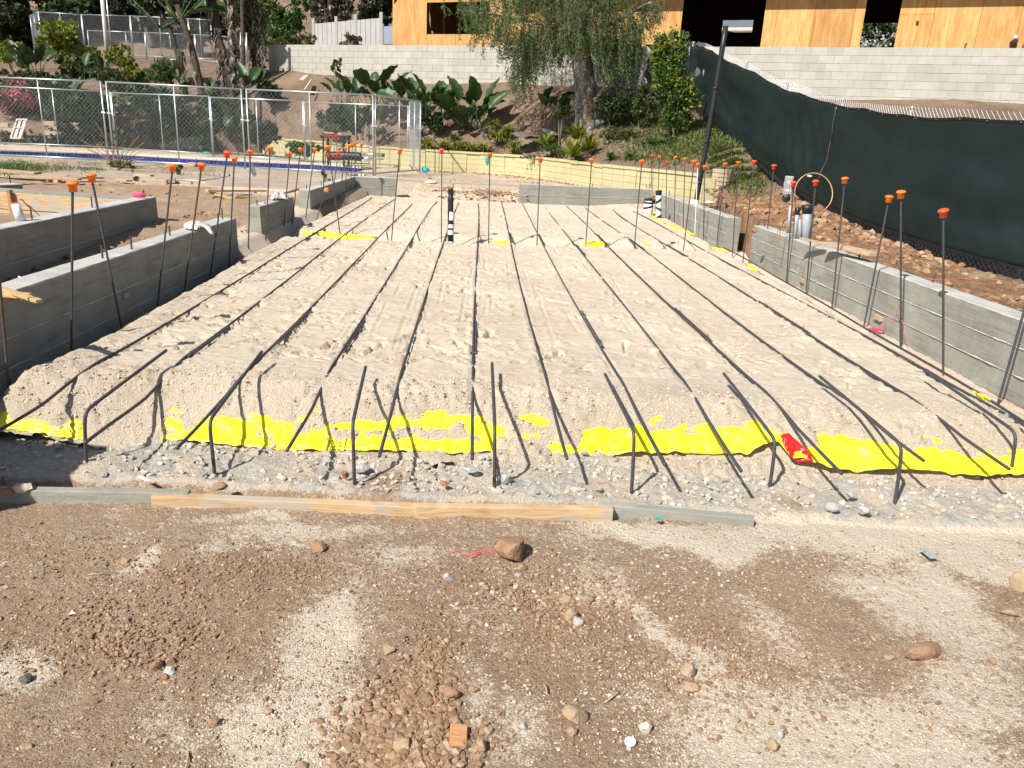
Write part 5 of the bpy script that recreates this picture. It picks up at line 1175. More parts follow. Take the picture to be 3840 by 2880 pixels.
# chain link behind, seen above and below the fabric
mb = MB(); s = 0.0
while s < GT - .05:
    step = .5; a, b = gpt(s, 0, 0), gpt(min(s + step, GT), 0, 0); qa, qb = gsm(s), gsm(min(s + step, GT)); V, Fs = link_mesh(a, b, 0, 1.80, .062, .0026)
    L = hypot(*(b - a)[:2]); V = [(x, y, z * (qa[3] - qa[2]) / 1.80 + qa[2] + (qb[2] - qa[2]) * min(1, hypot(x - a[0], y - a[1]) / L)) for x, y, z in V]; mb.add(V, Fs); s += step
M['wirelit'] = simple('sunlit_galvanised_wire', (.62, .64, .66), (.74, .76, .78), 8, .5, .5, .2); mb.build('chain_link', M['wirelit'], groot, GO)  # lighter copy of the wire, sunlight put into its colour
s = .4
while s < GT:
    q = gsm(s); mb = MB(); mb.tube([(q[0] + .03, q[1], q[2] - .2), (q[0] + .03, q[1], q[3] - .01)], .03, 10); mb.lathe((q[0] + .03, q[1], q[3] - .01), [(.034, -.02), (.034, .005), (.02, .02)], 10); mb.build('fence_post', M['galv'], groot, GO, smooth=True); s += 2.6
# ------------------------------------------------------------------ plants
def leaf_mat(name, cols, rough=.55, trans=.25):
    n = N(name); v = n.attr('v'); c = n.ramp(v, [(i / (len(cols) - 1), k) for i, k in enumerate(cols)]); n.col(c); m = n.fin(rough, .35)
    tr = n.nd('ShaderNodeBsdfTranslucent'); n.L(c, tr.inputs[0]); mx = n.nd('ShaderNodeMixShader'); mx.inputs[0].default_value = trans
    n.L(n.b.outputs[0], mx.inputs[1]); n.L(tr.outputs[0], mx.inputs[2]); n.L(mx.outputs[0], n.out.inputs[0]); return m
LM = {
 'dark': leaf_mat('dark_leaves', [(.012, .028, .008), (.035, .07, .018), (.07, .12, .03)]),
 'deep': leaf_mat('deep_shade_leaves', [(.012, .020, .008), (.028, .042, .016), (.055, .07, .03)]),  # deep shade put into the leaf colour
 'olive': leaf_mat('olive_leaves', [(.045, .055, .018), (.09, .11, .03), (.16, .18, .05)]),
 'lime': leaf_mat('yellow_green_leaves', [(.08, .11, .012), (.17, .21, .02), (.30, .33, .05)]),
 'mid': leaf_mat('green_leaves', [(.025, .055, .012), (.06, .12, .02), (.12, .20, .04)]),
 'pale': leaf_mat('variegated_leaves', [(.06, .09, .02), (.30, .32, .12), (.50, .50, .25)]),
 'pink': leaf_mat('pink_bracts', [(.20, .05, .07), (.52, .13, .19), (.66, .28, .32)]),
 'pepper': leaf_mat('pepper_tree_leaves', [(.022, .045, .010), (.055, .10, .02), (.13, .20, .045)]),
 'grass': leaf_mat('grass_blades', [(.05, .09, .015), (.11, .17, .035), (.25, .25, .10)]),
 'straw': leaf_mat('dry_straw', [(.22, .17, .09), (.38, .31, .19), (.52, .45, .31)]),
 'flower': leaf_mat('white_flowers', [(.10, .13, .08), (.45, .48, .40), (.72, .74, .70)]),
 'grey': leaf_mat('grey_green_leaves', [(.07, .09, .06), (.14, .17, .12), (.25, .28, .2)]),
 'brown': leaf_mat('dry_brown_leaves', [(.03, .024, .018), (.10, .08, .06), (.46, .41, .33)]),
 'bop': leaf_mat('bird_of_paradise_leaves', [(.012, .032, .010), (.028, .062, .018), (.06, .115, .03)], .45, .12)}
def cloud_mesh(name, blobs, n, size, mat, seed=0, aspect=.45, shell=.55, droop=0.0):
    """n leaf-sized faces in clumps through ellipsoid blobs [(x,y,z,rx,ry,rz)]"""
    r = np.random.default_rng(seed); B = np.array(blobs, float); w = (B[:, 3] * B[:, 4] * B[:, 5]) ** .67; w /= w.sum(); bi = r.choice(len(B), n, p=w)
    nc = max(6, n // 26); cb = r.choice(len(B), nc, p=w); d = r.normal(size=(nc, 3)); d /= np.linalg.norm(d, axis=1)[:, None]; rad = shell + (1 - shell) * r.random(nc) ** .5
    cc = B[cb, :3] + d * rad[:, None] * B[cb, 3:6]; cs = B[cb, 3:6].min(1) * r.uniform(.10, .30, nc)
    k = r.integers(0, nc, n); p = cc[k] + r.normal(size=(n, 3)) * cs[k][:, None]
    a = r.normal(size=(n, 3)); a[:, 2] -= droop; a /= np.linalg.norm(a, axis=1)[:, None]; b = np.cross(a, r.normal(size=(n, 3))); b /= np.linalg.norm(b, axis=1)[:, None] + 1e-9
    s = size * r.uniform(.6, 1.4, n)[:, None]; V = np.stack([p - a * s * .5, p + b * s * aspect * .5, p + a * s * .5, p - b * s * aspect * .5], 1).reshape(-1, 3)
    me = mesh_np(name, V, np.arange(n * 4).reshape(n, 4), False); me.materials.append(LM[mat]); tone = np.clip(r.normal(.45, .22, n) + (r.random(nc) - .5)[k] * .45, 0, 1)
    at_ = me.attributes.new('v', 'FLOAT', 'POINT'); at_.data.foreach_set('value', np.repeat(tone, 4).astype(np.float32)); return me
def vattr(me, fn=None):
    a = me.attributes.new('v', 'FLOAT', 'POINT'); a.data.foreach_set('value', (np.random.default_rng(len(me.vertices)).random(len(me.vertices)) * .6 + .2).astype(np.float32))
M['bark'] = simple('rough_bark', (.10, .07, .05), (.22, .16, .12), 7, .95, .1, bd=.02, stretch=(3, 3, .6)); M['twig'] = simple('grey_twig', (.16, .13, .10), (.26, .22, .17), 9, .9, .1)
def pxm(Y): return F / (Y * .95)      # photo pixels per metre at a distance
def shrub(name, label, cx, cy, rx, ry, Y, mat, n, size, group=None, stems=4, aspect=.45, parts=None, lab2=None, flowers=None, shell=.5):
    c = PY(cx, cy, Y); s = pxm(Y); RX, RZ = rx / s, ry / s; g = min(hz(c[0], c[1]) if Y > 17 else .15, c[2] - RZ * .6); root = thing(name, label, 'plant', (c[0], c[1], g), group); R = random.Random(int(cx * 7 + cy))
    blobs = []
    for i in range(9):
        a = R.uniform(0, 2 * pi); q = R.uniform(.15, .62); blobs.append((RX * q * cos(a), RX * q * .8 * sin(a), (c[2] - g) + RZ * R.uniform(-.55, .62), RX * R.uniform(.28, .5), RX * R.uniform(.28, .5), RZ * R.uniform(.25, .48)))
    linkme('foliage', cloud_mesh('foliage', blobs, n, size, mat, R.randint(0, 9999), aspect, shell), None, root)
    if flowers: linkme('flowers', cloud_mesh('flowers', blobs, flowers[1], flowers[2], flowers[0], R.randint(0, 9999), .8, .8), None, root)
    for i in range(stems):
        b = blobs[i * 2]; mb = MB(); mb.tube(smooth_path([(R.uniform(-.08, .08), R.uniform(-.08, .08), -.1), (b[0] * .5, b[1] * .5, b[2] * .5), (b[0], b[1], b[2] + b[5] * .4)], 1), [.022, .020, .018, .015, .012, .008][:6] if False else .014, 5); mb.build('stem', M['twig'], root)
    return root
GS = 'shrubs on the left hillside'
shrub('bush', 'tall yellow green bush in front of the hill fence', 255, 170, 120, 95, 37, 'lime', 5200, .17, GS)
shrub('bush', 'olive green bush left of the leaning pole, below the hill fence', 300, 260, 110, 60, 34, 'olive', 3800, .15, GS)
shrub('bush', 'small bright lime bush below the hill fence, right of the pole', 470, 215, 62, 45, 33, 'lime', 2600, .12, GS)
shrub('bush', 'low lime bush just above the near fence rail', 520, 285, 60, 40, 31, 'lime', 2000, .12, GS)
shrub('bush', 'dark feathery green bush left of the banana like trunks', 610, 285, 85, 60, 30, 'mid', 4600, .12, GS, aspect=.22)
shrub('bush', 'yellowish bush at the far left edge of the hill', 40, 215, 70, 60, 35, 'lime', 2600, .15, GS)
shrub('bush', 'dull olive undergrowth at the left edge under the hill fence', 90, 300, 130, 35, 32, 'olive', 3200, .13, GS)
shrub('bougainvillea', 'pink flowering bougainvillea behind the fence at the left edge', 60, 365, 120, 75, 27.8, 'pink', 5200, .085, GS, flowers=('mid', 1500, .10))
shrub('bush', 'small red flowering bush right of the bougainvillea', 165, 335, 45, 35, 28, 'pink', 900, .09, GS, flowers=('mid', 1300, .09))
shrub('bush', 'green bush behind the fence above the tan planter', 270, 440, 100, 70, 27.6, 'mid', 4200, .10, GS)
shrub('bush', 'dark leafy mass behind the double fence posts', 370, 430, 90, 105, 27.3, 'dark', 6000, .11, GS)
shrub('bush', 'pale variegated shrub behind the fence, right of the double posts', 490, 375, 65, 70, 27.2, 'pale', 2600, .12, GS, flowers=('mid', 2600, .11))
shrub('bush', 'large dark rounded bush behind the second fence panel', 640, 415, 125, 95, 27.4, 'dark', 9500, .10, GS)
shrub('bush', 'dark bush at the foot of the palms behind the fence', 790, 440, 95, 95, 27.2, 'dark', 6500, .11, GS)
shrub('bush', 'sparse green and yellow shrub left of the tool stand', 890, 455, 70, 90, 27.0, 'olive', 3800, .11, GS)
shrub('bush', 'dark shrub between the palms and the tool stand', 985, 505, 70, 70, 26.6, 'dark', 4200, .10, GS)
shrub('bush', 'lavender grey low shrub along the far pool edge', 690, 545, 130, 30, 27.0, 'grey', 3000, .08, GS)
shrub('bush', 'olive undergrowth beside the tan planter', 420, 525, 90, 35, 26.9, 'olive', 2600, .08, GS)
shrub('bush', 'lantana bush dotted with orange flowers beside the tool stand', 1140, 565, 100, 32, 25.35, 'mid', 4200, .075, GS, flowers=('lime', 160, .07))
shrub('bush', 'dark undergrowth in the shade behind the tool stand', 1290, 440, 110, 55, 26.8, 'dark', 4500, .10, 'shrubs on the middle bank')
shrub('bush', 'grey green dry shrub above the tool stand', 1230, 470, 60, 28, 26.0, 'grey', 1500, .07, 'shrubs on the middle bank')
shrub('bush', 'dark plant mass left of the dirt bank beside the palms', 1010, 350, 55, 50, 29.0, 'dark', 2600, .12, 'shrubs on the middle bank')
shrub('bush', 'tangle of dark stems under the big leaves, right of the fence corner', 1630, 460, 55, 40, 25.2, 'dark', 2600, .10, 'shrubs on the middle bank')
shrub('bush', 'green shrub in the shade right of the big tree trunk', 2300, 395, 85, 60, 22.8, 'dark', 4500, .08, 'shrubs under the big tree')
shrub('bush', 'low green shrub at the left foot of the big tree', 2105, 430, 42, 35, 23.2, 'mid', 2000, .07, 'shrubs under the big tree', aspect=.2)
shrub('bush', 'wispy green shrub between the tree and the column shaped bush', 2410, 395, 55, 75, 22.4, 'olive', 3500, .07, 'shrubs under the big tree')
for (l, x, y, rx, ry, Y, m_, n_, s_) in [('dark undergrowth filling the left hill below the palms', 560, 400, 150, 60, 28.6, 'dark', 6000, .12), ('olive thicket behind the bougainvillea', 120, 400, 170, 80, 29, 'olive', 7000, .12), ('dark thicket low behind the left fence panels', 330, 500, 190, 45, 27.4, 'deep', 6000, .11),
    ('olive weeds low along the far pool fence at the left edge', 60, 520, 140, 35, 27, 'olive', 4200, .09), ('dark leafy weeds low along the far pool fence before the tan wall', 240, 535, 120, 25, 26.8, 'dark', 3000, .09), ('dark thicket behind the second fence panel foot', 640, 500, 170, 50, 27.8, 'deep', 6500, .11), ('green weeds on the slope above the near fence', 420, 300, 190, 45, 31, 'olive', 5200, .12), ('dark hollow of shrubs under the big leaved plants of the left hill', 200, 320, 170, 50, 32, 'dark', 5600, .13), ('dark foliage around the base of the palms', 860, 400, 120, 50, 29, 'deep', 4200, .12)]:
    shrub('thicket', l, x, y, rx, ry, Y, m_, n_, s_, GS)
# column shaped bush by the screened fence
cr_ = thing('column_bush', 'tall narrow glossy green bush at the left end of the screened fence', 'shrub', (*PY(2530, 500, 21.0)[:2], hz(*PY(2530, 500, 21.0)[:2]))); cb0 = np.array(tuple(cr_.location))
blobs = []; s21 = pxm(21)
for (px, py, rr) in [(2480, 165, 32), (2530, 150, 30), (2555, 140, 20), (2480, 215, 40), (2530, 215, 45), (2500, 265, 45), (2535, 285, 45), (2490, 315, 40), (2545, 335, 40), (2575, 350, 35), (2610, 365, 28), (2560, 385, 42), (2510, 380, 35), (2530, 430, 38), (2500, 445, 35), (2570, 440, 30), (2540, 480, 28)]:
    q = PY(px, py, 21.0) - cb0; blobs.append((q[0], q[1], q[2], rr / s21, rr / s21, rr / s21))
linkme('foliage', cloud_mesh('foliage', blobs, 9000, .085, 'mid', 5, .42, .35), None, cr_); linkme('foliage', cloud_mesh('foliage', blobs[:12], 2200, .09, 'lime', 6, .42, .8), None, cr_)
for i in (3, 7, 12, 15): b = blobs[i]; mb = MB(); mb.tube(smooth_path([(0, 0, -.1), (b[0] * .3, b[1], b[2] * .5), b[:3]], 1), .02, 6); mb.build('stem', M['twig'], cr_)
# strap leaved clumps
def strap_mesh(n, L, w, seed, up=.9, mat='lime', curl=1.0):
    R = random.Random(seed); V = []; Fs = []; vv = []
    for i in range(n):
        a = R.uniform(0, 2 * pi); l = L * R.uniform(.7, 1.1); e = R.uniform(.35, 1.35) * up; tone = R.random()
        p = Vector((R.uniform(-.05, .05), R.uniform(-.05, .05), 0)); k = len(V); S = 6; el = e
        for j in range(S + 1):
            t = j / S; ww = w * (1 - t ** 3) * (.6 + .4 * min(1, t * 4)); d = Vector((cos(a) * cos(el), sin(a) * cos(el), sin(el))); sd = Vector((-sin(a), cos(a), 0))
            V += [tuple(p - sd * ww / 2), tuple(p + sd * ww / 2)]; vv += [tone * .8 + .2 * t] * 2; p = p + d * (l / S); el -= curl * 1.9 / S * (.5 + t)
        Fs += [(k + 2 * j, k + 2 * j + 1, k + 2 * j + 3, k + 2 * j + 2) for j in range(S)]
    me = mesh_np('leaves', V, Fs, True); me.materials.append(LM[mat]); a_ = me.attributes.new('v', 'FLOAT', 'POINT'); a_.data.foreach_set('value', np.array(vv, np.float32)); return me
LIME = [strap_mesh(85, .48, .035, s, mat='lime') for s in (1, 2)]; GREEN = [strap_mesh(70, .40, .028, s, mat='mid') for s in (3, 4)]; AGV = [strap_mesh(46, .50, .075, s, mat='lime', up=1.0, curl=.35) for s in (5, 6)]
def clump(name, label, x, y, Y, me, sc, grp, cat='plant'):
    c = PY(x, y, Y); root = tag(linkme(name, me, None), label, cat, grp); root.location = (c[0], c[1], max(c[2], .0) - .02); root.scale = (sc,) * 3; root.rotation_euler = (0, 0, random.uniform(0, 6)); return root
ga = 'strap leaved clumps along the garden wall'
for i, (x, y, Y, l) in enumerate([(1760, 558, 24.3, 'strap leaved clump fourth along the garden wall from the fence corner'), (1810, 560, 24.2, 'strap leaved clump left of the green bag, above the wall cap'), (1575, 505, 24.9, 'strap leaved clump higher up behind the fence corner'), (1700, 520, 25.0, 'dull strap leaved clump behind the row along the wall'), (1930, 555, 23.8, 'small strap leaved clump between the green bag and the slates')]):
    clump('agapanthus', l, x, y, Y, (LIME + GREEN)[i % 4], .95, ga)
for (l, x, y, rx, ry, Y, m_, n_, s_) in [('grey green weeds on the slope left of the slates', 1850, 500, 60, 20, 24.8, 'grey', 1300, .06), ('low weeds around the agave rosettes', 2100, 560, 90, 22, 22.4, 'mid', 2600, .05), ('silvery weeds along the wall cap in the middle', 2010, 590, 70, 10, 22.6, 'grey', 1500, .045), ('low green weeds below the big tree', 2330, 500, 110, 26, 22.0, 'olive', 3600, .055),
    ('green weeds in front of the column bush', 2480, 540, 90, 26, 20.6, 'mid', 3000, .055), ('tall weeds against the foot of the screened fence', 2660, 520, 45, 50, 20.0, 'mid', 2600, .06), ('weeds at the right end of the garden wall', 2740, 620, 40, 36, 18.2, 'olive', 1800, .06), ('dark shrub left of the big tree on the bank', 2110, 400, 30, 35, 24, 'dark', 900, .06)]:
    shrub('weeds', l, x, y, rx, ry, Y, m_, n_, s_, 'weeds on the garden slope', 0)
for x, y, Y, k, sc, l in [(1600, 548, 24.4, 0, 1.0, 'bright strap leaved clump at the corner of the pool fence'), (1668, 552, 24.5, 1, 1.0, 'bright strap leaved clump spilling over the garden wall, second from the fence'), (1722, 556, 24.5, 0, 1.05, 'bright strap leaved clump spilling over the garden wall, third from the fence'),
    (1862, 520, 24.3, 1, 1.1, 'yellow green strap leaved clump left of the pile of dark slates'), (1905, 505, 24.6, 0, 1.2, 'strap leaved clump just behind and left of the dark slates'), (1850, 470, 25.0, 1, .9, 'dull strap leaved clump on the bank above the slates')]:
    clump('agapanthus', l, x, y, Y, LIME[k], sc, ga)
for x, y, Y, k, sc, l in [(2290, 590, 20.6, 0, .9, 'dark grassy tuft right of the largest agave'), (2365, 595, 20.2, 1, .9, 'dark grassy tuft above the crack in the wall cap'), (2410, 600, 19.9, 0, .8, 'small dark grassy tuft right of the crack in the wall cap'), (1260, 500, 25.7, 1, 1.0, 'thin green tuft behind the tool stand'), (1430, 500, 25.4, 0, 1.2, 'green tuft behind the fence corner')]:
    clump('grass_tuft', l, x, y, Y, GREEN[k], sc, 'grassy tufts')
for x, y, Y, k, sc, l in [(2046, 545, 22.6, 0, .95, 'small agave rosette right of the dark slates'), (2150, 588, 21.4, 1, 1.25, 'largest agave rosette, above the garden wall'), (2165, 520, 22.0, 0, 1.1, 'agave rosette behind the largest one'), (2212, 555, 21.6, 1, .95, 'agave rosette right of the largest one')]:
    clump('agave', l, x, y, Y, AGV[k], sc, 'agave rosettes')
# giant leaved plants
def bop_leaf(seed):
    R = random.Random(seed); V = []; L = .60; W = .30; S = 10; stalk = .45; bend = R.uniform(.3, .8); p = Vector((0, 0, 0)); el = 1.5; vv = []; Fs = []
    st = []; 
    for j in range(5): st.append(p.copy()); p = p + Vector((cos(el), 0, sin(el))) * stalk / 4; el -= .04
    base = p.copy(); fold = R.uniform(.25, .6)
    for j in range(S + 1):
        t = j / S; w = W * (sin(pi * min(1, t ** .75)) ** .8) * .5 + .002; d = Vector((cos(el), 0, sin(el))); up = Vector((-sin(el), 0, cos(el))); rag = .02 * sin(j * 2.3 + seed)
        for s_ in (-1, -.5, 0, .5, 1): V.append(tuple(base + Vector((0, s_ * w, 0)) + up * (abs(s_) * w * fold + rag * abs(s_)))); vv.append(.35 + .3 * abs(s_) + .25 * t)
        base = base + d * L / S; el -= bend / S
    Fs = [(j * 5 + k, j * 5 + k + 1, (j + 1) * 5 + k + 1, (j + 1) * 5 + k) for j in range(S) for k in range(4)]
    mb = MB(); mb.add(V, Fs); nv = len(vv); mb.tube(st + [p], [.016, .014, .012, .010, .009, .008], 5); me = bpy.data.meshes.new('leaf'); me.from_pydata(mb.v, [], mb.f); me.polygons.foreach_set('use_smooth', [True] * len(me.polygons)); me.materials.append(LM['bop']); me.update()
    vv += [.8] * (len(mb.v) - nv); a_ = me.attributes.new('v', 'FLOAT', 'POINT'); a_.data.foreach_set('value', np.array(vv, np.float32)); return me
BL = [bop_leaf(s) for s in range(5)]
def bop(label, x, y, Y, n, hpx, grp, spread=.9, name='bird_of_paradise', tilt=.55):
    c = PY(x, y, Y); sc = hpx / pxm(Y) / .98; root = thing(name, label, 'plant', c - [0, 0, .05], grp); R = random.Random(int(x + y))
    for i in range(n):
        o = linkme('leaf', BL[R.randrange(5)], None, root); k = R.uniform(.6, 1.05) * sc; o.scale = (k, k * R.uniform(.9, 1.25), k); t = tilt * R.random() ** .8; a = R.uniform(0, 2 * pi)
        e = Matrix.Rotation(a, 4, 'Z') @ Matrix.Rotation(t, 4, 'Y') @ Matrix.Rotation(R.uniform(-1.4, 1.4), 4, 'Z'); o.rotation_euler = e.to_euler(); o.location = (R.uniform(-.14, .14) * sc * spread, R.uniform(-.1, .1) * sc, 0)
    return root
gbp = 'big leaved plants on the bank'
bop('big leaved plant leftmost on the bank, against the block wall foot', 1290, 385, 26.6, 11, 105, gbp, 3)
bop('big leaved plant second from the left on the bank', 1380, 400, 26.3, 12, 120, gbp, 3)
bop('tallest big leaved plant on the bank, rising before the block wall', 1440, 400, 26.0, 11, 150, gbp, 2)
bop('big leaved plant right of the tallest, behind the fence corner', 1510, 410, 25.8, 14, 125, gbp, 3)
bop('dark big leaved plant hanging over the bank right of the fence corner', 1600, 450, 25.4, 24, 150, gbp, 3, tilt=.9)
bop('lone big leaved plant in the middle of the bare bank', 1765, 478, 25.2, 24, 165, gbp, 2, tilt=.75)
bop('small dark big leaved plant left of the big tree trunk', 2060, 440, 23.6, 9, 120, gbp, 2)
bop('big leaved plant in the dark shade behind the fence at the corner', 1370, 520, 25.4, 9, 130, gbp, 2)
gbl = 'big leaved plants on the left hill'
bop('big leaved plant high on the left hill below the dark trees', 115, 285, 33, 15, 125, gbl, 2)
bop('big leaved plant in the middle of the left hill, above the fence rail', 345, 300, 29, 8, 110, gbl, 3)
bop('broad pale leaf plant above the double fence posts', 425, 330, 28.5, 5, 85, gbl, 3)
bop('big leaved plant behind the fence left of the double posts', 255, 440, 26.95, 14, 140, gbl, 4, tilt=.5)
bop('big leaved plant in the shade behind the double posts', 375, 450, 26.9, 12, 120, gbl, 3, tilt=.5)
bop('big leaved plant at the foot of the palms, left one', 790, 360, 29.5, 6, 70, gbl, 3, tilt=.4)
bop('torn broad leaf at the foot of the dark palm trunk', 935, 365, 28.8, 7, 120, gbl, 2, tilt=.4)
bop('big leaved plant behind the right end of the second fence panel', 850, 510, 26.3, 10, 130, gbl, 4, tilt=.7)
bop('small big leaved plant below the feathery bush', 690, 350, 29.5, 6, 90, gbl, 3, tilt=.7)
M['pbark2'] = simple('grey_ringed_bark', (.05, .04, .032), (.15, .125, .10), 7, .95, .1, bd=.02, stretch=(1, 1, 5))
# palm like trunks with dead leaves
def dead_palm(label, pts, Y, r0, green, skirt, seed, lean=0):
    w = [PY(x, y, Y) for x, y in pts]; w[0] = w[0] - [0, 0, .3]; root = thing('giant_bird_of_paradise', label, 'tree', w[0], 'dead leaved palm like trunks'); R = random.Random(seed); p = smooth_path(w, 2); L = len(p)
    mb = MB(); mb.tube(p, [r0 * .8 * (1 - .35 * i / L) * (1 + .10 * (i % 2)) for i in range(L)], 8); mb.build('trunk', M['pbark2'], root, w[0], smooth=True)
    V = []; Fs = []; vv = []
    for i in range(skirt):      # hanging dead leaves
        f = R.uniform(.25, 1.0) if R.random() < .8 else R.uniform(.05, .4); q = Vector(tuple(p[int(f * (L - 1))])); a = R.uniform(0, 2 * pi); l = R.uniform(.15, .5); wd = R.uniform(.03, .09); out = Vector((cos(a), sin(a), 0)); k = len(V); tone = R.random(); sd = Vector((-sin(a), cos(a), R.uniform(-.3, .3)))
        for j in range(5):
            t = j / 4; c = q + out * (r0 + .05 * sin(t * 2.6) + R.uniform(0, .03)) - Vector((0, 0, l * t)) + sd * .05 * sin(t * 5 + i); V += [tuple(c - sd * wd * .5 * (1 - t * .7)), tuple(c + sd * wd * .5 * (1 - t * .7))]; vv += [min(1, tone * .9 + .1 * t)] * 2
        Fs += [(k + 2 * j, k + 2 * j + 1, k + 2 * j + 3, k + 2 * j + 2) for j in range(4)]
    V = np.array(V) - w[0]; me = mesh_np('dead_leaves', V, Fs, True); me.materials.append(LM['brown']); a_ = me.attributes.new('v', 'FLOAT', 'POINT'); a_.data.foreach_set('value', np.array(vv, np.float32)); linkme('dead_leaves', me, None, root)
    top = Vector(tuple(p[-1] - w[0]))
    for i in range(green):
        o = linkme('leaf', BL[R.randrange(5)], None, root); k = R.uniform(2.2, 3.0); o.scale = (k, k * 1.3, k); a = pi * (i % 2) + R.uniform(-.4, .4); e = Matrix.Rotation(a, 4, 'Z') @ Matrix.Rotation(R.uniform(.25, 1.1), 4, 'Y') @ Matrix.Rotation(R.uniform(-.6, .6), 4, 'Z'); o.rotation_euler = e.to_euler(); o.location = top - Vector((0, 0, .6))
    return root
dead_palm('leaning bare trunk with green leaves on top, leftmost of the trunks', [(700, 335), (670, 230), (640, 110), (600, 40)], 30.5, .11, 4, 30, 1)
dead_palm('pale sheathed trunk with big green leaves on top', [(755, 320), (730, 220), (700, 120), (665, 20)], 30.0, .17, 6, 20, 2)
dead_palm('dark trunk with hanging dead leaves in the middle of the group, left', [(850, 345), (830, 230), (805, 100), (785, -30)], 30.5, .16, 0, 190, 3)
dead_palm('thin trunk crossing the middle group of dead leaved trunks', [(868, 335), (850, 230), (815, 120), (800, 10)], 30.0, .10, 0, 90, 4)
dead_palm('trunk wrapped in curled dead leaves, right of the middle', [(872, 340), (880, 220), (872, 100), (862, -30)], 29.8, .13, 2, 230, 5)
dead_palm('slim dark upright trunk left of the block wall end', [(910, 345), (912, 220), (910, 100), (906, -60)], 29.4, .11, 0, 8, 6)
dead_palm('trunk with shaggy dead skirt beside the end of the block wall', [(955, 290), (962, 190), (968, 110), (975, 30)], 30.6, .20, 7, 170, 7)
dead_palm('thin shaggy trunk against the end of the block wall', [(985, 300), (985, 230), (990, 170)], 30.4, .09, 0, 60, 8)
dead_palm('short shaggy stump left of the pale sheathed trunk', [(690, 330), (682, 260), (680, 190)], 30.3, .08, 0, 60, 9)
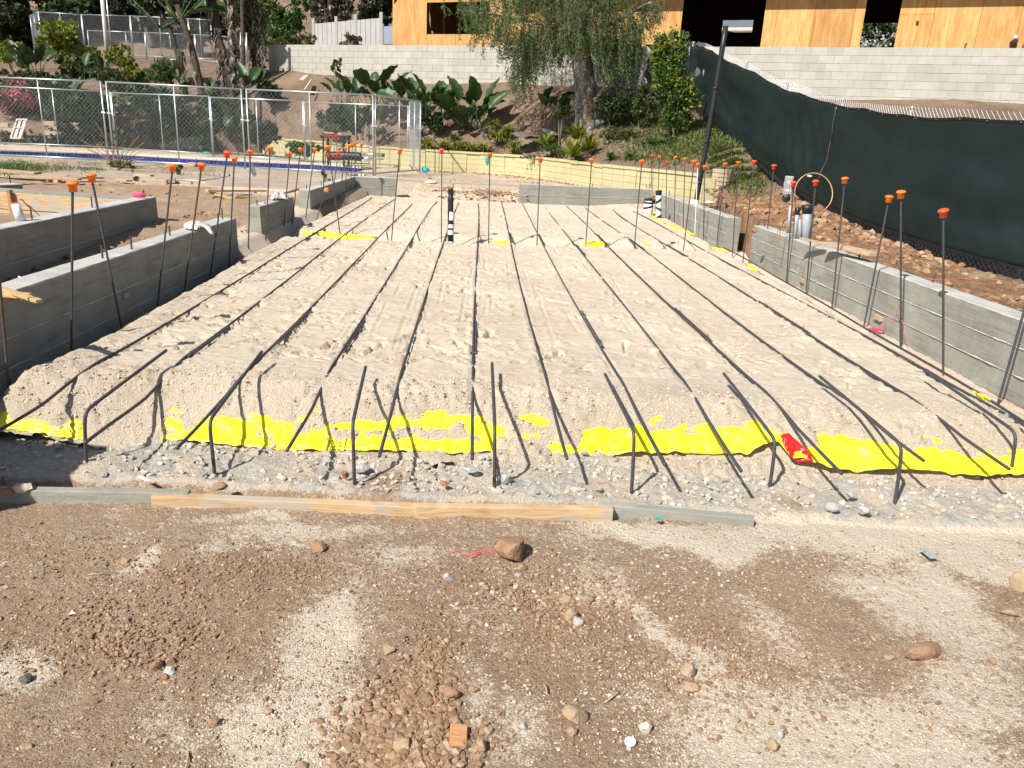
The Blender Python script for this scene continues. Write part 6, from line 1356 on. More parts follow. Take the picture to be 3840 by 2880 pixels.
# weeping pepper tree
def pepper():
    b = PY(2222, 470, 23.5); root = thing('pepper_tree', 'large weeping tree with a thick grey trunk and hanging feathery branches', 'tree', b - [0, 0, .2]); org = np.array(tuple(root.location)); R = random.Random(21)
    tp = [PY(2205, 480, 23.5) - [0, 0, .3], PY(2200, 420, 23.5), PY(2195, 330, 23.5), PY(2185, 240, 23.45), PY(2165, 140, 23.4), PY(2150, 40, 23.3), PY(2150, -120, 23.3)]
    rr0 = [.42, .34, .30, .28, .29, .25, .20]; p = smooth_path(tp, 2); f = np.linspace(0, 6, len(p)); rr = np.interp(f, range(7), rr0)
    mb = MB(); mb.tube(p, list(rr * (1 + .05 * np.sin(np.arange(len(p)) * 2.1))), 16); tr = mb.build('trunk', M['pbark'], root, org, smooth=True)
    mb = MB()
    for (x0, y0, x1, y1, r) in [(2235, 470, 2268, 445, .13), (2240, 440, 2232, 350, .10), (2185, 470, 2165, 478, .10), (2210, 480, 2205, 492, .12)]:
        a, c = PY(x0, y0, 23.3), PY(x1, y1, 23.15); mb.tube(smooth_path([a, (a + c) / 2 + [0, -.05, .03], c - [0, 0, .1]], 1), [r, r * .9, r * .8, r * .6], 8)
    mb.build('root_flare', M['pbark'], root, org, smooth=True)
    for (pts, r) in [([(2165, 150), (2080, 60), (1980, -20), (1900, -80)], .12), ([(2160, 100), (2260, 20), (2330, -60)], .14), ([(2150, 60), (2110, -40), (2060, -150)], .13), ([(2170, 160), (2290, 90), (2380, 40), (2440, 10)], .07), ([(2150, 130), (2030, 90), (1900, 60), (1800, 50)], .06)]:
        w = [PY(x, y, 23.3 + R.uniform(-.6, .6) * i) for i, (x, y) in enumerate(pts)]; mb = MB(); q = smooth_path(w, 2); mb.tube(q, [r * (1 - .6 * i / len(q)) for i in range(len(q))], 7); mb.build('branch', M['pbark'], root, org, smooth=True)
    # strands: (photo x, start y, end y)
    V = []; vv = []; tw = MB()
    def strand(x0, y0, x1, y1, Yd, dens):
        a = PY(x0, y0, Yd); c = PY(x1, y1, Yd + R.uniform(-.15, .15)); L = np.linalg.norm(c - a); n = max(4, int(L * dens)); side = R.uniform(-.12, .12); tone = R.uniform(.25, .75); pts = []
        for j in range(n):
            t = j / (n - 1); q = a * (1 - t) + c * t + np.array([side * sin(t * pi), .05 * sin(t * 4), .10 * sin(t * pi) * 0]); pts.append(q)
            for s_ in (-1, 1):
                for rep in range(2):
                    an = R.uniform(-.9, .9); l = R.uniform(.05, .105); d = np.array([s_ * cos(an) * .85, R.uniform(-.7, .7), -.55 - R.random() * .5]); d /= np.linalg.norm(d); w = np.cross(d, [R.uniform(-1, 1), R.uniform(-1, 1), R.uniform(-.5, .5)]); w /= np.linalg.norm(w) + 1e-9; w *= .009 + .005 * R.random()
                    o = q + np.array([R.uniform(-.02, .02), R.uniform(-.02, .02), R.uniform(-.03, .03)]); V.extend([o, o + d * l * .5 + w, o + d * l, o + d * l * .5 - w]); vv.extend([min(1, max(0, tone + R.uniform(-.2, .25)))] * 4)
        if len(pts) > 2: tw.tube([tuple(z) for z in pts[::max(1, len(pts) // 5)]], .005, 3, False)
    # upper mass
    for i in range(800):
        x = 1700 + (R.random() * .5 + R.random() * .5) * 780; e = (x - 2090) / 390; ymax = 215 - 80 * e * e + R.uniform(-60, 40); y0 = R.uniform(-170, max(-60, ymax - 60)); l = R.uniform(40, 130)
        strand(x, y0, x + R.uniform(-30, 30) + e * 12, min(y0 + l, ymax + 20), 23.3 + R.uniform(-1.9, 1.4), 17)
    # hanging fringes
    for (x, ya, yb, k, spr) in [(1960, 120, 395, 26, 22), (1985, 130, 330, 28, 25), (2040, 140, 285, 24, 30), (1860, 60, 180, 16, 25), (1800, 40, 120, 18, 30), (1900, 150, 260, 16, 30), (1745, 10, 60, 16, 28), (2090, 120, 250, 22, 28), (1925, 260, 350, 14, 12),
                                (2250, 120, 320, 14, 14), (2310, 140, 300, 34, 30), (2350, 120, 330, 26, 22), (2290, 170, 340, 16, 18), (2385, 90, 265, 26, 20), (2440, 30, 110, 22, 26), (2475, 20, 75, 8, 12), (2150, 120, 200, 26, 34), (2210, 130, 210, 20, 24), (2280, 60, 200, 30, 40)]:
        for i in range(k): x0 = x + R.gauss(0, spr * .8); y1 = yb - abs(R.gauss(0, (yb - ya) * .28)); strand(x0 + R.uniform(-20, 20), ya + R.uniform(-30, 30), x0, y1, 23.0 + R.uniform(-.9, .5), 17)
    V = np.array(V) - org; me = mesh_np('crown', V, np.arange(len(V)).reshape(-1, 4), False); me.materials.append(LM['pepper']); a_ = me.attributes.new('v', 'FLOAT', 'POINT'); a_.data.foreach_set('value', np.array(vv, np.float32)); linkme('crown', me, None, root)
    tw.build('twigs', M['twig'], root, org)
    bl = []
    for (px, py, rr_) in [(2100, -60, 240), (1950, -100, 150), (2300, -90, 150), (2150, 40, 120)]: q = PY(px, py, 23.6) - org; bl.append((q[0], q[1], q[2], rr_ / pxm(23.6), 1.6, rr_ * .8 / pxm(23.6)))
    linkme('crown', cloud_mesh('crown', bl, 9000, .11, 'pepper', 4, .2, .1, 1.0), None, root)
def pb():
    n = N('pepper_bark'); c = n.mix(n.ramp(n.noise(2.2, 5, .6, stretch=(1.6, 1.6, .4)), [(.42, 0.0), (.55, 1.0)]), (.17, .16, .155), (.34, .32, .30)); r = n.ramp(n.noise(1.3, 4, .6, stretch=(1.5, 1.5, .4)), [(.55, 0.0), (.62, .7)]); c = n.mix(r, c, (.17, .075, .035)); n.col(c); return n.fin(.9, .15, 0, n.noise(9, 5, .7, stretch=(2, 2, .5)), .06)
M['pbark'] = pb()
pepper()
# background trees
def bgtree(label, x, y, rx, ry, Y, mat, n, size, name='tree', trunk=True):
    c = PY(x, y, Y); s = pxm(Y); g = hz(c[0], c[1]); root = thing(name, label, 'tree', (c[0], c[1], g), 'trees on the far slope'); R = random.Random(int(x * 3 + y)); RX, RZ = rx / s, ry / s; bl = []
    for i in range(14):
        a = R.uniform(0, 2 * pi); q = R.uniform(.1, .7); bl.append((RX * q * cos(a), RX * q * .7 * sin(a), c[2] - g + RZ * R.uniform(-.7, .7), RX * R.uniform(.25, .42), RX * R.uniform(.25, .42), RZ * R.uniform(.2, .4)))
    linkme('crown', cloud_mesh('crown', bl, n, size, mat, R.randint(0, 999), .5, .55), None, root)
    mb = MB(); mb.tube(smooth_path([(0, 0, -.3), (R.uniform(-.3, .3), 0, (c[2] - g) * .5), (R.uniform(-.6, .6), 0, c[2] - g)], 1), [.35, .32, .28, .24, .2, .15][:6] if False else .24, 7); mb.build('trunk', M['bark'], root)
    for i in range(4): b = bl[i]; mb = MB(); mb.tube([(0, 0, (c[2] - g) * .4), (b[0] * .5, b[1] * .5, b[2] * .8), (b[0], b[1], b[2])], .1, 5); mb.build('limb', M['bark'], root)
bg = [('dark spreading tree at the top left corner', 60, 40, 210, 130, 52, 'deep', 9000, .38), ('dense dark tree behind the hill fence, second from the left', 250, 50, 130, 110, 56, 'dark', 8000, .34), ('dark tree rising behind the pale leaning pole', 400, 40, 130, 100, 58, 'deep', 8000, .36),
 ('dark tree behind the middle of the hill fence', 560, 50, 130, 100, 57, 'deep', 8000, .34), ('dark trees behind the leaning trunks', 740, 55, 130, 110, 54, 'deep', 8000, .34), ('dark olive tree right of the palm trunks', 930, 70, 110, 110, 50, 'olive', 6500, .28), ('dull green bushy tree left of the white fence', 1080, 100, 95, 95, 47, 'mid', 7000, .20),
 ('brown bare branched tree above the white fence', 1230, 20, 130, 80, 56, 'brown', 6000, .26), ('dark shaded tree left of the plywood house', 1400, 20, 100, 90, 60, 'deep', 5000, .34), ('olive scrub along the top of the block wall', 1110, 160, 110, 38, 40, 'olive', 4500, .14),
 ('grey green bush in front of the white fence', 1320, 150, 50, 30, 39.5, 'grey', 1400, .12), ('dark hedge filling the gap under the top left trees', 130, 110, 190, 60, 55, 'deep', 6000, .32), ('dark hedge behind the hill fence', 600, 130, 200, 45, 60, 'olive', 6000, .3)]
for b in bg: bgtree(*b)
bgtree('flowering oleander seen through the right hole of the plywood house', 3300, 130, 130, 75, 36, 'dark', 6000, .14, 'oleander'); 
bgtree('tall dark trees beyond the plywood house', 2750, -150, 500, 200, 60, 'deep', 6000, .5)
c = PY(3300, 130, 35.2); root = tag(linkme('oleander_blossom', cloud_mesh('blossom', [(0, 0, 0, 1.4, .8, 1.0)], 700, .10, 'flower', 3, .9, .4), None), 'pale pink blossom of the oleander seen through the right house hole', 'blossom', kind='stuff'); root.location = tuple(c)
# ground plants
def tuft_field(name, label, regions, n, L, w, mat, seed, kind='stuff', spread=None):
    r = random.Random(seed); V = []; Fs = []; vv = []
    tot = sum(a[4] for a in regions)
    for (cx, cy, rx, ry, wt, Y) in regions:
        m = int(n * wt / tot); c = PY(cx, cy, Y) if Y else None
        for i in range(m):
            ax, ay = cx + r.gauss(0, rx), cy + r.gauss(0, ry); q = onh(ax, ay); 
            if q is None: continue
            a = r.uniform(0, 2 * pi); l = L * r.uniform(.4, 1.3); ww = w * r.uniform(.6, 1.3); le = r.uniform(.1, .8); d = np.array([cos(a) * le, sin(a) * le, 1.0]); sd = np.array([-sin(a), cos(a), 0]) * ww; k = len(V); t = r.random()
            V += [q - sd, q + sd, q + d * l * .6 + sd * .6 + [0, 0, 0], q + d * l * .6 - sd * .6, q + d * l + [d[0] * l * .4, d[1] * l * .4, -l * .25]]; Fs += [(k, k + 1, k + 2), (k, k + 2, k + 3), (k + 3, k + 2, k + 4)]; vv += [t] * 5
    me = mesh_np(name, V, Fs, False); me.materials.append(LM[mat]); a_ = me.attributes.new('v', 'FLOAT', 'POINT'); a_.data.foreach_set('value', np.array(vv, np.float32)); return tag(linkme(name, me, None), label, 'plants', kind=kind)
_hc = {}
def onh(x, y):
    d = ray(x, y); key = (round(x / 30), round(y / 22)); t0 = _hc.get(key)
    st, en, dt = (13.5, 40, .25) if t0 is None else (t0 - 1.6, t0 + 1.8, .2)
    ts = np.arange(st, en, dt); qs = CC + d * ts[:, None]; z = HZ(qs[:, 0], qs[:, 1]); b = np.nonzero(qs[:, 2] <= z)[0]
    if len(b) == 0: return None
    if t0 is None: _hc[key] = ts[b[0]]
    q = qs[b[0]].copy(); q[2] = z[b[0]] + .0; return q
_gx = np.linspace(-26, 9, 281); _gy = np.linspace(12, 42, 241); _GX, _GY = np.meshgrid(_gx, _gy); _GZ = hill_z(_GX, _GY); _in = inpoly(_GX, _GY, HB); _GZ = np.where(_in, _GZ, ground_z(_GX, _GY))
def HZ(x, y):
    i = np.clip(((x + 26) / .125).astype(int), 0, 280); j = np.clip(((y - 12) / .125).astype(int), 0, 240); return _GZ[j, i]
tuft_field('grass', 'wild green grass on the bank around the foot of the screened fence', [(2600, 520, 70, 50, 3, 0), (2700, 600, 40, 40, 3, 0), (2760, 660, 30, 40, 1.5, 0), (2450, 470, 90, 30, 3, 0), (2350, 520, 120, 30, 3, 0), (2500, 590, 90, 25, 2, 0), (2250, 480, 60, 18, 1, 0), (2830, 700, 30, 30, .7, 0)], 15000, .18, .011, 'grass', 61)
tuft_field('grass', 'dry sparse weeds scattered over the bank', [(2300, 540, 250, 40, 3, 0), (2680, 640, 60, 60, 2, 0), (1850, 500, 150, 40, 1, 0), (1200, 480, 200, 25, 1, 0), (700, 330, 300, 40, 2, 0)], 3500, .11, .009, 'straw', 62)
tuft_field('white_flowers', 'patches of small white alyssum flowers above the garden wall', [(1985, 560, 38, 10, 2, 0), (2040, 580, 35, 8, 1.5, 0), (2380, 490, 50, 14, 2.5, 0), (2330, 545, 45, 12, 2, 0), (2440, 530, 40, 16, 2, 0), (2240, 590, 30, 8, 1, 0), (2140, 610, 60, 4, 1, 0)], 15000, .06, .030, 'flower', 63)
def flat_tufts(name, label, regs, n, L, w, mat, seed, zf):
    r = random.Random(seed); V = []; Fs = []; vv = []; tot = sum(g[4] for g in regs)
    for (cx, cy, rx, ry, wt, z) in regs:
        for i in range(int(n * wt / tot)):
            q = P(cx + r.gauss(0, rx), cy + r.gauss(0, ry), z); q[2] = z - .02; a = r.uniform(0, 2 * pi); l = L * r.uniform(.4, 1.3); le = r.uniform(.1, 1.1); d = np.array([cos(a) * le, sin(a) * le, 1.0]); sd = np.array([-sin(a), cos(a), 0]) * w; k = len(V); t = r.random()
            V += [q - sd, q + sd, q + d * l * .6 + sd * .6, q + d * l * .6 - sd * .6, q + d * l + [d[0] * l * .5, d[1] * l * .5, -l * .3]]; Fs += [(k, k + 1, k + 2), (k, k + 2, k + 3), (k + 3, k + 2, k + 4)]; vv += [t] * 5
    me = mesh_np(name, V, Fs, False); me.materials.append(LM[mat]); a_ = me.attributes.new('v', 'FLOAT', 'POINT'); a_.data.foreach_set('value', np.array(vv, np.float32)); return tag(linkme(name, me, None), label, 'plants', kind='stuff')
flat_tufts('grass', 'green grass tufts along the near edge of the pool deck', [(60, 628, 60, 9, 3, .18), (350, 628, 45, 10, 2.5, .16), (500, 640, 25, 5, 1, .16), (100, 640, 70, 6, 1.5, .16), (520, 655, 12, 5, .4, .1)], 5200, .15, .007, 'grass', 64, 0)
flat_tufts('dry_grass', 'matted straw coloured grass beside the pool deck', [(220, 625, 28, 8, 2, .18), (700, 640, 55, 8, 4, .17), (800, 650, 35, 8, 2, .17), (620, 640, 25, 5, 1, .17)], 3600, .14, .007, 'straw', 65, 0)
# bare twiggy shrub at the double posts
c = P(450, 640, .17); root = thing('twiggy_bush', 'bare twiggy bush in front of the double fence posts', 'plant', c); R = random.Random(9)
for i in range(22):
    a = R.uniform(-1.15, 1.15); l = R.uniform(.5, 1.5); mb = MB(); d = np.array([sin(a), R.uniform(-.3, .2), cos(a) * .95]); mb.tube(smooth_path([c, c + d * l * .5 + [0, 0, .05], c + d * l + [.08 * sin(a), 0, -.05]], 1), .0075, 4); mb.build('twig', M['stake_wood'] if i % 3 else M['twig'], root, c)
linkme('foliage', cloud_mesh('foliage', [(0, 0, .08, .35, .2, .12)], 500, .06, 'olive', 8), None, root)
shrub('weed', 'small leafy weed between the two nearest red capped stakes on the patio', 668, 635, 22, 24, 17.2, 'mid', 420, .06, 'weeds on the patio')
shrub('weed', 'small dark weed beside the bricks on the dirt', 515, 672, 18, 9, 15.6, 'mid', 220, .05, 'weeds on the patio')
shrub('weed', 'spindly weed right of the far left wall on the patio', 1215, 650, 18, 8, 17.5, 'grass', 160, .07, 'weeds on the patio')
shrub('sapling', 'young feathery sapling growing before the block wall', 1262, 265, 30, 48, 28.0, 'olive', 520, .11, None, stems=2)
# ------------------------------------------------------------------ stones
def rock_mesh(seed, n=2, jag=.35):
    import bmesh
    bm = bmesh.new(); bmesh.ops.create_icosphere(bm, subdivisions=n, radius=.5); R = np.random.default_rng(seed); pl = R.normal(size=(14, 3)); pl /= np.linalg.norm(pl, axis=1)[:, None]; dd = R.uniform(.24, .43, 14)
    for v in bm.verts:
        p = np.array(v.co)
        for q, d in zip(pl, dd):
            k = p @ q
            if k > d: p = p - q * (k - d) * .97
        p *= 1 + jag * .12 * (vnoise(p[0] * 9 + seed, p[1] * 9 + p[2] * 5) - .5); v.co = p
    me = bpy.data.meshes.new('rock'); bm.to_mesh(me); bm.free(); return me
def stone_mat(name, a, b): return simple(name, a, b, 14, .92, .15, bd=.006, obj=False)
M['s_brown'] = stone_mat('brown_clod', (.25, .14, .08), (.36, .23, .145)); M['s_tan'] = stone_mat('tan_stone', (.30, .215, .135), (.42, .31, .205)); M['s_grey'] = stone_mat('grey_concrete_chip', (.33, .33, .315), (.47, .46, .43)); M['s_pale'] = stone_mat('pale_limestone', (.48, .41, .31), (.60, .53, .43))
M['s_red'] = stone_mat('red_brown_clod', (.26, .125, .07), (.36, .19, .11)); M['s_dark'] = stone_mat('dark_stone', (.10, .09, .08), (.17, .15, .13))
def rock(label, x, y, w, h, mat, z=None, seed=0, rot=0.0, Y=None, cat='rock', grp=None, name='rock', tall=.62, dep=None, jag=.35):
    """w, h: size in photo pixels; stands on the ground at photo point (x, y)"""
    q = P(x, y, -.29 if z is None else z) if Y is None else PY(x, y, Y)
    if z is None and Y is None: q[2] = gz(q[0], q[1])
    k = abs((q - CC) @ FW) / F; W = w * k; Hh = h * k; me = rock_mesh(seed or int(x + y), 2 if w < 90 else 3, jag); me.materials.append(M[mat]); o = linkme(name, me); tag(o, label, cat, grp)
    W *= 1.12; Hh *= 1.1; o.scale = (W, dep * k * 1.2 if dep else (W + Hh) * .5, Hh); o.rotation_euler = (0, 0, rot); o.location = (q[0], q[1], q[2] + Hh * .20); return o
gR = 'larger stones lying on the bare dirt'
RK = [('large angular brown boulder clod in the middle foreground with a red string under it', 1912, 2082, 138, 118, 's_brown', 0), ('pale stone just under the large brown boulder clod', 1958, 2130, 42, 34, 's_tan', 0), ('long brown brick shaped clod in the right foreground', 3452, 2455, 190, 70, 's_brown', .5),
 ('white grey stone chip at the end of the stone cluster in the middle', 2168, 2330, 44, 42, 's_grey', 0), ('brown stone left of the white grey chip in the middle', 2135, 2310, 60, 60, 's_tan', 0), ('tan stone at the top of the middle cluster', 2205, 2240, 44, 40, 's_tan', 0), ('rounded tan stone in the middle cluster', 2120, 2240, 44, 34, 's_tan', 0),
 ('big rounded tan grey stone right of centre near the bottom', 2155, 2690, 92, 80, 's_tan', 0), ('smooth reddish pebble below the big rounded stone', 2142, 2745, 50, 38, 's_tan', .2), ('jagged pale stone near the bottom, right of centre', 2420, 2725, 60, 54, 's_pale', .4), ('round grey stone left of the sandy patch on the right', 2585, 2515, 66, 66, 's_tan', 0), ('flat tan stone below the round grey stone', 2592, 2572, 66, 40, 's_tan', 0),
 ('tan stone by the lower sandy patch with a grey chip behind it', 2896, 2790, 56, 50, 's_tan', 0), ('upright grey chip above the tan stone on the right', 2928, 2750, 30, 52, 's_grey', 0), ('dark brown stone among the sand at the lower left edge', 92, 2545, 52, 44, 's_dark', 0), ('oval brown stone at the lower left', 802, 2700, 56, 46, 's_brown', .2), ('tan flat stone near the bottom left corner', 95, 2785, 46, 30, 's_tan', 0),
 ('brown stone of the small heap on the left', 585, 2490, 56, 46, 's_brown', 0), ('second brown stone of the small heap on the left', 640, 2475, 44, 40, 's_brown', 0), ('grey elongated stone of the small heap on the left', 633, 2510, 56, 26, 's_grey', -.4), ('small dark stone closing the small heap on the left', 618, 2530, 34, 24, 's_brown', 0), ('round pebble above the small heap on the left', 551, 2452, 28, 26, 's_tan', 0),
 ('tan block like stone in the upper left dirt', 470, 2097, 42, 28, 's_tan', 0), ('brown stone in the upper middle left dirt', 1195, 2055, 70, 44, 's_brown', 0), ('grey blue chip below the red string', 1680, 2170, 42, 30, 's_grey', 0), ('brown clod left in the bottom pile', 1512, 2800, 86, 64, 's_tan', 0), ('rough brown clod above the wood scrap in the bottom pile', 1690, 2610, 70, 66, 's_brown', 0),
 ('pale upright stone right of the wood scrap', 1808, 2800, 44, 62, 's_tan', 0), ('smooth tan rock at the right edge under the sandy slope', 3780, 2290, 76, 36, 's_tan', .1), ('tan rock cut by the right edge', 3822, 2200, 60, 90, 's_tan', 0), ('tan stone right of the long clod', 3338, 2462, 46, 28, 's_tan', 0), ('flat tan stone right of the middle sandy strip', 3025, 2480, 60, 24, 's_tan', .2), ('tan stone above the flat one, right of the middle', 3010, 2450, 44, 34, 's_tan', 0),
 ('brown clod on the right dirt', 3720, 2480, 34, 26, 's_brown', 0), ('pale tan stone at the middle left, alone on the dirt', 1455, 2440, 54, 40, 's_tan', 0), ('grey cube like chip left of the big rounded stone', 1965, 2725, 32, 36, 's_grey', 0), ('tan stone at the left edge, mid height', 22, 2190, 30, 18, 's_tan', 0)]
for i, (l, x, y, w, h, m_, r) in enumerate(RK): rock(l, x, y, w, h, m_, rot=r, grp=gR, seed=i + 3, jag=1.0 if i in (0, 2) else .35, dep=70 if i == 2 else None)
gF = 'stones and clods on the front footing'
for i, (l, x, y, w, h, m_) in enumerate([('pinkish boulder on the footing edge at the left', 95, 1835, 80, 50, 's_pale'), ('brown lump on the board at the left', 825, 1830, 56, 36, 's_brown'), ('round orange brown clod between the bent bars', 1293, 1785, 34, 36, 's_red'), ('grey broken concrete lump beside the third bent bar', 1360, 1760, 76, 40, 's_grey'), ('reddish clod in the middle of the footing', 1663, 1818, 40, 28, 's_red'),
     ('grey concrete lump by the middle bent bar', 1890, 1800, 60, 50, 's_grey'), ('grey lump left of the middle bent bar', 1770, 1770, 60, 30, 's_grey'), ('grey cement stone right of the second last bent bar', 3192, 1862, 44, 28, 's_grey'), ('light grey cement stone at the right of the footing', 3120, 1908, 56, 34, 's_grey'), ('flat grey concrete chip at the right of the footing', 3238, 1920, 56, 40, 's_grey'), ('dark earth clod at the left edge of the board', 30, 1850, 60, 30, 's_red')]):
    rock(l, x, y, w, h, m_, grp=gF, seed=60 + i, z=-.245)
# patio and far stones
gP = 'stones on the far patio'
for i, (l, x, y, w, h, m_, z) in enumerate([('pink rock on the patio left of the green bag stake', 1618, 690, 50, 22, 's_pale', .16), ('small tan brick on top of the pink rock', 1612, 668, 20, 12, 's_tan', .22), ('dark stone on the patio', 1692, 668, 16, 10, 's_dark', .15), ('small brown stone on the patio', 1760, 678, 14, 10, 's_brown', .15), ('black lump on the dirt beyond the sand', 1738, 706, 20, 18, 's_dark', .1),
     ('tan rock at the right of the patio below the yellow wall', 1893, 675, 34, 20, 's_tan', .15), ('pale stone on the dirt before the patio', 1820, 705, 24, 12, 's_pale', .1), ('pale pointed boulder behind the low end wall', 2150, 700, 42, 34, 's_pale', .12), ('tan boulder left of the pointed one', 1938, 688, 30, 18, 's_tan', .15), ('flat boulder under the left near fence panel', 165, 622, 90, 26, 's_tan', .18), ('round tan boulder beside the dry grass', 722, 634, 56, 36, 's_tan', .18)]):
    rock(l, x, y, w, h, m_, z=z, grp=gP, seed=80 + i)
for i, (l, x, y, w, h, m_) in enumerate([('white rock in the dirt mound right of the gap', 2920, 770, 28, 22, 's_pale'), ('white chip on the dirt mound at the screened fence', 2866, 788, 16, 12, 's_pale'), ('white stone by the fence mesh right of the tubing', 3085, 868, 22, 18, 's_pale'), ('pale stone beside the foot of the screened fence', 3140, 855, 26, 14, 's_pale'), ('white chip near the loose plank', 3182, 892, 14, 14, 's_pale'), ('white stone at the foot of the fence near the leaning stake', 3462, 965, 24, 12, 's_pale'),
     ('big brown clod beside the grey pipes', 3085, 840, 40, 30, 's_red'), ('big brown clod left of the grey pipes', 2880, 830, 56, 36, 's_red'), ('dirt clod at the gap in the wall', 2830, 870, 30, 24, 's_red'), ('white flat rock beside the yellow wall pier', 2660, 762, 44, 14, 's_pale')]):
    q = onhill_r(x, y) if 'onhill_r' in globals() else None
    d = ray(x, y); qq = None
    for t in np.arange(6, 22, .05):
        c_ = CC + d * t
        if c_[2] <= hz(c_[0], c_[1]) + .05: qq = c_; break
    rock(l, x, y, w, h, m_, Y=qq[1], grp='stones along the screened fence', seed=100 + i)
# gravel: thousands of crumbs, one mass
def gravel(name, label, pts, sizes, mat, seed):
    r = np.random.default_rng(seed); base = []
    import bmesh
    bm = bmesh.new(); bmesh.ops.create_icosphere(bm, subdivisions=1, radius=.5); bv = np.array([v.co[:] for v in bm.verts]); bf = np.array([[v.index for v in f.verts] for f in bm.faces]); bm.free(); n = len(pts); nv = len(bv)
    a = r.uniform(0, 2 * pi, n); c, s = np.cos(a), np.sin(a); jit = 1 + r.uniform(-.42, .30, (n, nv, 1)); sc = sizes[:, None] * np.stack([r.uniform(.7, 1.3, n), r.uniform(.7, 1.2, n), r.uniform(.45, .85, n)], 1)
    V = bv[None] * jit * sc[:, None, :]; X = V[..., 0] * c[:, None] - V[..., 1] * s[:, None]; Y = V[..., 0] * s[:, None] + V[..., 1] * c[:, None]; V = np.stack([X, Y, V[..., 2]], -1) + pts[:, None, :] + np.array([0, 0, 1])[None, None] * (sizes * .12)[:, None, None]
    Fq = (bf[None] + (np.arange(n) * nv)[:, None, None]).reshape(-1, 3); me = mesh_np(name, V.reshape(-1, 3), Fq, False); me.materials.append(M[mat]); at_ = me.attributes.new('v', 'FLOAT', 'POINT'); at_.data.foreach_set('value', np.repeat(r.random(n), nv).astype(np.float32)); return tag(linkme(name, me), label, 'gravel', kind='stuff')
def gmat(name, stops):
    n = N(name); c = n.ramp(n.attr('v'), [(i / (len(stops) - 1), k) for i, k in enumerate(stops)]); c = n.mix(n.ramp(n.noise(90, 3, .7), [(.3, 0.0), (.7, .35)]), c, (.20, .13, .09)); n.col(c); return n.fin(.95, .1, 0, n.noise(200, 3, .6), .003)
M['g_brown'] = gmat('brown_gravel', [(.23, .14, .082), (.29, .185, .11), (.34, .225, .14), (.46, .34, .22)]); M['g_grey'] = gmat('grey_rubble', [(.38, .36, .32), (.48, .45, .40), (.55, .52, .46), (.64, .55, .43)]); M['g_red'] = gmat('red_dirt_clods', [(.24, .125, .065), (.30, .17, .095), (.35, .215, .125), (.46, .33, .21)]); M['g_sand'] = gmat('sand_crumbs', [(.52, .42, .30), (.60, .50, .37), (.68, .58, .44), (.76, .67, .53)])
def scatter(regs, n, seed):
    r = random.Random(seed); tot = sum(g[4] for g in regs); out = []; sz = []
    for (cx, cy, rx, ry, wt, s0, s1) in regs:
        for i in range(int(n * wt / tot)):
            x, y = cx + r.gauss(0, rx), cy + r.gauss(0, ry)
            if y < 1935 or x < -300 or x > 4200 or y > 3000: continue
            q = P(x, y, -.295)
            if q[1] > 3.42 or abs(q[0]) > 4: continue
            q[2] = gz(q[0], q[1]); out.append(q); sz.append(s0 + (s1 - s0) * r.random() ** 2.6)
    return np.array(out), np.array(sz)
p_, s_ = scatter([(1510, 2790, 130, 90, 9, .006, .036), (1560, 2620, 60, 90, 4, .006, .03), (1640, 2500, 50, 80, 2, .005, .022), (480, 2380, 190, 80, 6, .005, .022), (950, 2150, 260, 50, 5, .004, .018), (2080, 2230, 190, 70, 5, .005, .026), (2150, 2350, 140, 80, 2, .005, .02), (2700, 2480, 250, 130, 4, .005, .024), (250, 2120, 260, 90, 4, .004, .016), (1900, 2400, 900, 300, 12, .003, .014), (800, 2500, 500, 250, 7, .003, .014), (3000, 2150, 500, 120, 4, .004, .015), (3250, 2600, 400, 180, 3, .004, .018)], 23000, 31)
gravel('gravel', 'brown gravel and crumbs scattered over the foreground dirt', p_, s_, 'g_brown', 1)
p_, s_ = scatter([(2100, 2200, 260, 60, 3, .005, .024), (2250, 2450, 300, 200, 3, .004, .018), (600, 2150, 500, 120, 2, .004, .016), (2900, 2100, 600, 60, 3, .005, .02), (1600, 2600, 300, 200, 1, .004, .014)], 1500, 32)
gravel('gravel', 'grey concrete crumbs scattered over the foreground dirt', p_, s_, 'g_grey', 2)
p_, s_ = scatter([(1050, 2720, 230, 130, 5, .003, .011), (1240, 2420, 130, 90, 3, .003, .010), (3100, 2750, 500, 150, 7, .003, .010), (3300, 2050, 600, 70, 5, .003, .009), (2620, 2560, 170, 110, 4, .003, .010), (60, 2480, 80, 70, 1, .003, .010), (2300, 2250, 170, 70, 2, .003, .009), (1900, 2400, 1100, 400, 12, .003, .010)], 16000, 33)
gravel('gravel', 'pale sand crumbs strewn over the foreground dirt', p_, s_, 'g_sand', 3)
# footing rubble
r = random.Random(77); pts = []; sz = []
while len(pts) < 5200:
    x = r.uniform(-3.0, 3.6); y = r.uniform(3.53, 4.15) if r.random() < .75 else r.gauss(3.95, .1)
    if y > 4.2: continue
    if r.random() > .25 + 1.1 * max(0, float(vnoise(x * 2.2, y * 3, 5)) - .25): continue
    z = gz(x, y); sl = sand_z(x, y) if y > 3.9 else -1
    if sl > z + .005: continue
    pts.append([x, y, z]); sz.append(.005 + .040 * r.random() ** 5.5)
gravel('concrete_rubble', 'grey crumbs and lumps of concrete on the front footing', np.array(pts), np.array(sz), 'g_grey', 4)
pts = []; sz = []
while len(pts) < 9000:      # crumbs on the front face of the sand
    x = r.uniform(-2.85, 3.2); y = float(YF(x)) + r.gauss(-.12, .17)
    if y < 3.95 or y > 4.75: continue
    z = sand_z(x, y); b = float(sand_profile(x, y)); 
    if z < b - .008: 
        if r.random() > .02: continue
    pts.append([x, y, z]); sz.append(.005 + .016 * r.random() ** 3)
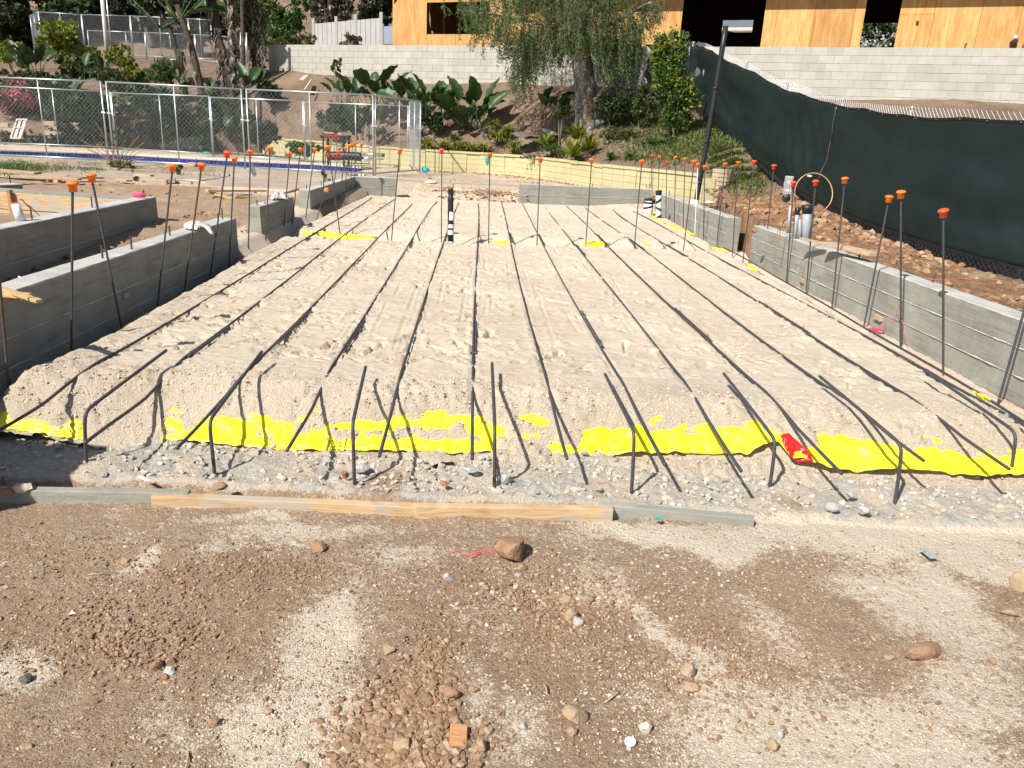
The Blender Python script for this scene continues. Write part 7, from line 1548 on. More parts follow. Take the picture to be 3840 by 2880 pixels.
gravel('sand_crumbs', 'crumbling lumps of damp sand on the front slope of the sand bed', np.array(pts), np.array(sz), 'g_sand', 5)
pts = []; sz = []
for i in range(5200):       # spoil by the screened fence
    s = r.uniform(.5, 13); q = gsm(s); x = r.uniform(3.62, q[0] - .05); y = q[1]; k = np.exp(-((y - 12.2) / 2.2) ** 2); 
    z = hz(x, y) + (.28 * np.exp(-(((x - 4.3) / .55) ** 2 + ((y - 12.3) / 1.6) ** 2))); pts.append([x, y, z]); sz.append((.012 + .09 * r.random() ** 5) * (1 + 1.0 * k))
gravel('dirt_clods', 'red brown clods of dug soil between the right wall and the screened fence', np.array(pts), np.array(sz), 'g_red', 6)
pts = []; sz = []
for i in range(3600):       # dirt between the left walls and beyond the sand
    if i % 3 == 0: x, y, z = r.uniform(-1.9, .1), 17.7 + r.gauss(0, .35), .14
    elif i % 3 == 1: x, y = r.uniform(-4.75, -3.45), r.uniform(5, 12); z = float(ground_z(x, y))
    else: x, y = r.uniform(-11, -3.5), r.uniform(9, 15.3); z = float(ground_z(x, y))
    pts.append([x, y, z]); sz.append(.012 + .07 * r.random() ** 4)
gravel('dirt_clods', 'brown clods on the dirt left of the slab and beyond its far end', np.array(pts), np.array(sz), 'g_red', 7)
pts = []; sz = []
for i in range(2600):       # bark mulch at foot of yellow wall
    t = r.random(); k = r.randrange(3, 8); a, b = YW[k], YW[min(k + 1, 8)]; x = a[0] + (b[0] - a[0]) * t; y = a[1] + (b[1] - a[1]) * t - .12 - abs(r.gauss(0, .35)); pts.append([x, y, .16 + .05 * r.random()]); sz.append(.02 + .06 * r.random() ** 2)
gravel('mulch', 'brown bark mulch along the foot of the yellow garden wall', np.array(pts), np.array(sz), 'g_red', 8)

# ------------------------------------------------------------------ pipes
def taped_pipe(name, label, x, yb, yt, wpx, zb, wraps, capcol='black_tape', body='white_tape', lean=0, Y=None, grp='white taped pipes standing in the sand', prof=None):
    b = P(x, yb, zb) if Y is None else PY(x, yb, Y); t = PY(x + lean, yt, b[1]); r = wpx / 2 * ((b - CC) @ FW) / F; root = thing(name, label, 'pipe', b, grp); ax = t - b; Rm = Vector(tuple(ax)).to_track_quat('Z', 'Y').to_matrix(); L = np.linalg.norm(ax)
    mb = MB(); pr = [(r * k, L * f) for k, f in (prof or [(1, -.15), (1.02, .3), (.97, .6), (1, .93)])]; mb.lathe(tuple(b), pr, 18, Rm); mb.build('pipe_body', M[body], root, b, smooth=True)
    mb = MB(); rt = pr[-1][0]; mb.lathe(tuple(b), [(rt * 1.12, L * .90), (rt * 1.14, L * .99), (rt * .95, L), (rt * .2, L)], 18, Rm); mb.build('end_cap', M[capcol], root, b)
    for (f0, f1, tl) in wraps:
        rr = np.interp(f0, [p[1] / L for p in pr], [p[0] for p in pr]) * 1.03; mb = MB(); V = []
        for i in range(19):
            a = 2 * pi * i / 18
            for f in (f0, f1):
                q = Rm @ Vector((rr * cos(a), rr * sin(a), L * (f + tl * sin(a)))); V.append((q.x + b[0], q.y + b[1], q.z + b[2]))
        mb.add(V, [(2 * i, 2 * i + 2, 2 * i + 3, 2 * i + 1) for i in range(18)]); mb.build('tape_band', M['black_tape'] if body == 'white_tape' else M['white_tape'], root, b, smooth=True)
    return root
taped_pipe('taped_pipe', 'short white bottle shaped taped pipe before the low end wall', 2260, 772, 708, 19, -.02, [(.30, .38, 0)], prof=[(1, -.15), (1, .55), (.95, .68), (.62, .80), (.62, .93)])
taped_pipe('taped_pipe', 'wide white taped pipe before the far right wall', 2431, 815, 744, 36, -.04, [(.50, .60, .05), (.72, .82, -.04)], prof=[(1, -.15), (1, .6), (.95, .75), (.72, .86), (.72, .93)])
taped_pipe('taped_pipe', 'tall white taped pipe against the far right wall', 2470, 830, 714, 21, -.06, [(.08, .2, .05), (.36, .44, -.06), (.62, .72, .06), (.84, .9, 0)])
bp = taped_pipe('taped_pipe', 'black pipe wrapped in white and black tape with a brass valve on top', 1690, 912, 708, 21, -.05, [], body='black_tape', prof=[(1.05, -.15), (1.05, .60), (1, .62), (1, .76), (1.1, .78), (1.1, .84), (.85, .86), (.85, .97)]); b0 = np.array(tuple(bp.location)); k = ((b0 - CC) @ FW) / F
Lb = 204 * k
for i, (f0, f1) in enumerate([(-.05, .05), (.15, .235), (.29, .36), (.41, .56)]):
    mb = MB(); tl = .012 * (-1) ** i; V = []
    for j in range(19):
        a = 2 * pi * j / 18
        for f in (f0, f1): V.append((b0[0] + 12.3 * k * cos(a), b0[1] + 12.3 * k * sin(a), b0[2] + Lb * (f + tl * sin(a))))
    mb.add(V, [(2 * j, 2 * j + 2, 2 * j + 3, 2 * j + 1) for j in range(18)]); mb.build('white_band', M['white_tape'], bp, b0, smooth=True)
mb = MB(); tz = b0[2] + Lb; mb.tube([(b0[0], b0[1], tz - .02), (b0[0], b0[1], tz + .035)], .02, 10); mb.tube([(b0[0] + .005, b0[1], tz + .03), (b0[0] + .005, b0[1], tz + .07)], .012, 8)
mb.tube([(b0[0] + .005 + .028 * cos(a), b0[1], tz + .085 + .028 * sin(a)) for a in np.linspace(0, 2 * pi, 14)], .007, 6); mb.build('brass_valve', M['brass'], bp, b0, smooth=True)
# leaning tall black pole in a white sleeve
b = P(2608, 800, .25); b = PY(2608, 765, 15.4); t = PY(2722, 98, 15.4); root = thing('leaning_pole', 'tall black pole leaning right out of a white pipe behind the right wall', 'pole', b); mb = MB(); q = smooth_path([b - (t - b) * .1, (b + t) / 2 + [.02, 0, 0], t], 1); mb.tube(q, 9.5 * ((b - CC) @ FW) / F, 12); mb.build('pole', M['black_tape'], root, b, smooth=True)
for f in (.36, .66, .12): c = b + (t - b) * f; mb = MB(); mb.tube([c, c + (t - b) * .012], 11.5 * ((b - CC) @ FW) / F, 12); mb.build('joint', M['black_tape'], root, b, smooth=True)
b = PY(2600, 868, 14.4); t = PY(2604, 752, 14.6); root = thing('white_pipe', 'white pipe sleeve built into the right wall under the black pole', 'pipe', b); mb = MB(); mb.tube([b - [0, 0, .2], t], 15 * ((b - CC) @ FW) / F, 14); mb.build('pipe_body', M['white_tape'], root, b, smooth=True)
# grey conduits behind the right wall
M['pvc'] = simple('grey_pvc', (.30, .33, .37), (.36, .39, .43), 6, .5, .35)
gq = 'grey conduits behind the right wall'
for (x, yb, xt, yt, w_, l, cp) in [(3022, 885, 3028, 772, 33, 'widest grey conduit with a black hood behind the right wall', 1), (2980, 880, 2992, 780, 16, 'grey conduit left of the widest one, topped with black tape', 1), (2958, 850, 2966, 770, 13, 'thin grey conduit nearest the clear bottle', 0), (2999, 885, 2999, 822, 11, 'short grey conduit hidden beside the widest one', 0)]:
    Yq = 9.75; b = PY(x, yb, Yq); t = PY(xt, yt, Yq); kk = ((b - CC) @ FW) / F; root = thing('conduit', l, 'pipe', b, gq); mb = MB(); mb.tube([b - (t - b) * .3, t], w_ / 2 * kk, 14); mb.build('pipe_body', M['pvc'], root, b, smooth=True)
    if cp: mb = MB(); d = (t - b); mb.tube([t - d * .25, t - d * .1, t + d * .02], [w_ * .53 * kk, w_ * .60 * kk, w_ * .68 * kk], 14); mb.build('black_hood', M['black_tape'], root, b, smooth=True)
def glass():
    n = N('clear_plastic'); n.b.inputs['Base Color'].default_value = (.85, .88, .92, 1); n.b.inputs['Roughness'].default_value = .12; n.b.inputs['Transmission Weight'].default_value = .75; n.b.inputs['IOR'].default_value = 1.25; return n.m
M['clear'] = glass()
b = PY(2950, 732, 9.75); t = PY(2953, 660, 9.75); kk = ((b - CC) @ FW) / F; root = thing('plastic_bottle', 'clear plastic bottle upside down on thin rods behind the right wall', 'bottle', b); mb = MB(); L = np.linalg.norm(t - b); mb.lathe(tuple(b), [(r_ * kk, L * f) for r_, f in [(9, -.05), (16, .05), (17, .22), (14.5, .28), (14.5, .42), (17, .48), (17, .66), (14, .74), (15.5, .84), (16, .96), (13, 1.0)]], 18); mb.build('bottle_body', M['clear'], root, b, smooth=True)
mb = MB(); mb.lathe(tuple(b - [0, 0, .05]), [(.018, -.03), (.045, -.01), (.05, .03), (.03, .065)], 10); mb.build('black_wrap', M['black_tape'], root, b)
for dx in (-.02, .01): mb = MB(); mb.tube([b + [dx, 0, -.05], b + [dx - .03, 0, -.62]], .005, 5); mb.build('rod', M['stake_wood'], root, b)
M['tubing'] = simple('copper_tubing', (.38, .20, .10), (.50, .30, .18), 9, .45, .4, .3)
c = PY(3056, 722, 9.9); kk = ((c - CC) @ FW) / F; root = thing('tubing_loop', 'big open loop of thin brown tubing before the dark fence fabric', 'tubing', c); mb = MB(); pts = []
for a in np.linspace(radians(-55), radians(190), 40): pts.append(c + CR * 66 * kk * cos(a) + CU * 72 * kk * sin(a) + np.array([.0, .03 * a, 0]))
pts = [PY(3068, 818, 9.9)] + pts + [PY(2982, 790, 9.8)]; mb.tube(smooth_path(pts, 1), .0075, 6); mb.build('tube', M['tubing'], root, c, smooth=True)
q = PY(3036, 660, 9.9); mb = MB(); mb.box(tuple(q), (.05, .02, .02)); mb.build('tape', M['white_tape'], root, c, bevel=.004)

# ------------------------------------------------------------------ loose lumber and things
def lumber(label, pieces, grp=None, name='lumber', mat='lumber'):
    """pieces: (photo a, za, photo b, zb, width, height)"""
    a0 = P(*pieces[0][0], pieces[0][1]); root = thing(name, label, 'timber', a0, grp)
    for (a, za, b, zb, w, h) in pieces: mb = MB(); mb.beam(P(*a, za), P(*b, zb), w, h); mb.build('board', M[mat], root, a0, bevel=.003)
    return root
lumber('loose plank on the dirt behind the right wall', [((3100, 912), .47, (3280, 955), .46, .14, .035)], mat='lumber_old')
lumber('thin lath behind the right wall beside the grey conduits', [((3005, 893), .45, (3096, 915), .45, .05, .02)], mat='lumber')
root = thing('shade_stack', 'unseen board stack added outside the left edge to shade the front corner', 'added shade caster', (-3.3, 2.4, -.3)); R = random.Random(5)  # unseen stack, added to cast the shadow over the front left corner
for i in range(11):
    for j in range(3): mb = MB(); mb.box((-3.62 + j * .30 + R.uniform(-.02, .02), 2.68 + R.uniform(-.04, .04), -.22 + i * .11), (.285, .5, .09)); mb.build('board', M['lumber_old'], root, (-3.3, 2.4, -.3))
ge = 'cut boards sticking out at the left edge'
lumber('pointed board end sticking over the left wall, topmost', [((-60, 1060), .42, (148, 1130), .40, .04, .02)], ge); lumber('board end sticking over the left wall, middle one', [((-60, 1095), .39, (100, 1110), .39, .09, .02)], ge); lumber('reddish board end sticking over the left wall, lowest', [((-60, 1112), .36, (92, 1120), .36, .09, .02)], ge)
gl = 'lumber lying on the dirt at the far left'
lumber('long board lying beyond the timber form, near one', [((50, 662), .24, (300, 672), .24, .2, .035), ((150, 668), .20, (380, 666), .20, .2, .035)], gl, mat='lumber_old'); lumber('plank with a dark underside at the left edge of the far dirt', [((-60, 635), .28, (143, 650), .26, .25, .04)], gl, mat='lumber_old')
lumber('short block of wood under the long boards', [((190, 680), .14, (225, 683), .14, .1, .09)], gl); lumber('short wood block right of the long boards', [((325, 695), .14, (374, 696), .14, .15, .08)], gl, mat='lumber_old')
lumber('thin orange board on the dirt right of the weed', [((445, 672), .2, (485, 678), .2, .12, .03)], gl)
lumber('long edging board at the rim of the patio', [((466, 706), .16, (790, 716), .16, .04, .14)], gl, mat='lumber_old')
lumber('crossed pale boards beside the short wall block, upper pair', [((775, 715), .22, (995, 715), .20, .09, .035), ((790, 722), .18, (945, 766), .05, .10, .03)], 'crossed boards beside the short wall block'); lumber('crossed pale boards beside the short wall block, lower pair', [((840, 738), .12, (975, 752), .08, .09, .035), ((880, 735), .15, (1000, 750), .08, .12, .035)], 'crossed boards beside the short wall block')
lumber('dark edging board along the patio, right of the boards', [((1030, 745), .1, (1205, 692), .12, .04, .12)], None, mat='stake_wood')
for i, (x, y, l) in enumerate([(520, 662, 'tan brick of the small stack on the patio, top one'), (545, 672, 'tan brick of the small stack on the patio, lower right one'), (570, 682, 'tan brick lying before the small stack'), (600, 676, 'tan brick at the right end of the small stack')]):
    q = P(x + 20, y, .2); mb = MB(); mb.box((0, 0, 0), (.36, .15, .09)); o = mb.build('brick', M['brick'], None, bevel=.005); o.location = tuple(q); o.rotation_euler = (0, 0, .15 * (i - 1)); o.name = 'loose_brick'; tag(o, l, 'brick', 'loose bricks on the patio')
rock('white wrapped roll with red print lying on the patio', 717, 684, 118, 17, 's_pale', z=.17, seed=140, cat='roll', name='wrapped_roll', dep=16)
q = P(622, 682, .17); o = MB(); o.lathe((0, 0, 0), [(.03, -.03), (.045, -.02), (.045, .03), (.04, .035)], 14); o = o.build('wire_spool', M['brass']); o.location = tuple(q); tag(o, 'small brass coloured spool beside the bricks', 'spool')
a = P(500, 730, .42); b = P(541, 732, .42); mb = MB(); mb.tube([a, b], .03, 12); mb.tube([b, b + (b - a) * .12], .022, 12); o = mb.build('marking_can', M['pink'], None, smooth=True); tag(o, 'fluorescent pink marking can on the corner of the second wall', 'spray can')
# wine coloured pipe stub and white sleeve at left
b = P(78, 828, .38); root = thing('pipe_stub', 'cement smeared white pipe stub with a red rim on the second wall', 'pipe', b); mb = MB(); mb.tube([b, b + [-.03, 0, .16]], [.045, .038], 14); mb.build('pipe_body', M['white_tape'], root, b, smooth=True); mb = MB(); mb.tube([b + [-.03, 0, .155], b + [-.031, 0, .17]], .036, 14); mb.build('rim', M['capred'], root, b)
# cloths
def cloth(label, outline, z, mat, seed, hgt=.05, name='rag'):
    c = np.mean(np.array(outline, float), 0); V = []; rings = 6; o_ = []
    for i in range(len(outline)):
        a = np.array(outline[i], float); b = np.array(outline[(i + 1) % len(outline)], float)
        for j in range(4): o_.append(a + (b - a) * j / 4)
    k = len(o_)
    for r_ in range(1, rings + 1):
        for i, p in enumerate(o_):
            f = r_ / rings; q = c + (p - c) * f; w = P(q[0], q[1], z); w[2] += hgt * (1 - f ** 2) * (.5 + vnoise(q[0] * .15, q[1] * .3, seed)) + .012 * sin(i * 1.9 + r_) * (1 - f * .5) + .006; V.append(w)
    V.append(P(c[0], c[1], z) + [0, 0, hgt]); Fs = [(r_ * k + i, r_ * k + (i + 1) % k, (r_ + 1) * k + (i + 1) % k, (r_ + 1) * k + i) for r_ in range(rings - 1) for i in range(k)] + [(len(V) - 1, (i + 1) % k, i) for i in range(k)]
    mb = MB(); mb.add(V, Fs); o = mb.build(name, mat, None, tuple(V[-1]), smooth=True); tag(o, label, 'cloth'); o.modifiers.new('t', 'SOLIDIFY').thickness = .004; return o
M['cloth'] = simple('white_cotton_cloth', (.48, .45, .42), (.58, .55, .52), 9, .9, .1, bd=.004)
cl = cloth('crumpled white rag lying on the long left wall with a corner hanging down', [(688, 845), (702, 838), (730, 835), (762, 840), (790, 845), (778, 852), (755, 856), (742, 862), (710, 860), (690, 855)], .37, M['cloth'], 3, .035)
mb = MB(); t0 = P(775, 846, .39); V = []
for i in range(9):
    f = i / 8; c_ = t0 * (1 - f) + PY(797, 880, t0[1] - .1) * f + np.array([0, -.02 * sin(f * 3), .015 * sin(f * 3)]); V += [c_ - [.045 * (1 - f * .6), 0, 0], c_ + [.035 * (1 - f * .6), 0, 0]]
mb.add(V, [(2 * i, 2 * i + 1, 2 * i + 3, 2 * i + 2) for i in range(8)]); o = mb.build('hanging_corner', M['cloth'], cl, tuple(cl.location), smooth=True); o.modifiers.new('t', 'SOLIDIFY').thickness = .005
cloth('crumpled pale cloth on top of the short wall block', [(1012, 745), (1020, 735), (1040, 732), (1065, 735), (1085, 740), (1082, 750), (1060, 746), (1040, 747), (1022, 748)], .39, M['cloth'], 8, .06)
M['green_bag'] = simple('teal_green_bag', (.03, .28, .20), (.07, .42, .31), 9, .4, .45); M['blue_bag'] = simple('turquoise_bag', (.01, .25, .33), (.05, .45, .48), 9, .4, .45)
def bag(label, x, y, Y, w, h, mat, seed, name='plastic_bag', cat='bag'):
    q = PY(x, y, Y); kk = abs((q - CC) @ FW) / F; me = rock_mesh(seed, 3, 1.4); 
    for v in me.vertices: v.co *= 1 + .35 * (float(vnoise(v.co.x * 7 + seed, v.co.z * 7 + v.co.y * 3)) - .5)
    me.materials.append(mat); o = linkme(name, me); o.scale = (w * kk, w * kk * .6, h * kk); o.location = tuple(q); tag(o, label, cat); return o
bag('green plastic bag snagged on the rebar stake right of centre', 1827, 600, 10.75, 22, 46, M['green_bag'], 3); bag('turquoise plastic bag lying at the foot of the fence corner', 1594, 640, 21.6, 38, 26, M['blue_bag'], 5)
bag('teal bag at the foot of the far fence, left edge', 20, 548, 25.6, 40, 12, M['green_bag'], 7); bag('teal bag at the foot of the far fence by the double posts', 475, 563, 26.2, 36, 12, M['green_bag'], 9); bag('teal bag at the foot of the far fence left of the tool stand', 775, 574, 25.2, 46, 10, M['green_bag'], 11); bag('small teal bag beside the lantana bush', 1108, 584, 24.7, 16, 12, M['green_bag'], 13)
q = PY(946, 640, 9.95); mb = MB(); kk = ((q - CC) @ FW) / F; u = CR * kk; v_ = CU * kk; pts = [q - u * 13 + v_ * 30, q + u * 0 + v_ * 33, q + u * 17 - v_ * 15, q + u * 6 - v_ * 24, q - u * 8 - v_ * 2]; mb.add(pts, [(0, 1, 2, 3, 4)]); o = mb.build('black_flap', M['black_tape'], None, tuple(q)); o.modifiers.new('t', 'SOLIDIFY').thickness = .004; tag(o, 'small black plastic flap hanging on a capped rebar in the left gap', 'plastic flap')
# tool stand with red lettering
def text_obj(body, size, mat, parent, org, pos, rot, name='lettering'):
    cu = bpy.data.curves.new(name, 'FONT'); cu.body = body; cu.size = size; cu.extrude = .002; cu.align_x = 'CENTER'; cu.align_y = 'CENTER'; cu.space_character = 1.05; cu.offset = size * .012
    o = bpy.data.objects.new(name, cu); COL.objects.link(o); o.parent = parent; o.location = tuple(np.array(pos) - np.array(org)); o.rotation_euler = rot; cu.materials.append(mat)
    me = bpy.data.meshes.new_from_object(o.evaluated_get(bpy.context.evaluated_depsgraph_get())); q = bpy.data.objects.new(name, me); COL.objects.link(q); q.parent = parent; q.location = o.location; q.rotation_euler = o.rotation_euler
    bpy.data.objects.remove(o); return q
M['redletter'] = simple('red_lettering', (.55, .03, .02), (.62, .05, .03), 9, .5, .3); Yt = 24.0; kt = Yt * .95 / F
tb = PY(1255, 580, Yt); root = thing('tool_stand', 'black tool stand table with red lettering behind the fence', 'tool stand', tb)
def pq(x, y, Yo=0): return PY(x, y, Yt + Yo)
mb = MB(); mb.beam(pq(1205, 511), pq(1312, 513), .35, .10); mb.build('table_top', M['black_tape'], root, tb, bevel=.02)
for (x, y1, y0, Yo) in [(1212, 515, 588, .15), (1230, 518, 578, -.15), (1289, 518, 585, -.15), (1308, 515, 585, .15)]: mb = MB(); a, b = pq(x, y1, Yo), pq(x, y0, Yo); mb.tube([a, (b[0], b[1], .2)], .035 if Yo < 0 else .025, 8); mb.build('leg', M['black_tape'], root, tb)
text_obj('RIDGID', .13, M['redletter'], root, tb, pq(1246, 512, -.19), (pi / 2, ROLL * .0, 0))
rock('dusty tan sack lying on the tool stand', 1232, 505, 50, 16, 's_tan', Y=Yt, seed=150, cat='sack', name='sack', dep=30); rock('white cloth bundle on the tool stand', 1272, 506, 26, 12, 's_pale', Y=Yt, seed=151, cat='cloth', name='cloth_bundle', dep=20)
a, b = pq(1228, 585, -.2), pq(1355, 588, -.2); root = thing('black_roll', 'thick black bundle with red lettering lying below the tool stand', 'bundle', a); mb = MB(); mb.tube(smooth_path([a, (a + b) / 2 + [0, 0, .02], b], 2), .125, 12); mb.build('bundle', M['black_tape'], root, a, smooth=True); text_obj('RIDGID', .15, M['redletter'], root, a, pq(1250, 584, -.34), (pi / 2, 0, 0))
for i, (x0, y0, x1, y1, r_, l) in enumerate([(1360, 577, 1442, 583, .045, 'upper silver tube sticking out of the black bundle'), (1355, 592, 1400, 596, .035, 'lower silver tube beside the black bundle'), (1370, 603, 1438, 596, .02, 'thin white tube under the silver tubes')]):
    a, b = pq(x0, y0, -.2), pq(x1, y1, -.2); root = thing('metal_tube', l, 'tube', a, 'tubes lying beside the pool'); mb = MB(); mb.tube([a, b], r_, 12); mb.build('tube_body', M['galv'], root, a, smooth=True)
    if i == 0: mb = MB(); mb.tube([b - (b - a) * .1, b], r_ * 1.15, 12); mb.build('end_cap', M['black_tape'], root, a)
# window sash leaning, planter of tan blocks
a = PY(42, 520, 26.4); root = thing('window_frame', 'old pale window sash leaning behind the pool fence at the left', 'window', a); kk = 26.4 * .95 / F; tl = np.array([0, .35, 0])
def wq(x, y): q = PY(x, y, 26.4); return q + tl * (520 - y) / 90
mb = MB(); mb.beam(wq(60, 482), wq(60, 483) + [0, 0, .005], .3, .01)
for (x0, y0, x1, y1, w_) in [(40, 520, 44, 445, .05), (76, 520, 81, 445, .05), (42, 447, 81, 447, .05), (40, 518, 78, 518, .05), (42, 478, 80, 478, .04), (60, 520, 62, 446, .02)]: mb = MB(); mb.beam(wq(x0, y0), wq(x1, y1), w_, .04, (0, 1, 0)); mb.build('frame', M['coping'], root, a)
mb = MB(); mb.add([wq(41, 519) + [0, .03, 0], wq(79, 519) + [0, .03, 0], wq(81, 446) + [0, .03, 0], wq(43, 446) + [0, .03, 0]], [(0, 1, 2, 3)]); mb.build('pane', simple('dusty_glass', (.38, .35, .28), (.48, .45, .37), 4, .3, .5), root, a)
root = thing('block_planter', 'tan block garden wall half hidden behind the far pool fence', 'garden wall', PY(175, 535, 27.2)); o0 = np.array(tuple(root.location)); R = random.Random(2); bmh = MB(); bmh.box((0, 0, 0), (.39, .2, .14)); me = bpy.data.meshes.new('block'); me.from_pydata(bmh.v, [], bmh.f); me.materials.append(M['brick']); me.update()
for r_ in range(5):
    for j in range(6 if r_ < 4 else 3):
        o = linkme('block', me, None, root); o.location = (.2 + j * .4 + (r_ % 2) * .2, .03 * j + R.uniform(-.01, .01), .02 + r_ * .15); o.rotation_euler = (0, 0, .07)
root = thing('block_planter', 'tan block garden wall at the left edge beside the window sash', 'garden wall', PY(-20, 540, 27.2)); 
for r_ in range(5):
    for j in range(-3, 2): o = linkme('block', me, None, root); o.location = (j * .4 + (r_ % 2) * .2, 0, .02 + r_ * .15)
# pile of dark slates
q0 = PY(1985, 520, 23.6); g0 = hz(q0[0], q0[1])
for i, (dx, dy, dz, w_, rot, l, m_) in enumerate([(0, 0, .02, .6, .1, 'bottom sheet of the pile of dark slates on the bank', 's_dark'), (.1, 0, .09, .55, -.2, 'middle sheet of the pile of dark slates', 's_dark'), (.3, .0, .16, .5, .3, 'shiny grey top sheet of the pile of dark slates', 's_grey'), (-.2, -.1, .08, .35, .8, 'left lump of the pile of dark slates', 's_dark')]):
    o = rock(l, 1985, 520, 70, 30, m_, Y=23.6, seed=160 + i, cat='slate', grp='pile of dark slates', name='slate'); o.scale = (w_ * 1.9, .8, .11); o.location = (q0[0] + dx * 1.6 + .15, q0[1] + dy, q0[2] + dz * 1.3); o.rotation_euler = (.2, .12 * (-1) ** i, rot)
# debris on bank: sticks and chips
for i, (x0, y0, x1, y1, Y, l) in enumerate([(1142, 336, 1168, 298, 29.0, 'white stick lying on the bank below the block wall'), (1130, 300, 1150, 282, 29.2, 'torn pale scrap on the bank below the block wall')]):
    a, b = PY(x0, y0, Y), PY(x1, y1, Y + .4); mb = MB(); mb.beam(a, b, .05 if i == 0 else .18, .02); o = mb.build('debris', M['vinyl'], None, tuple(a)); tag(o, l, 'debris')
# wood scrap, bottle cap, twine, litter in front
q = P(1718, 2782, -.30); q[2] = gz(q[0], q[1]) + .018; mb = MB(); mb.box((0, 0, 0), (.052, .070, .018)); o = mb.build('wood_scrap', M['lumber_old'], None, bevel=.003); o.location = tuple(q); o.rotation_euler = (.35, .1, .08); tag(o, 'square wood scrap with straight grain in the pile at the bottom', 'wood scrap')
M['wred'] = wood('reddish_wood', (.38, .17, .07), (.48, .27, .13), 3); o.data.materials[0] = M['wred']
q = P(2362, 2795, -.30); q[2] = gz(q[0], q[1]) + .006; mb = MB(); mb.lathe((0, 0, 0), [(.0165, -.004), (.0175, .008), (.0165, .0085), (.0145, .008), (.0140, .001)], 24); o = mb.build('bottle_cap', M['white_tape'], None, smooth=True); o.location = tuple(q); tag(o, 'white round bottle cap near the bottom, right of centre', 'bottle cap')
M['string'] = simple('pink_red_twine', (.75, .08, .09), (.85, .16, .14), 30, .8, .2)
def twine(label, pts, zf, r_=.0018, mat='string'):
    w = []
    for x, y in pts: q = P(x, y, -.29); q[2] = zf(q); w.append(q)
    w = smooth_path(w, 2); mb = MB(); mb.tube(w, r_, 5); o = mb.build('twine', M[mat], None, tuple(w[0]), smooth=True); tag(o, label, 'twine', 'red mason twine'); return o
zg = lambda q: gz(q[0], q[1]) + .004
twine('red twine tail left of the boulder clod', [(1680, 2062), (1705, 2068), (1730, 2080), (1765, 2082), (1790, 2078)], zg); twine('thicker red twine running under the boulder clod', [(1765, 2092), (1790, 2085), (1810, 2068), (1830, 2060), (1850, 2062)], zg, .0026); twine('red twine loop ending at the boulder clod', [(1770, 2082), (1800, 2070), (1825, 2068), (1850, 2078)], zg)
def wtw(label, pts, r_=.002):
    w = smooth_path([np.array(q) for q in pts], 2); mb = MB(); mb.tube(w, r_, 5); o = mb.build('twine', M['string'], None, tuple(w[0]), smooth=True); tag(o, label, 'twine', 'red mason twine')
wtw('red twine running along the foot of the right wall', [P(x, y, -.11) for x, y in [(3180, 1180), (3260, 1230), (3380, 1310), (3440, 1345), (3520, 1395), (3640, 1455), (3760, 1500), (3860, 1545)]]); wtw('red twine from the near cleat down to the wall foot', [PY(3362, 1150, 6.9), PY(3330, 1200, 6.9), PY(3275, 1262, 6.9)]); wtw('red twine from the near cleat over the right to the ground', [PY(3362, 1150, 6.9), PY(3385, 1200, 6.6), P(3410, 1290, -.1)])
wtw('red twine hanging from the far cleat of the long right wall', [PY(3012, 992, 9.2), PY(3008, 1030, 9.2), PY(3002, 1070, 9.2)]); wtw('red twine lying on the dirt above the right wall', [P(3480, 1045, .46), P(3540, 1052, .47), P(3600, 1042, .47), P(3640, 1048, .47)])
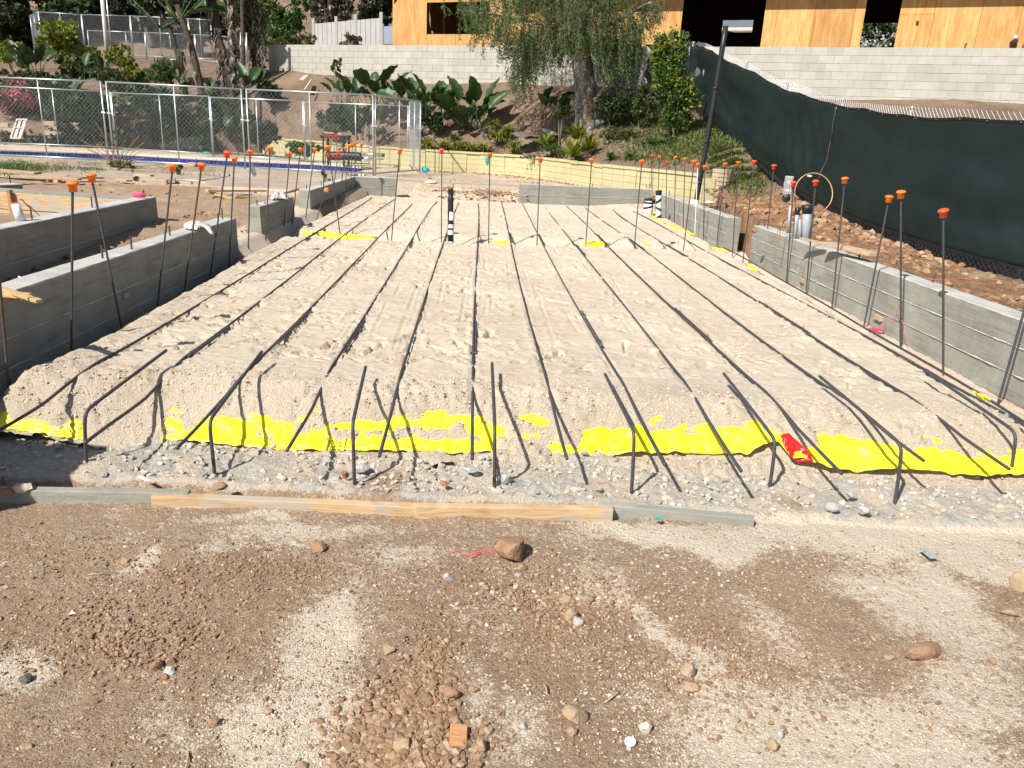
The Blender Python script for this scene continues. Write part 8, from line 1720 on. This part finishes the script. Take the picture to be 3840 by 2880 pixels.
# pink powder heap and white litter
q = P(3285, 1235, -.14); rp = rock('bright pink chalk heap at the foot of the right wall', 3285, 1238, 62, 16, 's_red', z=-.13, seed=170, cat='chalk', name='chalk_heap', dep=30); rp.data.materials[0] = M['pink']
rp = rock('pink spot in the shade at the foot of the far left wall', 1305, 765, 18, 8, 's_red', z=-.12, seed=171, cat='chalk', name='chalk_heap', dep=10); rp.data.materials[0] = M['pink']
def flake(label, pts, z, mat='white_tape', name='litter', th=.002, cat='litter'):
    w = [P(x, y, z) for x, y in pts]; c = np.mean(w, 0)
    for i, q in enumerate(w): q[2] += .006 * (i % 2)
    mb = MB(); mb.add(w, [tuple(range(len(w)))]); o = mb.build(name, M[mat], None, tuple(c)); o.modifiers.new('t', 'SOLIDIFY').thickness = th; tag(o, label, cat); return o
M['foil'] = simple('crumpled_foil', (.45, .47, .50), (.70, .72, .75), 60, .3, .5, .5, bd=.01)
flake('torn white label scrap on the grey rubble at the left', [(515, 1788), (535, 1790), (560, 1800), (566, 1808), (545, 1803), (522, 1796)], -.235); flake('silver foil scrap on the sandy slope at the right', [(3448, 2062), (3465, 2056), (3495, 2078), (3518, 2098), (3490, 2096), (3465, 2080)], -.275, 'foil'); flake('small white litter scrap on the left dirt', [(258, 2305), (270, 2295), (284, 2302), (275, 2308)], -.285); flake('white paper scrap on the dirt by the left wall', [(66, 1040), (72, 1037), (90, 1047), (86, 1051)], .05)
flake('green leaf scrap right of the board end', [(2450, 1940), (2470, 1936), (2482, 1944), (2465, 1952)], -.255, 'green_bag')
for (x0, y0, x1, y1, l) in [(705, 2800, 690, 2875, 'short dry stick at the bottom left'), (2040, 2560, 2052, 2600, 'tiny pale stick in the middle of the dirt'), (2270, 2625, 2320, 2590, 'thin dark twig right of the big rounded stone'), (330, 2150, 375, 2152, 'straw lying in the upper left dirt')]:
    a = P(x0, y0, -.285); b = P(x1, y1, -.285); a[2] = gz(a[0], a[1]) + .004; b[2] = gz(b[0], b[1]) + .006; mb = MB(); mb.tube(smooth_path([a, (a + b) / 2 + [.004, 0, .004], b], 1), .0032, 5); o = mb.build('stick', M['lumber_old'], None, tuple(a), smooth=True); tag(o, l, 'stick')
# faint print on the sheet, half buried
bR = Matrix(((0, -1, 0), (.8, 0, -.6), (.6, 0, .8))).to_euler()
for px, w_ in ((1247, 'EGO'), (1271, 'RAP')):
    q = np.array(hit(px, 1672, .004)) + np.array([0, -.6, .5]) * .030; text_obj(w_, .034, M['greyprint'], sm, tuple(sm.location), q, bR, 'printed_word')
for px in (1224, 1290):
    q = np.array(hit(px, 1672, .004)) + np.array([0, -.6, .5]) * .026; mb = MB(); mb.beam(q - np.array([-.004, .8, .6]) * .04, q + np.array([.004, .8, .6]) * .045, .018, .001, (0, -.6, .8)); mb.build('printed_bar', M['greyprint'], sm, tuple(sm.location))
